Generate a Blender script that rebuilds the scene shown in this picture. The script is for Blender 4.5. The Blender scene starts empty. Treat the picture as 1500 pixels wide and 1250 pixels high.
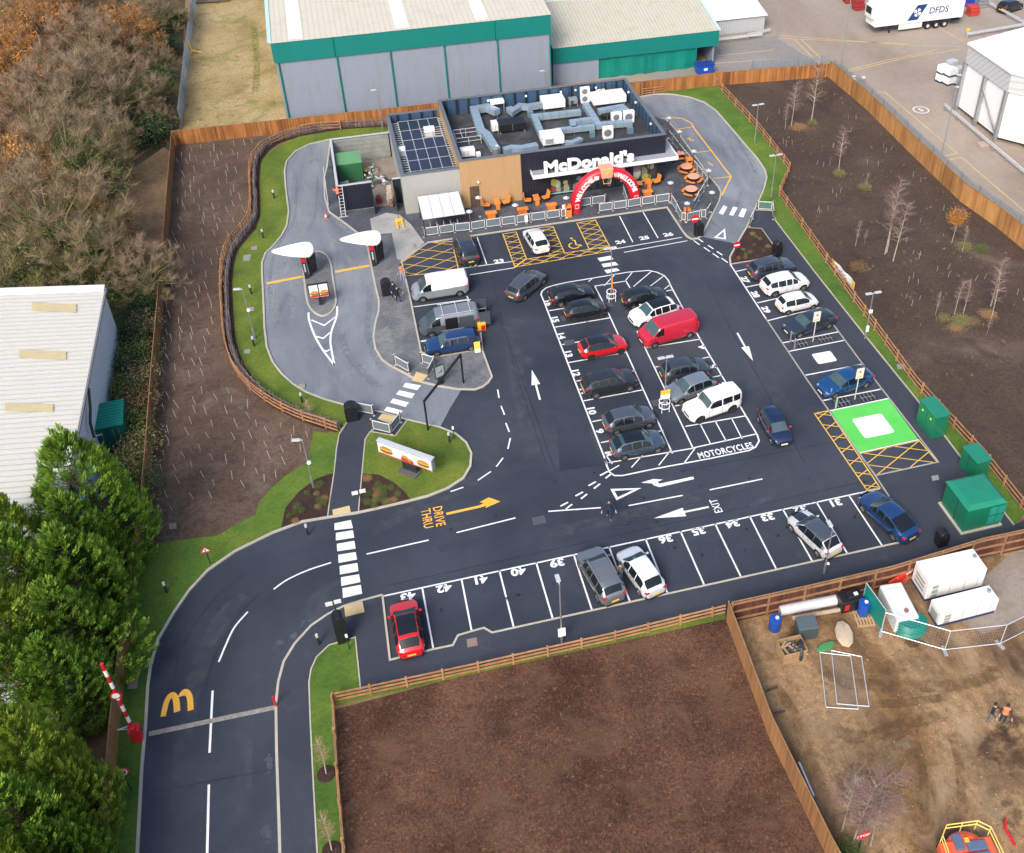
import bpy, bmesh, math, random
from mathutils import Vector, Matrix
from mathutils.geometry import tessellate_polygon
R_=math.radians; PI=math.pi
S=bpy.context.scene; COL=S.collection
# ---------------------------------------------------------------- camera (solved from the bay grid: bays 2.5 m wide)
FOC,PCX,PCY=1508.245,875.368,443.245; TILT,ROLL,HEAD,HC=R_(36.16647),R_(-0.32852),R_(15.12713),53.816
def _axes():
    ch,sh=math.cos(HEAD),math.sin(HEAD)
    f=Vector((sh*math.cos(TILT),ch*math.cos(TILT),-math.sin(TILT))); r=Vector((ch,-sh,0)); u=r.cross(f)
    return math.cos(ROLL)*r+math.sin(ROLL)*u, -math.sin(ROLL)*r+math.cos(ROLL)*u, f
RT,UP,FW=_axes()
def G(u,v,z=0.0):
    "ground point (height z) seen at photograph pixel u,v"
    d=RT*((u-PCX)/FOC)-UP*((v-PCY)/FOC)+FW; s=(z-HC)/d.z
    return (d.x*s,d.y*s)
def OY(u,v,y):
    "x,z of the point seen at pixel u,v on the vertical plane at depth y"
    d=RT*((u-PCX)/FOC)-UP*((v-PCY)/FOC)+FW; s=y/d.y; return (d.x*s,HC+d.z*s)
def OX(u,v,x):
    d=RT*((u-PCX)/FOC)-UP*((v-PCY)/FOC)+FW; s=x/d.x; return (d.y*s,HC+d.z*s)
cd=bpy.data.cameras.new('camera'); cam=bpy.data.objects.new('camera',cd); COL.objects.link(cam); S.camera=cam
cd.sensor_width=36; cd.lens=FOC*36/1500; cd.shift_x=(750-PCX)/1500; cd.shift_y=(PCY-625)/1500; cd.clip_end=2000; cd.clip_start=.5
cam.matrix_world=Matrix(((RT.x,UP.x,-FW.x,0),(RT.y,UP.y,-FW.y,0),(RT.z,UP.z,-FW.z,HC),(0,0,0,1)))
# ---------------------------------------------------------------- light: overcast winter day
w=bpy.data.worlds.new('World'); S.world=w; w.use_nodes=True; nt=w.node_tree
sky=nt.nodes.new('ShaderNodeTexSky'); sky.sky_type='NISHITA'; sky.sun_disc=False
SUN_EL,SUN_AZ=R_(42),R_(-145)
sky.sun_elevation=SUN_EL; sky.sun_rotation=SUN_AZ; sky.air_density=1.0; sky.dust_density=4.0; sky.ozone_density=1.0
bg=nt.nodes['Background']; bg.inputs['Strength'].default_value=0.15; nt.links.new(sky.outputs['Color'],bg.inputs['Color'])
ld=bpy.data.lights.new('sun','SUN'); ld.energy=1.7; ld.angle=R_(22); ld.color=(1,.955,.9)
sun=bpy.data.objects.new('sun',ld); COL.objects.link(sun); sun.location=(0,0,80)
sd=Vector((math.sin(SUN_AZ)*math.cos(SUN_EL),math.cos(SUN_AZ)*math.cos(SUN_EL),math.sin(SUN_EL)))
sun.rotation_euler=sd.to_track_quat('Z','Y').to_euler()
S.view_settings.view_transform='Standard'; S.view_settings.look='None'; S.view_settings.exposure=0.66; S.view_settings.gamma=1
# ---------------------------------------------------------------- materials
MT={}
def _new(n):
    m=bpy.data.materials.new(n); m.use_nodes=True; MT[n]=m; nt=m.node_tree
    return m,nt,nt.nodes['Principled BSDF']
def c4(c): return (c[0],c[1],c[2],1)
def pm(n,c,rough=.6,metal=0,vary=.12,scale=3.0,emit=0,coat=0,spec=.5):
    "plain surface with a little procedural unevenness of colour and gloss"
    if n in MT: return MT[n]
    m,nt,b=_new(n); b.inputs['Roughness'].default_value=rough; b.inputs['Metallic'].default_value=metal
    b.inputs['Specular IOR Level'].default_value=spec
    if coat: b.inputs['Coat Weight'].default_value=coat; b.inputs['Coat Roughness'].default_value=.04
    tc=nt.nodes.new('ShaderNodeTexCoord'); nz=nt.nodes.new('ShaderNodeTexNoise'); nz.inputs['Scale'].default_value=scale; nz.inputs['Detail'].default_value=5
    nt.links.new(tc.outputs['Object'],nz.inputs['Vector'])
    mx=nt.nodes.new('ShaderNodeMix'); mx.data_type='RGBA'
    mx.inputs['A'].default_value=c4([x*(1-vary) for x in c]); mx.inputs['B'].default_value=c4([min(1,x*(1+vary)) for x in c])
    nt.links.new(nz.outputs['Fac'],mx.inputs['Factor']); nt.links.new(mx.outputs['Result'],b.inputs['Base Color'])
    if emit: nt.links.new(mx.outputs['Result'],b.inputs['Emission Color']); b.inputs['Emission Strength'].default_value=emit
    return m
def gm(n,cols,s1=.15,s2=6,s3=None,fine=.35,rough=.9,bump=.3,bs=None,patch=None,stretch=None):
    "ground: cols blended by large noise, broken by fine noise; patch=(colour, scale, lo, hi) adds stains"
    m,nt,b=_new(n); L=nt.links.new; b.inputs['Roughness'].default_value=rough; b.inputs['Specular IOR Level'].default_value=.25
    tc=nt.nodes.new('ShaderNodeTexCoord'); v=tc.outputs['Object']
    if stretch:
        mp=nt.nodes.new('ShaderNodeMapping'); mp.inputs['Scale'].default_value=stretch[0]; mp.inputs['Rotation'].default_value=(0,0,stretch[1]); L(v,mp.inputs['Vector']); v=mp.outputs['Vector']
    def nz(s,d=6,r=.6,dist=0,vv=None):
        q=nt.nodes.new('ShaderNodeTexNoise'); q.inputs['Scale'].default_value=s; q.inputs['Detail'].default_value=d; q.inputs['Roughness'].default_value=r; q.inputs['Distortion'].default_value=dist
        L(vv or v,q.inputs['Vector']); return q.outputs['Fac']
    rp=nt.nodes.new('ShaderNodeValToRGB'); e=rp.color_ramp.elements
    k=len(cols)
    while len(e)<k: e.new(.5)
    for i,c in enumerate(cols): e[i].position=.32+.36*i/max(1,k-1); e[i].color=c4(c)
    L(nz(s1,8,.62,.6),rp.inputs['Fac']); out=rp.outputs['Color']
    def mul(out,fac,amt,lo=.25,hi=.75):
        mr=nt.nodes.new('ShaderNodeMapRange'); mr.inputs['From Min'].default_value=lo; mr.inputs['From Max'].default_value=hi
        mr.inputs['To Min'].default_value=1-amt; mr.inputs['To Max'].default_value=1+amt; L(fac,mr.inputs['Value'])
        vm=nt.nodes.new('ShaderNodeVectorMath'); vm.operation='SCALE'; L(out,vm.inputs[0]); L(mr.outputs['Result'],vm.inputs['Scale']); return vm.outputs['Vector']
    f2=nz(s2,4,.7,0,tc.outputs['Object']); out=mul(out,f2,fine)
    if s3: out=mul(out,nz(s3,3,.7,0,tc.outputs['Object']),fine)
    if patch:
        for pc,ps,lo,hi in (patch if isinstance(patch,list) else [patch]):
            mr=nt.nodes.new('ShaderNodeMapRange'); mr.inputs['From Min'].default_value=lo; mr.inputs['From Max'].default_value=hi; L(nz(ps,5,.6,.8),mr.inputs['Value'])
            mx=nt.nodes.new('ShaderNodeMix'); mx.data_type='RGBA'; mx.inputs['B'].default_value=c4(pc); L(out,mx.inputs['A']); L(mr.outputs['Result'],mx.inputs['Factor']); out=mx.outputs['Result']
    L(out,b.inputs['Base Color'])
    bp=nt.nodes.new('ShaderNodeBump'); bp.inputs['Strength'].default_value=bump; bp.inputs['Distance'].default_value=.05
    L(nz(bs,5,.7,0,tc.outputs['Object']) if bs else f2,bp.inputs['Height']); L(bp.outputs['Normal'],b.inputs['Normal'])
    return m
def tm(n,cols,rough=.8,trans=0,ns=1.5,nv=.2,stretch=(1,1,1)):
    "colour picked per face by the attribute 'tone' (each board, leaf or twig has its own colour)"
    m,nt,b=_new(n); L=nt.links.new; b.inputs['Roughness'].default_value=rough
    at=nt.nodes.new('ShaderNodeAttribute'); at.attribute_name='tone'
    rp=nt.nodes.new('ShaderNodeValToRGB'); e=rp.color_ramp.elements
    while len(e)<len(cols): e.new(.5)
    for i,c in enumerate(cols): e[i].position=i/max(1,len(cols)-1); e[i].color=c4(c)
    L(at.outputs['Fac'],rp.inputs['Fac'])
    tc=nt.nodes.new('ShaderNodeTexCoord'); mp=nt.nodes.new('ShaderNodeMapping'); mp.inputs['Scale'].default_value=stretch; L(tc.outputs['Object'],mp.inputs['Vector'])
    q=nt.nodes.new('ShaderNodeTexNoise'); q.inputs['Scale'].default_value=ns; q.inputs['Detail'].default_value=5; L(mp.outputs['Vector'],q.inputs['Vector'])
    mr=nt.nodes.new('ShaderNodeMapRange'); mr.inputs['From Min'].default_value=.3; mr.inputs['From Max'].default_value=.7; mr.inputs['To Min'].default_value=1-nv; mr.inputs['To Max'].default_value=1+nv; L(q.outputs['Fac'],mr.inputs['Value'])
    vm=nt.nodes.new('ShaderNodeVectorMath'); vm.operation='SCALE'; L(rp.outputs['Color'],vm.inputs[0]); L(mr.outputs['Result'],vm.inputs['Scale']); L(vm.outputs['Vector'],b.inputs['Base Color'])
    if trans:
        tr=nt.nodes.new('ShaderNodeBsdfTranslucent'); L(vm.outputs['Vector'],tr.inputs['Color']); ms=nt.nodes.new('ShaderNodeMixShader'); ms.inputs['Fac'].default_value=trans; out=nt.nodes['Material Output']; L(b.outputs['BSDF'],ms.inputs[1]); L(tr.outputs['BSDF'],ms.inputs[2]); L(ms.outputs['Shader'],out.inputs['Surface'])
    return m
def paint(n,c,metal=.0,rough=.28): return pm(n,c,rough,metal,.05,1.2,coat=1.0)
# ---------------------------------------------------------------- mesh builder
class MB:
    def __init__(s): s.v=[]; s.f=[]; s.mi=[]; s.t=[]
    def add(s,vs,fs,mi=0,tone=.5):
        o=len(s.v); s.v+=[tuple(x) for x in vs]; s.f+=[tuple(i+o for i in f) for f in fs]; s.mi+=[mi]*len(fs); s.t+=[tone]*len(fs); return s
    def box(s,c,d,rz=0,mi=0,tone=.5,ry=0,rx=0):
        hx,hy,hz=d[0]/2,d[1]/2,d[2]/2
        M=Matrix.Translation(c)@Matrix.Rotation(rz,4,'Z')@Matrix.Rotation(ry,4,'Y')@Matrix.Rotation(rx,4,'X')
        vs=[M@Vector((x,y,z)) for z in(-hz,hz) for x,y in((-hx,-hy),(hx,-hy),(hx,hy),(-hx,hy))]
        return s.add(vs,[(0,3,2,1),(4,5,6,7),(0,1,5,4),(1,2,6,5),(2,3,7,6),(3,0,4,7)],mi,tone)
    def bar(s,p,q,w,h,mi=0,tone=.5,z0=None):
        "box running from p to q (centre line), w wide, h high"
        p=Vector(p); q=Vector(q); d=q-p; L=d.length
        if L<1e-6: return s
        X=d/L; Z=Vector((0,0,1)) if abs(X.z)<.99 else Vector((0,1,0)); Y=Z.cross(X).normalized(); Z=X.cross(Y)
        vs=[p+X*a+Y*b+Z*c for c in(-h/2,h/2) for a,b in((0,-w/2),(L,-w/2),(L,w/2),(0,w/2))]
        return s.add(vs,[(0,3,2,1),(4,5,6,7),(0,1,5,4),(1,2,6,5),(2,3,7,6),(3,0,4,7)],mi,tone)
    def tube(s,p,q,r,r2=None,n=8,mi=0,tone=.5,cap=True):
        r2=r if r2 is None else r2; p=Vector(p); q=Vector(q); d=(q-p)
        if d.length<1e-6: return s
        X=d.normalized(); A=X.orthogonal().normalized(); B=X.cross(A)
        vs=[c+A*(k*math.cos(2*PI*i/n))+B*(k*math.sin(2*PI*i/n)) for c,k in((p,r),(q,r2)) for i in range(n)]
        fs=[(i,(i+1)%n,n+(i+1)%n,n+i) for i in range(n)]
        if cap: fs+=[tuple(range(n))[::-1],tuple(range(n,2*n))]
        return s.add(vs,fs,mi,tone)
    def path(s,pts,r,n=8,mi=0,tone=.5):
        for a,b in zip(pts,pts[1:]): s.tube(a,b,r,n=n,mi=mi,tone=tone)
        return s
    def lathe(s,prof,c=(0,0,0),n=16,ax='Z',mi=0,tone=.5):
        vs=[];k=len(prof)
        for i in range(n):
            a=2*PI*i/n
            for r,h in prof:
                x,y=r*math.cos(a),r*math.sin(a)
                p=(x,y,h) if ax=='Z' else ((x,h,y) if ax=='Y' else (h,x,y))
                vs.append((p[0]+c[0],p[1]+c[1],p[2]+c[2]))
        fs=[(i*k+j,((i+1)%n)*k+j,((i+1)%n)*k+j+1,i*k+j+1) for i in range(n) for j in range(k-1)]
        if ax=='Y': fs=[f[::-1] for f in fs]
        return s.add(vs,fs,mi,tone)
    def prism(s,pts,z0,z1,mi=0,tone=.5,bottom=False):
        n=len(pts); a=sum(pts[i][0]*pts[(i+1)%n][1]-pts[(i+1)%n][0]*pts[i][1] for i in range(n))
        if a<0: pts=pts[::-1]
        tri=tessellate_polygon([[Vector((p[0],p[1],0)) for p in pts]])
        vs=[(p[0],p[1],z1) for p in pts]+[(p[0],p[1],z0) for p in pts]; fs=[]
        for t in tri:
            A,B,C=[pts[i] for i in t]
            cr=(B[0]-A[0])*(C[1]-A[1])-(B[1]-A[1])*(C[0]-A[0])
            fs.append(tuple(t) if cr>0 else tuple(t)[::-1])
            if bottom: fs.append(tuple(i+n for i in (t if cr<0 else t[::-1])))
        if z0<z1: fs+=[(n+i,n+(i+1)%n,(i+1)%n,i) for i in range(n)]
        return s.add(vs,fs,mi,tone)
    def vprism(s,pts,y0,y1,mi=0,tone=.5):
        "outline in x,z pushed along y"
        n=len(pts); a=sum(pts[i][0]*pts[(i+1)%n][1]-pts[(i+1)%n][0]*pts[i][1] for i in range(n))
        if a<0: pts=pts[::-1]
        tri=tessellate_polygon([[Vector((p[0],p[1],0)) for p in pts]])
        vs=[(p[0],y0,p[1]) for p in pts]+[(p[0],y1,p[1]) for p in pts]; fs=[]
        for t in tri:
            A,B,C=[pts[i] for i in t]; cr=(B[0]-A[0])*(C[1]-A[1])-(B[1]-A[1])*(C[0]-A[0])
            t=tuple(t) if cr>0 else tuple(t)[::-1]
            fs+=[t,tuple(i+n for i in t[::-1])]
        fs+=[(i,(i+n),(i+1)%n+n,(i+1)%n) for i in range(n)]
        return s.add(vs,fs,mi,tone)
    def strip(s,pts,w,z,h=0,mi=0,closed=False):
        "ribbon (h=0) or kerb of width w along pts (x,y)"
        P=[Vector((p[0],p[1])) for p in pts]; n=len(P); Ls=[];Rs=[]
        for i in range(n):
            a=P[i-1] if (i>0 or closed) else None; b=P[(i+1)%n] if (i<n-1 or closed) else None
            d1=(P[i]-a).normalized() if a is not None else None; d2=(b-P[i]).normalized() if b is not None else None
            d1=d1 or d2; d2=d2 or d1; n1=Vector((-d1.y,d1.x)); n2=Vector((-d2.y,d2.x)); m=(n1+n2)
            m=m.normalized() if m.length>1e-3 else n1; k=w/2/max(.35,m.dot(n1)); Ls.append(P[i]+m*k); Rs.append(P[i]-m*k)
        if h==0:
            vs=[(p.x,p.y,z) for p in Ls]+[(p.x,p.y,z) for p in Rs]
            fs=[(i,n+i,n+(i+1)%n,(i+1)%n) for i in range(n if closed else n-1)]
        else:
            vs=[(p.x,p.y,zz) for zz in(z+h,z) for p in Ls]+[(p.x,p.y,zz) for zz in(z+h,z) for p in Rs]; fs=[]
            for i in range(n if closed else n-1):
                j=(i+1)%n; lt,lb,rt,rb=i,n+i,2*n+i,3*n+i; lt2,lb2,rt2,rb2=j,n+j,2*n+j,3*n+j
                fs+=[(lt,rt,rt2,lt2),(lb,lt,lt2,lb2),(rt,rb,rb2,rt2)]
            if not closed: fs+=[(0,n,3*n,2*n),(n-1,3*n-1,4*n-1,2*n-1)]
        return s.add(vs,fs,mi)
    def build(s,name,mats,parent=None,smooth=False,loc=None,bevel=0):
        me=bpy.data.meshes.new(name); me.from_pydata(s.v,[],s.f)
        if not isinstance(mats,(list,tuple)): mats=[mats]
        for m in mats: me.materials.append(m)
        if len(mats)>1: me.polygons.foreach_set('material_index',s.mi)
        a=me.attributes.new('tone','FLOAT','FACE'); a.data.foreach_set('value',s.t)
        if smooth: me.polygons.foreach_set('use_smooth',[True]*len(me.polygons))
        me.update()
        if smooth: me.set_sharp_from_angle(angle=R_(38))
        o=bpy.data.objects.new(name,me); COL.objects.link(o)
        if parent: o.parent=parent
        if loc: o.location=loc
        if bevel:
            b=o.modifiers.new('bevel','BEVEL'); b.width=bevel; b.segments=2; b.limit_method='ANGLE'
        return o
def split_build(b,name,mats,parent,world=True,**k):
    "each loose piece becomes an object (a part) of its own"
    par=list(range(len(b.v)))
    def fd(i):
        while par[i]!=i: par[i]=par[par[i]]; i=par[i]
        return i
    for f in b.f:
        r=fd(f[0])
        for i in f[1:]: par[fd(i)]=r
    gr={}
    for j,f in enumerate(b.f): gr.setdefault(fd(f[0]),[]).append(j)
    out=[]
    for js in gr.values():
        m=MB(); mp={}
        for j in js:
            for i in b.f[j]:
                if i not in mp: mp[i]=len(m.v); m.v.append(b.v[i])
            m.f.append(tuple(mp[i] for i in b.f[j])); m.mi.append(b.mi[j]); m.t.append(b.t[j])
        o=m.build(name,mats,parent,**k)
        if world: o.location=(-parent.location.x,-parent.location.y,-parent.location.z)
        out.append(o)
    return out
def thing(name,label,cat,loc=(0,0,0),rz=0,group=None):
    o=bpy.data.objects.new(name,None); COL.objects.link(o); o.empty_display_size=.3
    o.location=(loc[0],loc[1],loc[2] if len(loc)>2 else 0); o.rotation_euler=(0,0,rz); o['label']=label; o['category']=cat
    if group: o['group']=group
    return o
def tag(o,label,cat,group=None):
    o['label']=label; o['category']=cat
    if group: o['group']=group
    return o
def struct(o,label=None,kind='structure'):
    o['kind']=kind
    if label: o['label']=label
    return o
def dup(root,loc,rz,label=None):
    r=root.copy(); COL.objects.link(r); r.location=loc; r.rotation_euler=(0,0,rz)
    if label: r['label']=label
    for ch in list(root.children):
        c=ch.copy(); COL.objects.link(c); c.parent=r
        for g in list(ch.children):
            d=g.copy(); COL.objects.link(d); d.parent=c
    return r
def cr(P,closed=False,n=5):
    P=[Vector(p) for p in P]; N=len(P); out=[]
    for i in range(N if closed else N-1):
        g=lambda k:P[k%N] if closed else P[max(0,min(N-1,k))]
        a,b,c,d=g(i-1),g(i),g(i+1),g(i+2)
        for j in range(n):
            t=j/n; out.append(.5*((2*b)+(c-a)*t+(2*a-5*b+4*c-d)*t*t+(3*b-a-3*c+d)*t**3))
    if not closed: out.append(P[-1])
    return [tuple(p) for p in out]
def W(px,z=0,smooth=False,closed=False):
    q=[G(u,v,z) for u,v in px]
    return cr(q,closed) if smooth else q
def clip_seg(p,q,poly):
    "clip segment to convex polygon (CCW)"
    t0,t1=0.,1.; d=(q[0]-p[0],q[1]-p[1]); n=len(poly)
    for i in range(n):
        a,b=poly[i],poly[(i+1)%n]; e=(b[0]-a[0],b[1]-a[1]); nx,ny=-e[1],e[0]
        num=nx*(p[0]-a[0])+ny*(p[1]-a[1]); den=nx*d[0]+ny*d[1]
        if abs(den)<1e-9:
            if num<0: return None
        elif den>0: t0=max(t0,-num/den)
        else: t1=min(t1,-num/den)
    if t0>=t1: return None
    return ((p[0]+d[0]*t0,p[1]+d[1]*t0),(p[0]+d[0]*t1,p[1]+d[1]*t1))
def ccw(p):
    a=sum(p[i][0]*p[(i+1)%len(p)][1]-p[(i+1)%len(p)][0]*p[i][1] for i in range(len(p)))
    return p if a>0 else p[::-1]
def text_mesh(txt,size,thick=.0,extrude=0,spacing=1.0,align='CENTER',squash=1.0):
    "text as mesh data in the x,y plane, centred"
    c=bpy.data.curves.new('txt','FONT'); c.body=txt; c.size=size; c.offset=thick; c.extrude=extrude; c.align_x=align; c.align_y='CENTER'; c.space_character=spacing; c.resolution_u=3
    o=bpy.data.objects.new('txt',c); COL.objects.link(o); bpy.context.view_layer.update()
    me=bpy.data.meshes.new_from_object(o.evaluated_get(bpy.context.evaluated_depsgraph_get()))
    bpy.data.objects.remove(o); bpy.data.curves.remove(c)
    if squash!=1:
        for v in me.vertices: v.co.x*=squash
    return me
def text_obj(name,txt,size,mat,M,parent=None,thick=0,extrude=0,spacing=1.0,squash=1.0):
    me=text_mesh(txt,size,thick,extrude,spacing,squash=squash); me.name=name; me.transform(M); me.materials.clear(); me.materials.append(mat)
    o=bpy.data.objects.new(name,me); COL.objects.link(o)
    if parent: o.parent=parent
    return o
random.seed(7)
rnd=random.uniform
# ---------------------------------------------------------------- named materials
asphalt=gm('asphalt',[(.023,.0305,.046),(.034,.042,.060),(.050,.059,.080)],.10,9,60,.20,.82,.25,60,[((.055,.062,.078),.05,.50,.72),((.075,.082,.10),.22,.60,.85),((.13,.135,.15),1.1,.72,.9)])
lane_m=gm('lane_surface',[(.118,.136,.164),(.17,.188,.216),(.24,.258,.28)],.22,7,50,.14,.8,.2,50,[((.27,.285,.31),.3,.56,.8),((.07,.08,.10),.5,.62,.85)],((1.0,.35,1),.15))
path_m=gm('path_asphalt',[(.036,.042,.058),(.047,.054,.072)],.2,10,60,.16,.85,.2,60,((.09,.09,.105),.3,.62,.9))
paving=gm('block_paving',[(.10,.105,.115),(.14,.145,.155),(.2,.205,.21)],.35,5,22,.34,.85,.5,12,((.27,.27,.27),.6,.62,.85))
paving_d=gm('dark_paving',[(.055,.062,.078),(.075,.083,.1),(.12,.128,.145)],.4,5,22,.34,.8,.5,12,((.2,.21,.22),.7,.63,.85))
conc=gm('concrete_pad',[(.27,.265,.255),(.33,.325,.31),(.38,.37,.35)],.3,8,40,.14,.85,.2,None,((.18,.17,.16),.3,.6,.8))
yard_m=gm('yard_concrete',[(.235,.185,.145),(.29,.235,.19),(.325,.275,.23),(.275,.25,.23)],.05,1.2,14,.10,.88,.1,None,[((.42,.34,.25),.06,.55,.8),((.2,.18,.17),.12,.62,.85)],((1,.6,1),.5))
yard_g=gm('yard_grey',[(.21,.195,.18),(.28,.26,.245)],.08,2,14,.12,.88,.1)
soil=gm('soil',[(.076,.049,.035),(.104,.069,.050),(.142,.098,.072)],.16,3.5,22,.42,.95,.9,6,[((.19,.145,.11),.3,.56,.82),((.045,.032,.027),.7,.55,.8)])
soil2=gm('soil_right',[(.052,.034,.026),(.070,.048,.037),(.095,.067,.052)],.1,3.5,22,.4,.95,.9,6,[((.17,.12,.085),.10,.60,.82),((.04,.029,.025),.3,.55,.8),((.105,.075,.056),.8,.62,.85)])
mulch=gm('bark_mulch',[(.050,.023,.014),(.085,.040,.025),(.14,.070,.042)],.22,7,32,.75,.95,1,14,[((.24,.14,.08),6,.56,.74),((.125,.070,.042),.4,.50,.75),((.035,.02,.014),.8,.58,.8)])
bedm=gm('bed_mulch',[(.035,.019,.016),(.06,.034,.029)],.6,14,40,.6,.95,1,20,((.16,.1,.09),9,.6,.75))
dirt=gm('bare_dirt',[(.135,.073,.031),(.215,.126,.056),(.30,.195,.105),(.19,.11,.05)],.14,2.2,14,.42,.93,1,2.5,[((.075,.045,.028),.16,.50,.66),((.36,.26,.16),.3,.56,.76),((.10,.06,.035),1.1,.6,.8)],((1,.4,1),-.75))
grass=gm('lawn_grass',[(.075,.125,.018),(.12,.175,.024),(.175,.21,.03)],.22,5,45,.3,.9,1,60,((.17,.19,.04),.3,.62,.85))
grass_r=gm('lawn_grass_green',[(.055,.12,.02),(.092,.17,.025),(.14,.205,.03)],.22,5,45,.3,.9,1,60,((.13,.17,.035),.3,.62,.85))
dry=gm('dry_grass',[(.25,.18,.075),(.35,.265,.125),(.42,.33,.18)],.16,4,20,.42,.95,.9,12,[((.19,.20,.06),.25,.55,.72),((.17,.11,.07),1.1,.58,.74)])
wood_floor=gm('woodland_floor',[(.05,.05,.026),(.10,.072,.045),(.17,.11,.065)],.09,1.5,9,.4,.95,1,3,((.04,.055,.02),.15,.5,.7))
brown_slope=gm('cleared_earth',[(.16,.10,.055),(.24,.165,.095),(.15,.1,.06)],.12,2,14,.3,.95,1,3)
kerb_m=gm('kerb_stone',[(.38,.35,.29),(.47,.44,.37)],.5,6,None,.12,.85,.1)
kerb_g=gm('kerb_grey',[(.28,.27,.24),(.36,.34,.3)],.5,6,None,.12,.85,.1)
white_line=gm('white_marking',[(.68,.69,.7),(.78,.78,.78)],.8,14,None,.10,.6,.1)
yellow_line=gm('yellow_marking',[(.72,.42,.06),(.80,.50,.09)],.8,14,None,.12,.6,.1)
orange_line=gm('orange_marking',[(.80,.40,.05),(.86,.45,.07)],.8,14,None,.08,.6,.1)
green_paint=gm('green_marking',[(.09,.50,.08),(.12,.56,.11)],.5,14,None,.06,.6,.1)
tactile=gm('tactile_slab',[(.52,.40,.2),(.6,.48,.26)],1.5,12,None,.12,.8,.2)
whitep=pm('white_paint',(.8,.8,.8),.45,0,.03,2)
offwhite=pm('off_white',(.66,.66,.64),.5,0,.06,2)
blackp=pm('black_plastic',(.012,.013,.016),.4,0,.2,3)
darkm=pm('dark_metal',(.03,.032,.038),.45,.2,.2,3)
galv=pm('galvanised_steel',(.42,.44,.46),.42,.7,.12,4)
galvd=pm('dull_steel',(.3,.33,.36),.5,.4,.12,4)
alum=pm('pale_steel',(.60,.62,.64),.4,.3,.08,4)
brownpost=pm('brown_post',(.13,.06,.04),.6,0,.2,4)
redp=pm('red_paint',(.55,.012,.02),.4,0,.08,2,coat=.3)
redv=pm('red_vinyl',(.66,.01,.028),.42,0,.05,1,coat=.15)
orangep=pm('orange_plastic',(.72,.22,.04),.5,0,.1,3)
salmon=pm('salmon_plastic',(.80,.33,.2),.5,0,.08,3)
orange_hv=pm('hi_vis_orange',(.95,.22,.1),.7,0,.1,6)
yellowp=pm('yellow_paint',(.80,.45,.03),.5,0,.1,3)
greencab=pm('cabinet_green',(.008,.15,.08),.35,0,.1,2,coat=.3)
greencabt=pm('cabinet_green_top',(.012,.2,.12),.3,0,.1,2,coat=.4)
tealp=pm('teal_cladding',(.0,.17,.15),.55,0,.08,.6)
tarp=pm('green_tarpaulin',(.0,.19,.15),.5,0,.25,.8)
blueb=pm('blue_plastic',(.01,.07,.35),.4,0,.15,3)
tyre=pm('tyre_rubber',(.014,.014,.015),.75,0,.2,6)
rimm=pm('alloy_rim',(.42,.43,.45),.3,.8,.08,6)
rimd=pm('dark_rim',(.05,.05,.055),.4,.5,.1,6)
glassm=pm('car_glass',(.010,.014,.017),.05,0,.2,1,spec=.5)
glassw=pm('windscreen_glass',(.05,.085,.09),.05,0,.35,2,spec=.9)
headl=pm('headlamp',(.33,.36,.39),.12,.3,.2,8,coat=.6)
tail=pm('tail_lamp',(.5,.01,.02),.2,0,.15,6,coat=.5)
platey=pm('yellow_plate',(.75,.5,.04),.5,0,.1,8)
platew=pm('white_plate',(.75,.75,.72),.5,0,.1,8)
trim=pm('dark_trim',(.02,.02,.023),.6,0,.15,5)
bark=pm('bark',(.1,.08,.06),.9,0,.4,6)
bark_pale=pm('pale_bark',(.42,.36,.28),.85,0,.35,3)
bark_green=pm('mossy_bark',(.16,.15,.07),.9,0,.35,3)
stick=pm('tree_guard',(.40,.37,.345),.7,0,.1,5)
fence_o=tm('fence_board',[(.12,.042,.012),(.25,.095,.025),(.36,.15,.042),(.20,.07,.018)],.85,0,1.2,.3,(1,1,.3))
fence_p=tm('fence_board_pale',[(.24,.10,.03),(.38,.18,.055),(.48,.25,.085)],.85,0,1.2,.2,(1,1,.3))
fence_side=tm('fence_board_tan',[(.20,.09,.032),(.29,.145,.052),(.35,.18,.07)],.85,0,1.2,.15,(1,1,.3))
fence_d=tm('fence_board_dark',[(.05,.016,.01),(.095,.03,.018),(.14,.048,.028)],.85,0,1.2,.3,(1,1,.3))
fence_post=tm('fence_timber',[(.22,.12,.06),(.32,.18,.09)],.85,0,2,.25)
rail_m=tm('rail_timber',[(.30,.14,.065),(.42,.22,.10)],.85,0,2,.25)
brush=tm('brushwood',[(.10,.08,.085),(.2,.16,.16),(.33,.28,.27)],.95,0,2,.2)
# ================================================================ GROUND
def sheet(name,pts,z,m,z0=None,label=None):
    b=MB(); b.prism(pts,z if z0 is None else z0,z); o=b.build(name,m); struct(o,label); return o
sheet('ground',[(-400,-200),(400,-200),(400,600),(-400,600)],-.06,brown_slope,label='bare earth around the site')
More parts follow.
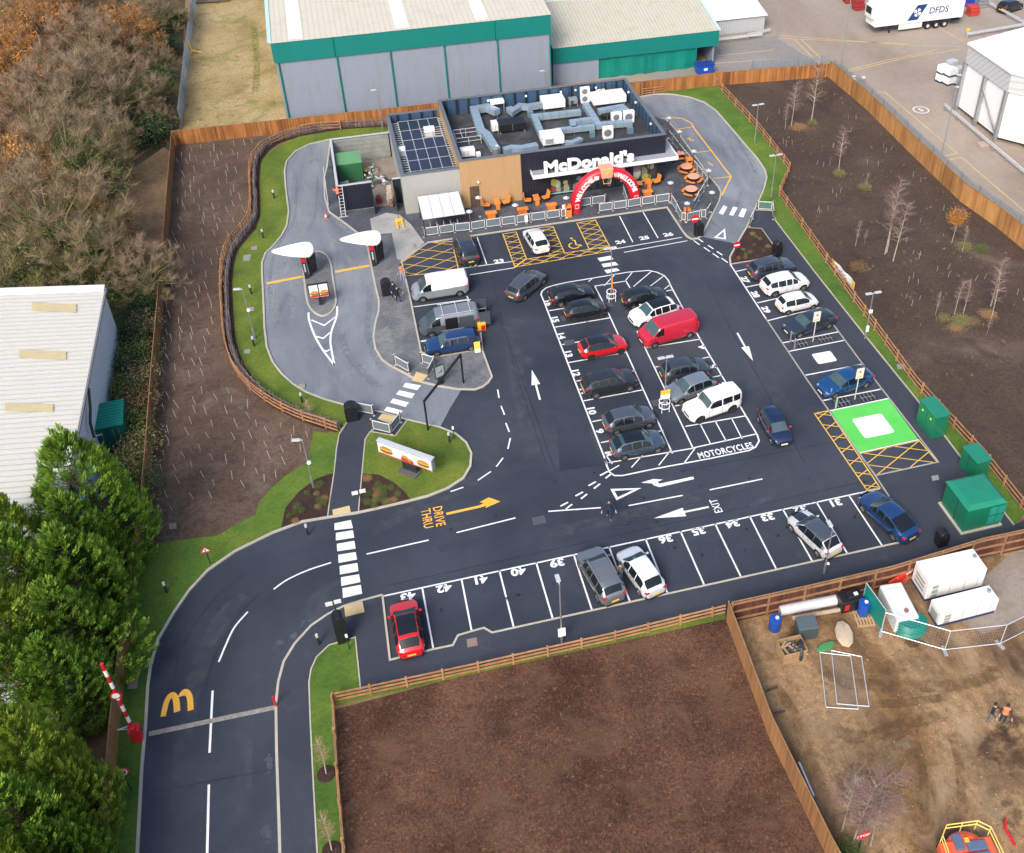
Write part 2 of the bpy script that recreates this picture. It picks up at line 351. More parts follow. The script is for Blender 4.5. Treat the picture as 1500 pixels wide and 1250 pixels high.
# --- woodland floor, dry grass, yards
sheet('woodland_floor',W([(-900,-420),(292,-420),(262,188),(256,205),(216,750),(160,1250),(150,1400),(-600,1500)]),-.04,wood_floor,label='leaf littered woodland floor')
sheet('cleared_slope',W([(240,215),(205,240),(170,262),(168,300),(150,325),(165,345),(200,352),(228,375),(236,385),(252,225)]),-.03,brown_slope,label='cleared brown earth beside the left fence')
sheet('field',W([(286,-60),(268,190),(640,160),(430,-60)]),-.03,dry,label='dry yellow grass strip beside the green warehouse')
sheet('yard',W([(620,160),(900,-250),(2300,-420),(2600,600),(1500,400),(1216,112),(1100,100),(900,130)]),-.025,yard_m,label='tan concrete lorry yard')
sheet('yard_road',W([(1020,70),(1135,52),(1145,60),(1206,98),(1216,108),(1000,125),(930,130)]),-.015,yard_g,label='grey concrete apron beside the yard')
# --- soil beds
sheet('soil_bed',W([(256,212),(300,208),(400,197),(520,183),(575,180),(500,192),(420,203),(386,225),(374,255),(374,320),(340,362),(331,410),(334,495),(345,535),(370,567),(402,595),(445,618),(495,632),(462,636),(456,672),(446,683),(416,702),(394,722),(379,740),(376,757),(351,768),(319,787),(275,792),(212,802),(214,752),(230,560)]),.03,soil,label='planted soil bed with sapling stakes')
RB=[(1050,124),(1213,112),(1268,160),(1332,224),(1407,296),(1455,330),(1500,366),(1750,560),(1800,860),(1600,860),(1500,752),(1438,672),(1340,565),(1228,410),(1150,300),(1140,286),(1156,248),(1110,190)]
sheet('soil_ground',W(RB),.02,soil2,label='dark soil planting area right of the car park')
sheet('mulch_bed',W([(490,1040),(700,985),(1062,905),(1130,1090),(1215,1260),(1300,1500),(505,1500),(505,1250)]),.03,mulch,label='bark mulched bed below the car park')
sheet('dirt_yard',W([(1064,905),(1180,878),(1500,805),(1800,740),(2100,1500),(1310,1500),(1215,1260),(1130,1090)]),.015,dirt,label='rutted bare dirt works compound')
sheet('gravel_patch',W([(1480,812),(1425,860),(1400,905),(1440,930),(1500,905),(1700,900),(1700,770)]),.021,gm('damp_gravel',[(.2,.16,.13),(.29,.25,.21)],.2,4,22,.2),label='grey gravel beside the generators')
# --- tarmac
LK=[(180,1500),(201.6,1250),(208.3,1123),(213.6,1065),(217,1005),(221,975),(232,937),(255,898),(278,865),(305,836),(345,808),(400,781),(443,765),(485,758),(524,752),(551,746),(594,736),(627,727.5),(657,715.5),(679,701),(689,684),(690.5,665),(683,649.5),(668,636.7),(644,627),(616,620.5),(596.6,616)]
LKw=W(LK[:20])+W(LK[20:])
FK=[(508,595),(475.6,586),(449.7,576),(430,564),(413,549),(400,532),(391,510),(387.5,480),(386,440),(384,400),(384,386),(389,372),(400,361),(412,347),(420,332),(423,311),(418.5,275),(417,252),(420,237),(433,222),(454,211.7),(481,205.5),(528,200),(569,198),(700,181),(830,164),(925,146),(945,141),(962,138.5),(984,138.7),(1010,143),(1032,151),(1049,163),(1068,185),(1090,211),(1110,234),(1120,249),(1123,261),(1119,277),(1109,300),(1093,335),(1080,357),(1069,378),(1070,388)]
OUT=W(LK)+W(FK)+W([(1136,324),(1194,400),(1267,492.5),(1344,587.6),(1406,669),(1485,770),(1500,800),(1068,905),(530,1010),(560,873),(504,889),(456,917),(422,960),(406,1010),(404,1040),(409,1250),(412,1500)])
car_park=sheet('car_park',OUT,0,asphalt,label='dark tarmac car park and entry road')
# lighter drive-through lane
LANE=FK[:38]+[(1093,335),(1080,357),(1076,357),(1028,347),(1041,320),(1054,294),(1056,283),(1052,275),(1041,262),(991,192.6),(977,178),(940,170),(700,200),(569,213),(484,215),(479,246),(475,261),(476,290),(482,311),(507,329),(546,352),(520,342),(538,360),(546,400),(550,420),(555,440),(555,456),(550,474),(547,494),(550,512),(560,528),(573,537),(594,548),(616,560),(642,566),(676,571),(660,597),(644,627),(616,620.5),(596.6,616),(560,606)]
sheet('drive_lane',W(LANE),.006,lane_m,label='pale grey drive-through lane around the restaurant')
# --- darker pavements (footpaths)
H1=.10
sheet('footway',W([(508,595),(516,592),(560,604),(597,616),(579,640),(542,633),(535,645),(529.6,703.7),(525,751.5),(480,759),(484,730),(489.7,693),(493,660),(497,637.8),(509,619)]),H1-.02,path_m,0,'tarmac footway beside the billboard lawn')
sheet('path',W([(1110,300),(1131,309),(1136,324),(1194,400),(1267,492.5),(1344,587.6),(1406,669),(1485,770),(1500,762),(1500,795),(1437,812),(1344,790),(1295,718),(1282,697),(1375,677),(1302,583),(1262.6,532),(1228,485.5),(1202,450.7),(1162,392),(1136,374),(1134,363),(1115.5,336),(1093,335)]),.012,path_m,label='tarmac path along the charging bays')
sheet('footpath',W([(560.4,872.7),(532.8,880),(504,889),(480,901),(456,917.6),(432,944),(415,970),(408,1000),(405,1032),(405.6,1104),(409,1200),(411,1250),(416,1500),(471,1500),(465,1250),(459.6,1152),(454.8,1056),(453,1000.8),(456,981.6),(464,964),(482.4,946.4),(520.8,935),(528.5,1011.6),(700,975),(1062,896),(1066,884),(1433,815),(1437,806),(1344,790),(720,929),(709,921),(691,926),(671,932),(663.6,946.4),(634.8,952.4),(571.5,968)]),.08,path_m,0,'tarmac footpath below the bottom row of bays')
# --- paved patio round the restaurant
PAT=[(484,215),(479,246),(475,261),(476,290),(482,311),(507,329),(524,342),(538,360),(542,380),(546,400),(550,420),(555,440),(555,456),(550,474),(547,494),(550,512),(560,528),(573,537),(594,548),(616,560),(642,566),(670,570.8),(696,571.4),(707,567.5),(715.5,561),(720.5,553),(706,513),(636.5,524.4),(617,517),(601,438),(593,404),(588,384),(627,356),(800,330),(977,304.5),(1000,339.5),(1006,347),(1013,351),(1021.5,350),(1028,346),(1041,320),(1054,294),(1056,283),(1052,275),(1041,262),(991,192.6),(977,178),(960,172)]
sheet('patio',W(PAT),.08,paving_d,0,'dark block paving around the restaurant')
sheet('paved_verge',W([(546,400),(550,420),(555,440),(555,456),(550,474),(547,494),(550,512),(560,528),(573,537),(594,548),(616,560),(642,566),(670,570.4),(696,571),(707,567),(715,560.5),(720,553),(706,513.6),(636.5,525),(616.5,517),(600.5,438),(592.5,404),(587,384),(583,360),(575,344),(548,348),(546,380)]),.086,paving,label='speckled grey block paving beside the left bays')
sheet('concrete_pad',W([(542,322),(566,313),(586,316),(602,330),(622,357),(590,383),(582,381),(574,343),(546,345)]),.094,conc,label='pale concrete pad in front of the service yard')
# --- lane island
ISL=[(468,369.6),(458,372),(449,379),(445,389),(445.5,408),(449,436),(452,448),(460,458),(472,463.6),(484,459),(491,449),(492,436),(488,410),(484.5,387),(478,375)]
isl_w=W(ISL,0,True,True); sheet('traffic_island',isl_w,.09,paving,0,'paved island between the two order lanes')
# --- lawns
sheet('lawn',W([(566,184),(569,196)]+FK[22::-1][0:0]+[(528,199),(481,204.5),(454,210.5),(432,221),(419,236),(416,252),(417,275),(422,311),(419,331),(411,346),(399,360),(388,371),(383,386),(383,400),(385,440),(386,480),(390,510),(399,533),(412,550),(429,565.5),(449,577.5),(475,587.5),(508,596.5),(509,619.4),(497,637),(470,627),(440,615),(400,592),(368,569),(354,540),(342,515),(338,480),(336,440),(341,405),(344,380),(353,360),(376,336),(381,302),(380,269),(383,235),(403,218),(437,201.6),(500,191)]),.09,grass,0,'mown lawn ribbon inside the hazel hurdle')
sheet('verge_lawn',W([(459,633),(497,638),(493,660),(489.7,693),(463.6,702.6),(437.7,722),(418,746),(411.8,776),(400,782),(345,808),(305,836),(278,865),(255,898),(232,937),(221,975),(217,1005),(213.6,1065),(208,1123),(201.6,1250),(178,1500),(120,1500),(158,1250),(182,1006),(212,800),(276,791),(319,786),(351,767),(375,755.5),(379,739),(394.5,720),(416,700),(446,682),(453,672)]),.092,grass_r,0,'grass verge beside the entry road')
sheet('flower_bed',W([(488.8,695),(463.6,702.6),(437.7,722),(418,746),(412,776),(440,766.5),(480,759)]),.10,bedm,label='mulched flower bed left of the footway')
IL=[(596.6,616)]+LK[:12:-1][0:0]
sheet('island_lawn',W([(597,616.5),(616,621),(644,627.5),(668,637),(683,650),(690,665),(688.5,684),(678,701),(656,715.5),(627,727),(594,735.5),(551,745),(525,751),(529.6,704),(535,645),(542.6,633.4),(579.3,640)]),.092,grass,0,'lawn under the billboard')
sheet('flower_bed',W([(530,695),(555.6,697),(577,708),(592,721),(602,733.5),(551,744.5),(525.6,750.5)]),.10,bedm,label='mulched flower bed right of the footway')
sheet('strip_lawn',W([(520.8,935),(529,1012),(488,1021),(490,1060),(504,1250),(512,1500),(470,1500),(465,1250),(459.6,1152),(454.8,1056),(453,1000.8),(456,981.6),(464,964),(482.4,946.4)]),.092,grass_r,0,'narrow lawn strip beside the entry footpath')
sheet('grass_verge',W([(529,1012),(700,976),(1062,897),(1063,907),(700,986),(488,1034),(488,1021)]),.085,grass,0,'grass strip under the bottom rail fence')
sheet('long_lawn',W([(962,136),(1000,133),(1050,124),(1110,190),(1156,248),(1140,286),(1150,300),(1228,410),(1340,565),(1438,672),(1500,752),(1485,770),(1406,669),(1344,587.6),(1267,492.5),(1194,400),(1136,324),(1130.6,309),(1110,300),(1119,277),(1123,261),(1120,249),(1110,234),(1090,211),(1068,185),(1049,163),(1032,151),(1010,143),(984,138.7)]),.092,grass_r,0,'long green lawn strip along the right rail fence')
sheet('flower_bed',W([(1093,334.5),(1115.5,336),(1133.5,361),(1136,374),(1103,382),(1070,387.5),(1069,380),(1080,358)]),.10,bedm,0,'planted mulch bed beside the lane exit')
# --- kerbs
def kerb(px,name='kerb',w=.13,h=.1,m=None,smooth=False,closed=False,z=0,pts=None):
    b=MB(); b.strip(pts or W(px,0,smooth,closed),w,z,h,closed=closed); return struct(b.build(name,m or kerb_m))
kerb(LK[:-1]+[(597,616)],w=.16,h=.11)
kerb(FK,w=.16,h=.11)
kerb([(597,616),(579,640),(542.6,633.4),(535,645),(529.6,703.7),(525.3,751)],w=.08,h=.105)
kerb([(508,595),(560,605),(597,616)],w=.12,h=.10)
kerb([(509,619.4),(497,637.8),(493,660),(489.7,693),(484,730),(480,759)],w=.08,h=.105)
kerb([(484,207),(479,246),(475,261),(476,290),(482,311),(507,329),(524,342),(538,360),(542,380),(546,400),(550,420),(555,440),(555,456),(550,474),(547,494),(550,512),(560,528),(573,537),(594,548),(616,560),(642,566),(670,570.8),(696,571.4),(707,567.5),(715.5,561),(720.8,553),(706,512.7),(636.5,524.4),(617,517),(601,438),(593,404),(588,384),(627,356),(800,330),(977,304.5),(1000,339.5),(1006,347),(1013,351),(1021.5,350),(1028,346),(1041,320),(1054,294),(1056,283),(1052,275),(1041,262),(991,192.6),(974,174)],w=.15,h=.10)
kerb(None,pts=isl_w,closed=True,w=.15,h=.11)
kerb([(1110,308),(1131,309),(1136,324),(1194,400),(1267,492.5),(1344,587.6),(1406,669),(1485,770)],w=.08,h=.105)
kerb([(1093,335),(1115.5,336),(1134,362),(1136,374)],w=.08,h=.11)
kerb([(1070,387.5),(1103,382),(1136,374)],w=.1,h=.10)
kerb([(1202,450.7),(1228,485.5),(1262.6,532),(1302,583),(1374.6,677),(1282,697),(1344,790)],w=.12,h=.022,m=kerb_g)
kerb([(1122,467),(1184.6,560),(1282,697)],w=.12,h=.018,m=kerb_g)
kerb([(560.4,872.7),(571.5,968),(634.8,952.4),(663.6,946.4),(671,932),(691,926),(709,921),(721,928),(1344,790)],w=.13,h=.10)
kerb([(560.4,872.7),(532.8,880),(504,889),(480,901),(456,917.6),(432,944),(416,970),(408,1000),(404.5,1032),(405.6,1104),(409,1200),(410.4,1250),(414,1400)],w=.15,h=.1)
kerb([(528.5,1011.6),(520.8,935),(482.4,946.4),(464,964),(456,981.6),(453,1000.8),(454.8,1056),(459.6,1152),(465,1250),(470,1400)],w=.08,h=.11)
# dropped-kerb tactile slabs
for q in ([(487,747),(512,741),(514,752),(488,758)],[(504,888),(531,881),(534,897),(506,904)],[(603,558),(610,545),(627,550),(617,561)],[(553,614),(560,606),(580,611),(570,621)]):
    sheet('tactile_paving',W(q,.09),.104,tactile,label='buff tactile paving at the crossing')
# cattle-grid style stone strip across the entry road, drain covers and manhole slabs
b=MB(); b.prism(W([(218,1072),(402,1033.5),(402.5,1040),(218,1079)]),.01,.014); struct(b.build('stone_strip',gm('granite_setts',[(.2,.19,.17),(.33,.31,.28)],3,20,None,.4,.85,.6))) 
def slab(px,m=None,lab='inspection cover'):
    return sheet('manhole_cover',W(px,.09),.108,m or galvd,label=lab)
cov=pm('cover_concrete',(.25,.24,.22),.8,0,.2,4); covr=pm('cover_brown',(.24,.17,.14),.8,0,.2,4)
for q,m in (([(188,989),(203,988),(201,1009),(187,1010)],covr),([(247,767),(258,766),(259,775),(248,776)],covr),([(357,374),(368,373),(366,382),(356,383)],cov),([(368,361),(377,360.5),(376,366),(368,367)],cov),([(361,451),(372,450),(372,456),(361,457)],cov),([(358,512),(367,512),(366,518),(357,518)],cov),([(683.5,937),(698,934),(700,946),(685,949)],covr),([(1313,534),(1325,533),(1326,541),(1315,541)],cov),([(1364,698),(1374,696),(1376,703),(1366,705)],cov),([(437,563),(447,562),(447,569),(438,570)],cov),([(447,768),(450,768),(450,770),(447,770)],cov)): slab(q,m)
# ---------------------------------------------------------------- road markings (children of the car park)
ZM=.012
def mark(name,px,w=.11,m=None,smooth=False,closed=False,parent=None,z=ZM):
    b=MB(); b.strip(W(px,0,smooth,closed),w,z,0,closed=closed); return b.build(name,m or white_line,parent or car_park)
def markpoly(name,px,m=None,z=ZM):
    b=MB(); b.prism(W(px),z,z); return b.build(name,m or white_line,car_park)
L=lambda *a,**k: mark('bay_line',*a,**k)
# bottom row 30-43
TB=[((561.6,873.4),(571.7,966)),((618.7,862.4),(634.8,951.2)),((676.3,849.9),(691,925)),((731.5,835.9),(753.3,922)),((785.3,823.9),(810.4,909)),((840.4,812.9),(867.8,896)),((892,801),(923.6,884)),((945.4,789.3),(978.6,871)),((996.6,778.3),(1032.4,859)),((1047.3,767.3),(1085.7,846)),((1097.7,755.8),(1137.2,834)),((1146.6,746.2),(1189.7,822)),((1195.5,735.3),(1241.1,811)),((1243.4,725.9),(1291.8,799))]
for a,c in TB[1:]: L([a,c])
L([(561.6,873.6),(1288.5,716)])
# island: left block
L([(784,429),(797,421),(827,413),(905,398)][0:0] or [(796,440),(889,680)],w=.12)
lft=[(804,455.6),(812.9,479.6),(823.2,505.2),(832.3,531.6),(844.3,558.7),(854.9,587.5),(867.6,618),(880.3,648.7)]
def isx(v): # right line of left block at row v
    return 871.5+(v-420)*(985-871.5)/(664.5-420)
for u,v in lft:
    x,y=G(u,v); 
    b=MB(); x1,_=G(*[(871.5,420)][0]); x0=x
    b.strip([(x,y),(x+4.9,y)],.11,ZM); b.build('bay_line',white_line,car_park)
L([(871.5,420),(885,446)]); L([(888,452),(985,664.5)])
L([(871,419.5),(917,412)]);L([(917,412),(924,424)])
# outline of the whole island (rounded ends)
L([(796,440),(792.5,432),(794,427),(800,422),(812,418),(830,414),(870,407.5),(920,399),(950,396.5),(962,399),(973,404),(979,411),(984,422),(1027,500),(1109,637),(1112,646),(1107,655),(1098,660),(1040,672),(960,687),(912,697),(900,697),(893,692),(889,683),(886,672)],smooth=False,w=.12)
L([(908,438),(921,463)]);L([(908,438),(929,478)])
L([(933,485),(1015,656.5)])
L([(1015,656.5),(1108,636)]);L([(1004,624.5),(1091,610)][0:0] or [(1004,625),(1092,609.5)])
for a,c in (((892,678),(1015,657)),): L([a,c])
# right block bay dividers
for (u,v),(u2,v2) in (((945,510),(1027,497)),((960,538),(1041,523)),((976,566.5),(1058,550)),((989,595),(1072,578)),((921,463),(998,448)),((910,441),(984,425))): L([(u,v),(u2,v2)])
for a,c in (((1025,620),(1041,651)),((1047,616),(1064,647)),((1071,612),(1087,643)),((890,669),(986,652))): L([a,c],w=.09) if a[0]>900 else None
# hatching at both ends
for a,c in (((928,420),(954,398)),((948,423),(973,404)),((973,424),(982,417)),((885,419),(902,401)),((862,413),(868,408)),((915,413),(926,399.5)),((815,421),(808,430)),((925,685),(945,663)),((965,682),(983,659)),((1002,679),(1018,657)),((893,690),(907,682)),((886,665),(897,680))): L([a,c],w=.09)
# left bays (3) and the line under bays 22-26
L([(605,450),(685,439)],w=.1);L([(616,500),(700,487)],w=.1);L([(617,476),(630,473)][0:0] or [(684,434),(689,446)],w=.1)
L([(617,501),(625,499.5)],w=.1)
L([(688,403),(754,392.5)],w=.1);L([(590,386),(600,436)][0:0] or [(704,487),(707,512)],w=.1)
L([(672,394),(754,383)],w=.1);L([(895,366),(999,348)],w=.1);L([(893,371),(1006,353)][0:0] or [(914,370),(1007,353)],w=.1)
L([(699,348),(713,387.5)],w=.1);L([(907.5,317),(927,355)],w=.1);L([(942,311),(964,349)],w=.1)
# right column
L([(1070,388),(1122,467)],w=.12)
for a,c in (((1078,398),(1096,394)),((1093,421),(1162,406.5)),((1109.5,444),(1180,428)),((1125,470),(1200,451)),((1147,502.5),(1228,486.5)),((1156,515),(1236,499)),((1180,550),(1262,534)),((1206,587),(1290,570.5)),((1216,602),(1302,584)),((1258,664),(1346,644.5))): L([a,c],w=.12)
# white and green charging panels
def rrect(cu,cv,su,sv,r):
    x,y=G(cu,cv); pts=[]
    for sx,sy,a0 in((1,1,0),(-1,1,90),(-1,-1,180),(1,-1,270)):
        for k in range(5):
            a=R_(a0+k*22.5); pts.append((x+sx*(su/2-r)+r*math.cos(a),y+sy*(sv/2-r)+r*math.sin(a)))
    return pts
b=MB(); b.prism(rrect(1207.5,524,1.7,1.35,.18),ZM,ZM); b.build('charging_panel',white_line,car_park)
b=MB(); b.prism(W([(1217,602.5),(1302,585),(1345,643.5),(1258,662.5)]),.009,.009); b.build('green_bay',green_paint,car_park)
b=MB(); b.prism(rrect(1279,624,2.5,2.2,.22),.0135,.0135); b.build('charging_panel',white_line,car_park)
# yellow box hatching
def hatch(px,s=1.25,w=.085,slope=.5,m=None,edge=True):
    P=ccw(W(px)); b=MB(); n=len(P)
    if edge: b.strip(P,w,ZM,closed=True)
    xs=[p[0] for p in P]; ys=[p[1] for p in P]; k=-60
    cx,cy=sum(xs)/n,sum(ys)/n
    for sg in(1,-1):
        for k in range(-40,41):
            c=k*s; p=(cx-30,cy+c-30*slope*sg); q=(cx+30,cy+c+30*slope*sg); r=clip_seg(p,q,P)
            if r: b.strip(r,w*.8,ZM+.003*sg+.003)
    return b.build('box_hatching',m or yellow_line,car_park)
hatch([(626,356),(662,354),(672,396.5),(594,404.5),(588,386)],1.5)
hatch([(736.5,343),(756,340),(771,379),(754,391)],1.0)
hatch([(788,334),(810,332),(827,371),(806,375)],1.0)
hatch([(845,327),(872,322.5),(893,361),(863,365)],1.0)
hatch([(771,380),(827,371),(863,365.5),(893,361.5),(895,368),(755,391.5)],.85)
hatch([(1193,606),(1214,602),(1289,715),(1270,718.5)],1.3)
hatch([(1259,665),(1346.5,645.5),(1373,677),(1283,697)],1.3)
mark('arrow_marking',[(742,380),(742.1,380.1)],.02,yellow_line)
# zebra crossings
for q in ([(490,766),(515,763),(517,774),(490.5,778)],): pass
z0=[(490,767,514,762,517,774,490,777),(492,781,517,777,519,788,492,792),(493.5,797,519,792.5,521,804,494,808),(495.5,813,521,809,523,820,496,825),(497.5,829.5,523.5,825,525,837,498,842),(499.5,846,526,841.5,528,853,500,859),(501.5,862,528.5,857,530.5,870,502.5,876.5)]
z1=[(594,561,617,565,611,572,590,567),(585,572,608,577,603,584,580,578),(576,584,599,590,594,596.5,571,590),(567,596,590,602,585,607.5,562,602)]
z2=[(875,378.5,894,375,899,380,879,383.5),(881,387,901,384,906,388.5,884,392),(885,396,903,393,908,396.5,889,401)]
z3=[(1060,301,1065.5,303.5,1059,315,1052.5,312.5),(1074,303,1080.5,304.5,1074,316.5,1068,315),(1087,305.5,1094,306.5,1089,319,1081.5,317)]
for Z in z0+z1+z2+z3: markpoly('crossing_bar',[(Z[0],Z[1]),(Z[2],Z[3]),(Z[4],Z[5]),(Z[6],Z[7])])
# centre lines
for a,c in (((537,812),(628,791.5)),((669,780.5),(755,759)),((803,749.5),(880,744)),((921,741),(1000,726)),((1039.5,718),(1117,702))): mark('centre_line',[a,c],.11)
mark('centre_line',[(401,863.5),(420,850),(450,836),(485,824.5)],.11,smooth=True)
mark('centre_line',[(320.5,970),(330,947),(343,920),(363,896.5)],.11,smooth=True)
mark('centre_line',[(311.5,1012),(307,1103)],.13); mark('centre_line',[(306,1149.5),(303,1270)],.13)
for a,c in (((729,571),(731,583)),((734,595),(739,608)),((741,620),(746,633)),((747.5,642),(744,658)),((737,671),(727,684)),((719,691),(700,704)),((679,714),(660,720.5))): mark('guide_dash',[a,c],.11)
# give-way dashes
for k,(u,v) in enumerate([(884,695),(867,710),(848,725),(826,740)]):
    mark('give_way_dash',[(u-5,v-3+5),(u+6,v-7+3)],.13); mark('give_way_dash',[(u+3,v+6),(u+12,v-1)],.13)
for u,v in ((1022,357),(1037,367),(1050,376),(1063,383)):
    mark('give_way_dash',[(u-6,v-4.5),(u+3,v+2)],.13); mark('give_way_dash',[(u,v-7.5),(u+8,v-2)],.13) if u<1060 else None
def tri_out(px,w):
    mark('give_way_triangle',px,w,closed=True)
tri_out([(897,718),(934,716.5),(904,731)],.2); tri_out([(1061,337),(1062,350),(1048,348)],.2)
# arrows: (tail) -> (tip)
def arrow(tail,tip,m=None,w=.16,hl=1.3,hw=.75):
    a=Vector(G(*tail)); t=Vector(G(*tip)); d=(t-a).normalized(); n=Vector((-d.y,d.x)); h=t-d*hl
    b=MB(); b.prism([tuple(p) for p in(a+n*w/2,a-n*w/2,h-n*w/2,h-n*hw/2,t,h+n*hw/2,h+n*w/2)],ZM,ZM); b.build('arrow_marking',m or white_line,car_park)
arrow((791,586),(779,542),hl=1.9,hw=.7); arrow((1080,488),(1103,529),hl=1.9,hw=.7); arrow((1038,743),(958,759.5),hl=2.2,hw=.8)
markpoly('arrow_marking',[(939,707.5),(957,702),(971,703),(963,706),(966,709),(1015,698.5),(1017,702),(966,714),(957,711),(955,708.5)])
markpoly('arrow_marking',[(653.5,751.5),(703,740.5),(709,737),(702.5,736),(716,729),(733,735),(711,744.5),(712.5,741),(705,743.5),(654.5,754.8)],orange_line)
# text on the tarmac
def ground_text(txt,u,v,size,rot,m,thick=.02,squash=1,spacing=1,name='road_lettering',stretch=1):
    x,y=G(u,v); M=Matrix.Translation((x,y,ZM))@Matrix.Rotation(R_(rot),4,'Z')@Matrix.Diagonal((1,stretch,1,1))
    return text_obj(name,txt,size,m,M,car_park,thick,0,spacing,squash)
for n,u,v in (('43',597,873.5),('42',650,861.5),('41',703,849.5),('40',759,837),('39',816,824.5),('36',975,789.5),('35',1023,778),('34',1073,767),('33',1124,757.5),('32',1172,746),('31',1223,736.5),('30',1271,725)): ground_text(n,u,v,.80,180,white_line,.035,1.2,name='bay_number')
for n,u,v in (('16',803,443.5),('15',812.5,468),('14',821.5,492),('13',832,518.5),('12',843,546),('11',855,573),('10',866,601.5),('9',878,632),('8',891,665)): ground_text(n,u,v,.78,-90,white_line,.035,1.2,name='bay_number')
for n,u,v in (('4',1029,509),('5',1045,537),('6',1059,563)): ground_text(n,u,v,.78,90,white_line,.035,1.2,name='bay_number')
for n,u,v in (('27',1091,410),('28',1106,431.5),('29',1121.5,454)): ground_text(n,u,v,.78,-90,white_line,.035,1.2,name='bay_number')
for n,u,v in (('22',692,389.5),('23',731,383),('24',909,355),('25',944,349),('26',979,344)): ground_text(n,u,v,.80,0,white_line,.035,1.2,name='bay_number')
ground_text('2',1011,204.5,1.1,200,orange_line,.03,name='bay_number'); ground_text('1',1040,240,1.1,200,orange_line,.03,name='bay_number')
ground_text('MOTORCYCLES',1063,660.5,.86,0,white_line,.022,.66,1.1)
ground_text('EXIT',1049.5,741.5,.80,90,white_line,.01,.74,1.1)
ground_text('DRIVE',642.5,756.5,.92,-90,orange_line,.01,.72,1.05); ground_text('THRU',625,760,.92,-90,orange_line,.01,.72,1.05)
# golden arches near the barrier
def arch_leg(px,w0,w1):
    P=[Vector(p) for p in cr(W(px),n=6)]; n=len(P); b=MB(); Lp=[];Rp=[]
    for i,p in enumerate(P):
        d=(P[min(n-1,i+1)]-P[max(0,i-1)]).normalized(); q=Vector((-d.y,d.x)); t=i/(n-1); k=(w0*(1-t)+w1*t)/2; Lp.append(tuple(p+q*k)); Rp.append(tuple(p-q*k))
    return Lp+Rp[::-1]
b=MB()
b.prism(arch_leg([(239,1050),(243,1032),(248,1021),(253.5,1018),(258,1026),(259.5,1043)],.30,.36),ZM,ZM)
b.prism(arch_leg([(260.5,1043),(262.5,1029),(267,1017),(272.5,1013.5),(278,1022),(279.5,1041)],.36,.32),ZM+.004,ZM+.004)
b.build('arches_marking',orange_line,car_park)
# wheelchair symbol
b=MB(); b.strip(W([(838,352),(842,352.5),(844,359),(850,359),(852,361)]),.13,ZM); b.strip([(G(841,360)[0]+.5*math.cos(a),G(841,360)[1]+.5*math.sin(a)) for a in [R_(k) for k in range(100,345,20)]],.12,ZM)
b.prism([(G(837,349.5)[0]+.13*math.cos(R_(k)),G(837,349.5)[1]+.13*math.sin(R_(k))) for k in range(0,360,45)],ZM,ZM); b.build('wheelchair_symbol',yellow_line,car_park)
# lane markings on the drive-through
mark('stop_bar',[(391,415.5),(443,405.5)],.35,orange_line); mark('stop_bar',[(491,398.5),(541,389.5)],.35,orange_line)
mark('chevron_line',[(452,458),(453,470),(461,492),(473,513),(490,535.5)],.17,smooth=True); mark('chevron_line',[(494,449),(493,464),(486,484),(484,500),(486,515),(490,535.5)],.17,smooth=True)
for q in ([(456,469),(475,477),(492,464)],[(463,493),(473.5,496),(484,487)],[(475,513.5),(479,515),(483,512)]): mark('chevron_line',q,.15)
mark('waiting_bay_line',[(967,174),(985,172.5),(1000,174),(1013,181),(1018,190),(1071,259),(1057,287)],.15,orange_line)
for a,c in (((990,190),(1015,186)),((1018,224),(1041,221)),((1044,262),(1070,259))): mark('waiting_bay_line',[a,c],.12,orange_line)
# yellow lines in the lorry yard
yard=[o for o in bpy.data.objects if o.name=='yard'][0]
faded=gm('faded_yellow',[(.5,.38,.18),(.62,.45,.2)],.8,5,None,.2,.8,.1)
for q in ([(1140,52),(1330,66),(1408,68)],[(1140,56),(1270,62),(1330,64)],[(1163,57),(1193,87)],[(1173,57),(1202,85)],[(1240,106),(1330,84),(1408,72)],[(1240,103),(1300,88),(1370,74)],[(1280,137),(1296,135),(1402,224.5),(1382,229)],[(1385,235),(1409,231),(1500,309)],[(1376,41),(1410,61)],[(1045,93),(1140,86)],[(1050,82),(1135,73)]):
    b=MB(); b.strip(W(q),.14,-.01); b.build('yard_line',faded,yard)
b=MB(); b.strip([(G(1349,161)[0]+.9*math.cos(R_(k)),G(1349,161)[1]+.9*math.sin(R_(k))) for k in range(0,360,20)],.14,-.01,closed=True); b.build('yard_symbol',white_line,yard)
text_obj('yard_symbol','5',1.1,white_line,Matrix.Translation((*G(1349,161),-.009)),yard,.02)
b=MB(); b.prism(W([(1220,5),(1245,0),(1420,-30),(1400,-60),(1200,-60)]),-.02,-.02)
# tar seams in the car park
for q in ([(812,686),(820,690),(879,681)],[(745,500),(812,686)],[(833,548),(880,640)]):
    b=MB(); b.strip(W(q),.035,.008); b.build('tar_seam',pm('tar_seam',(.012,.012,.015),.5),car_park)

trench=gm('trench_patch',[(.024,.031,.046),(.040,.049,.067)],.15,9,50,.16,.8,.2)
for i,q in enumerate(([(812,550),(833,548),(880,681),(820,690)],[(640,800),(700,788),(706,797),(645,810)])): 
    b=MB(); b.prism(W(q),.0042+i*.0002,.0042+i*.0002); b.build('tarmac_patch',trench,car_park)
for q in ([(255,1000),(260,960),(285,915),(320,870),(360,840)],[(300,1010),(315,960),(345,905),(380,870)],[(228,1160),(395,1128)],[(1000,690),(1260,640)],[(720,400),(735,470),(760,560),(800,680)],[(1030,400),(1075,490),(1120,570),(1180,680)],[(560,860),(1290,700)]):
    b=MB(); b.strip(W(q),.03,.0088); b.build('tar_seam',MT['tar_seam'],car_park)
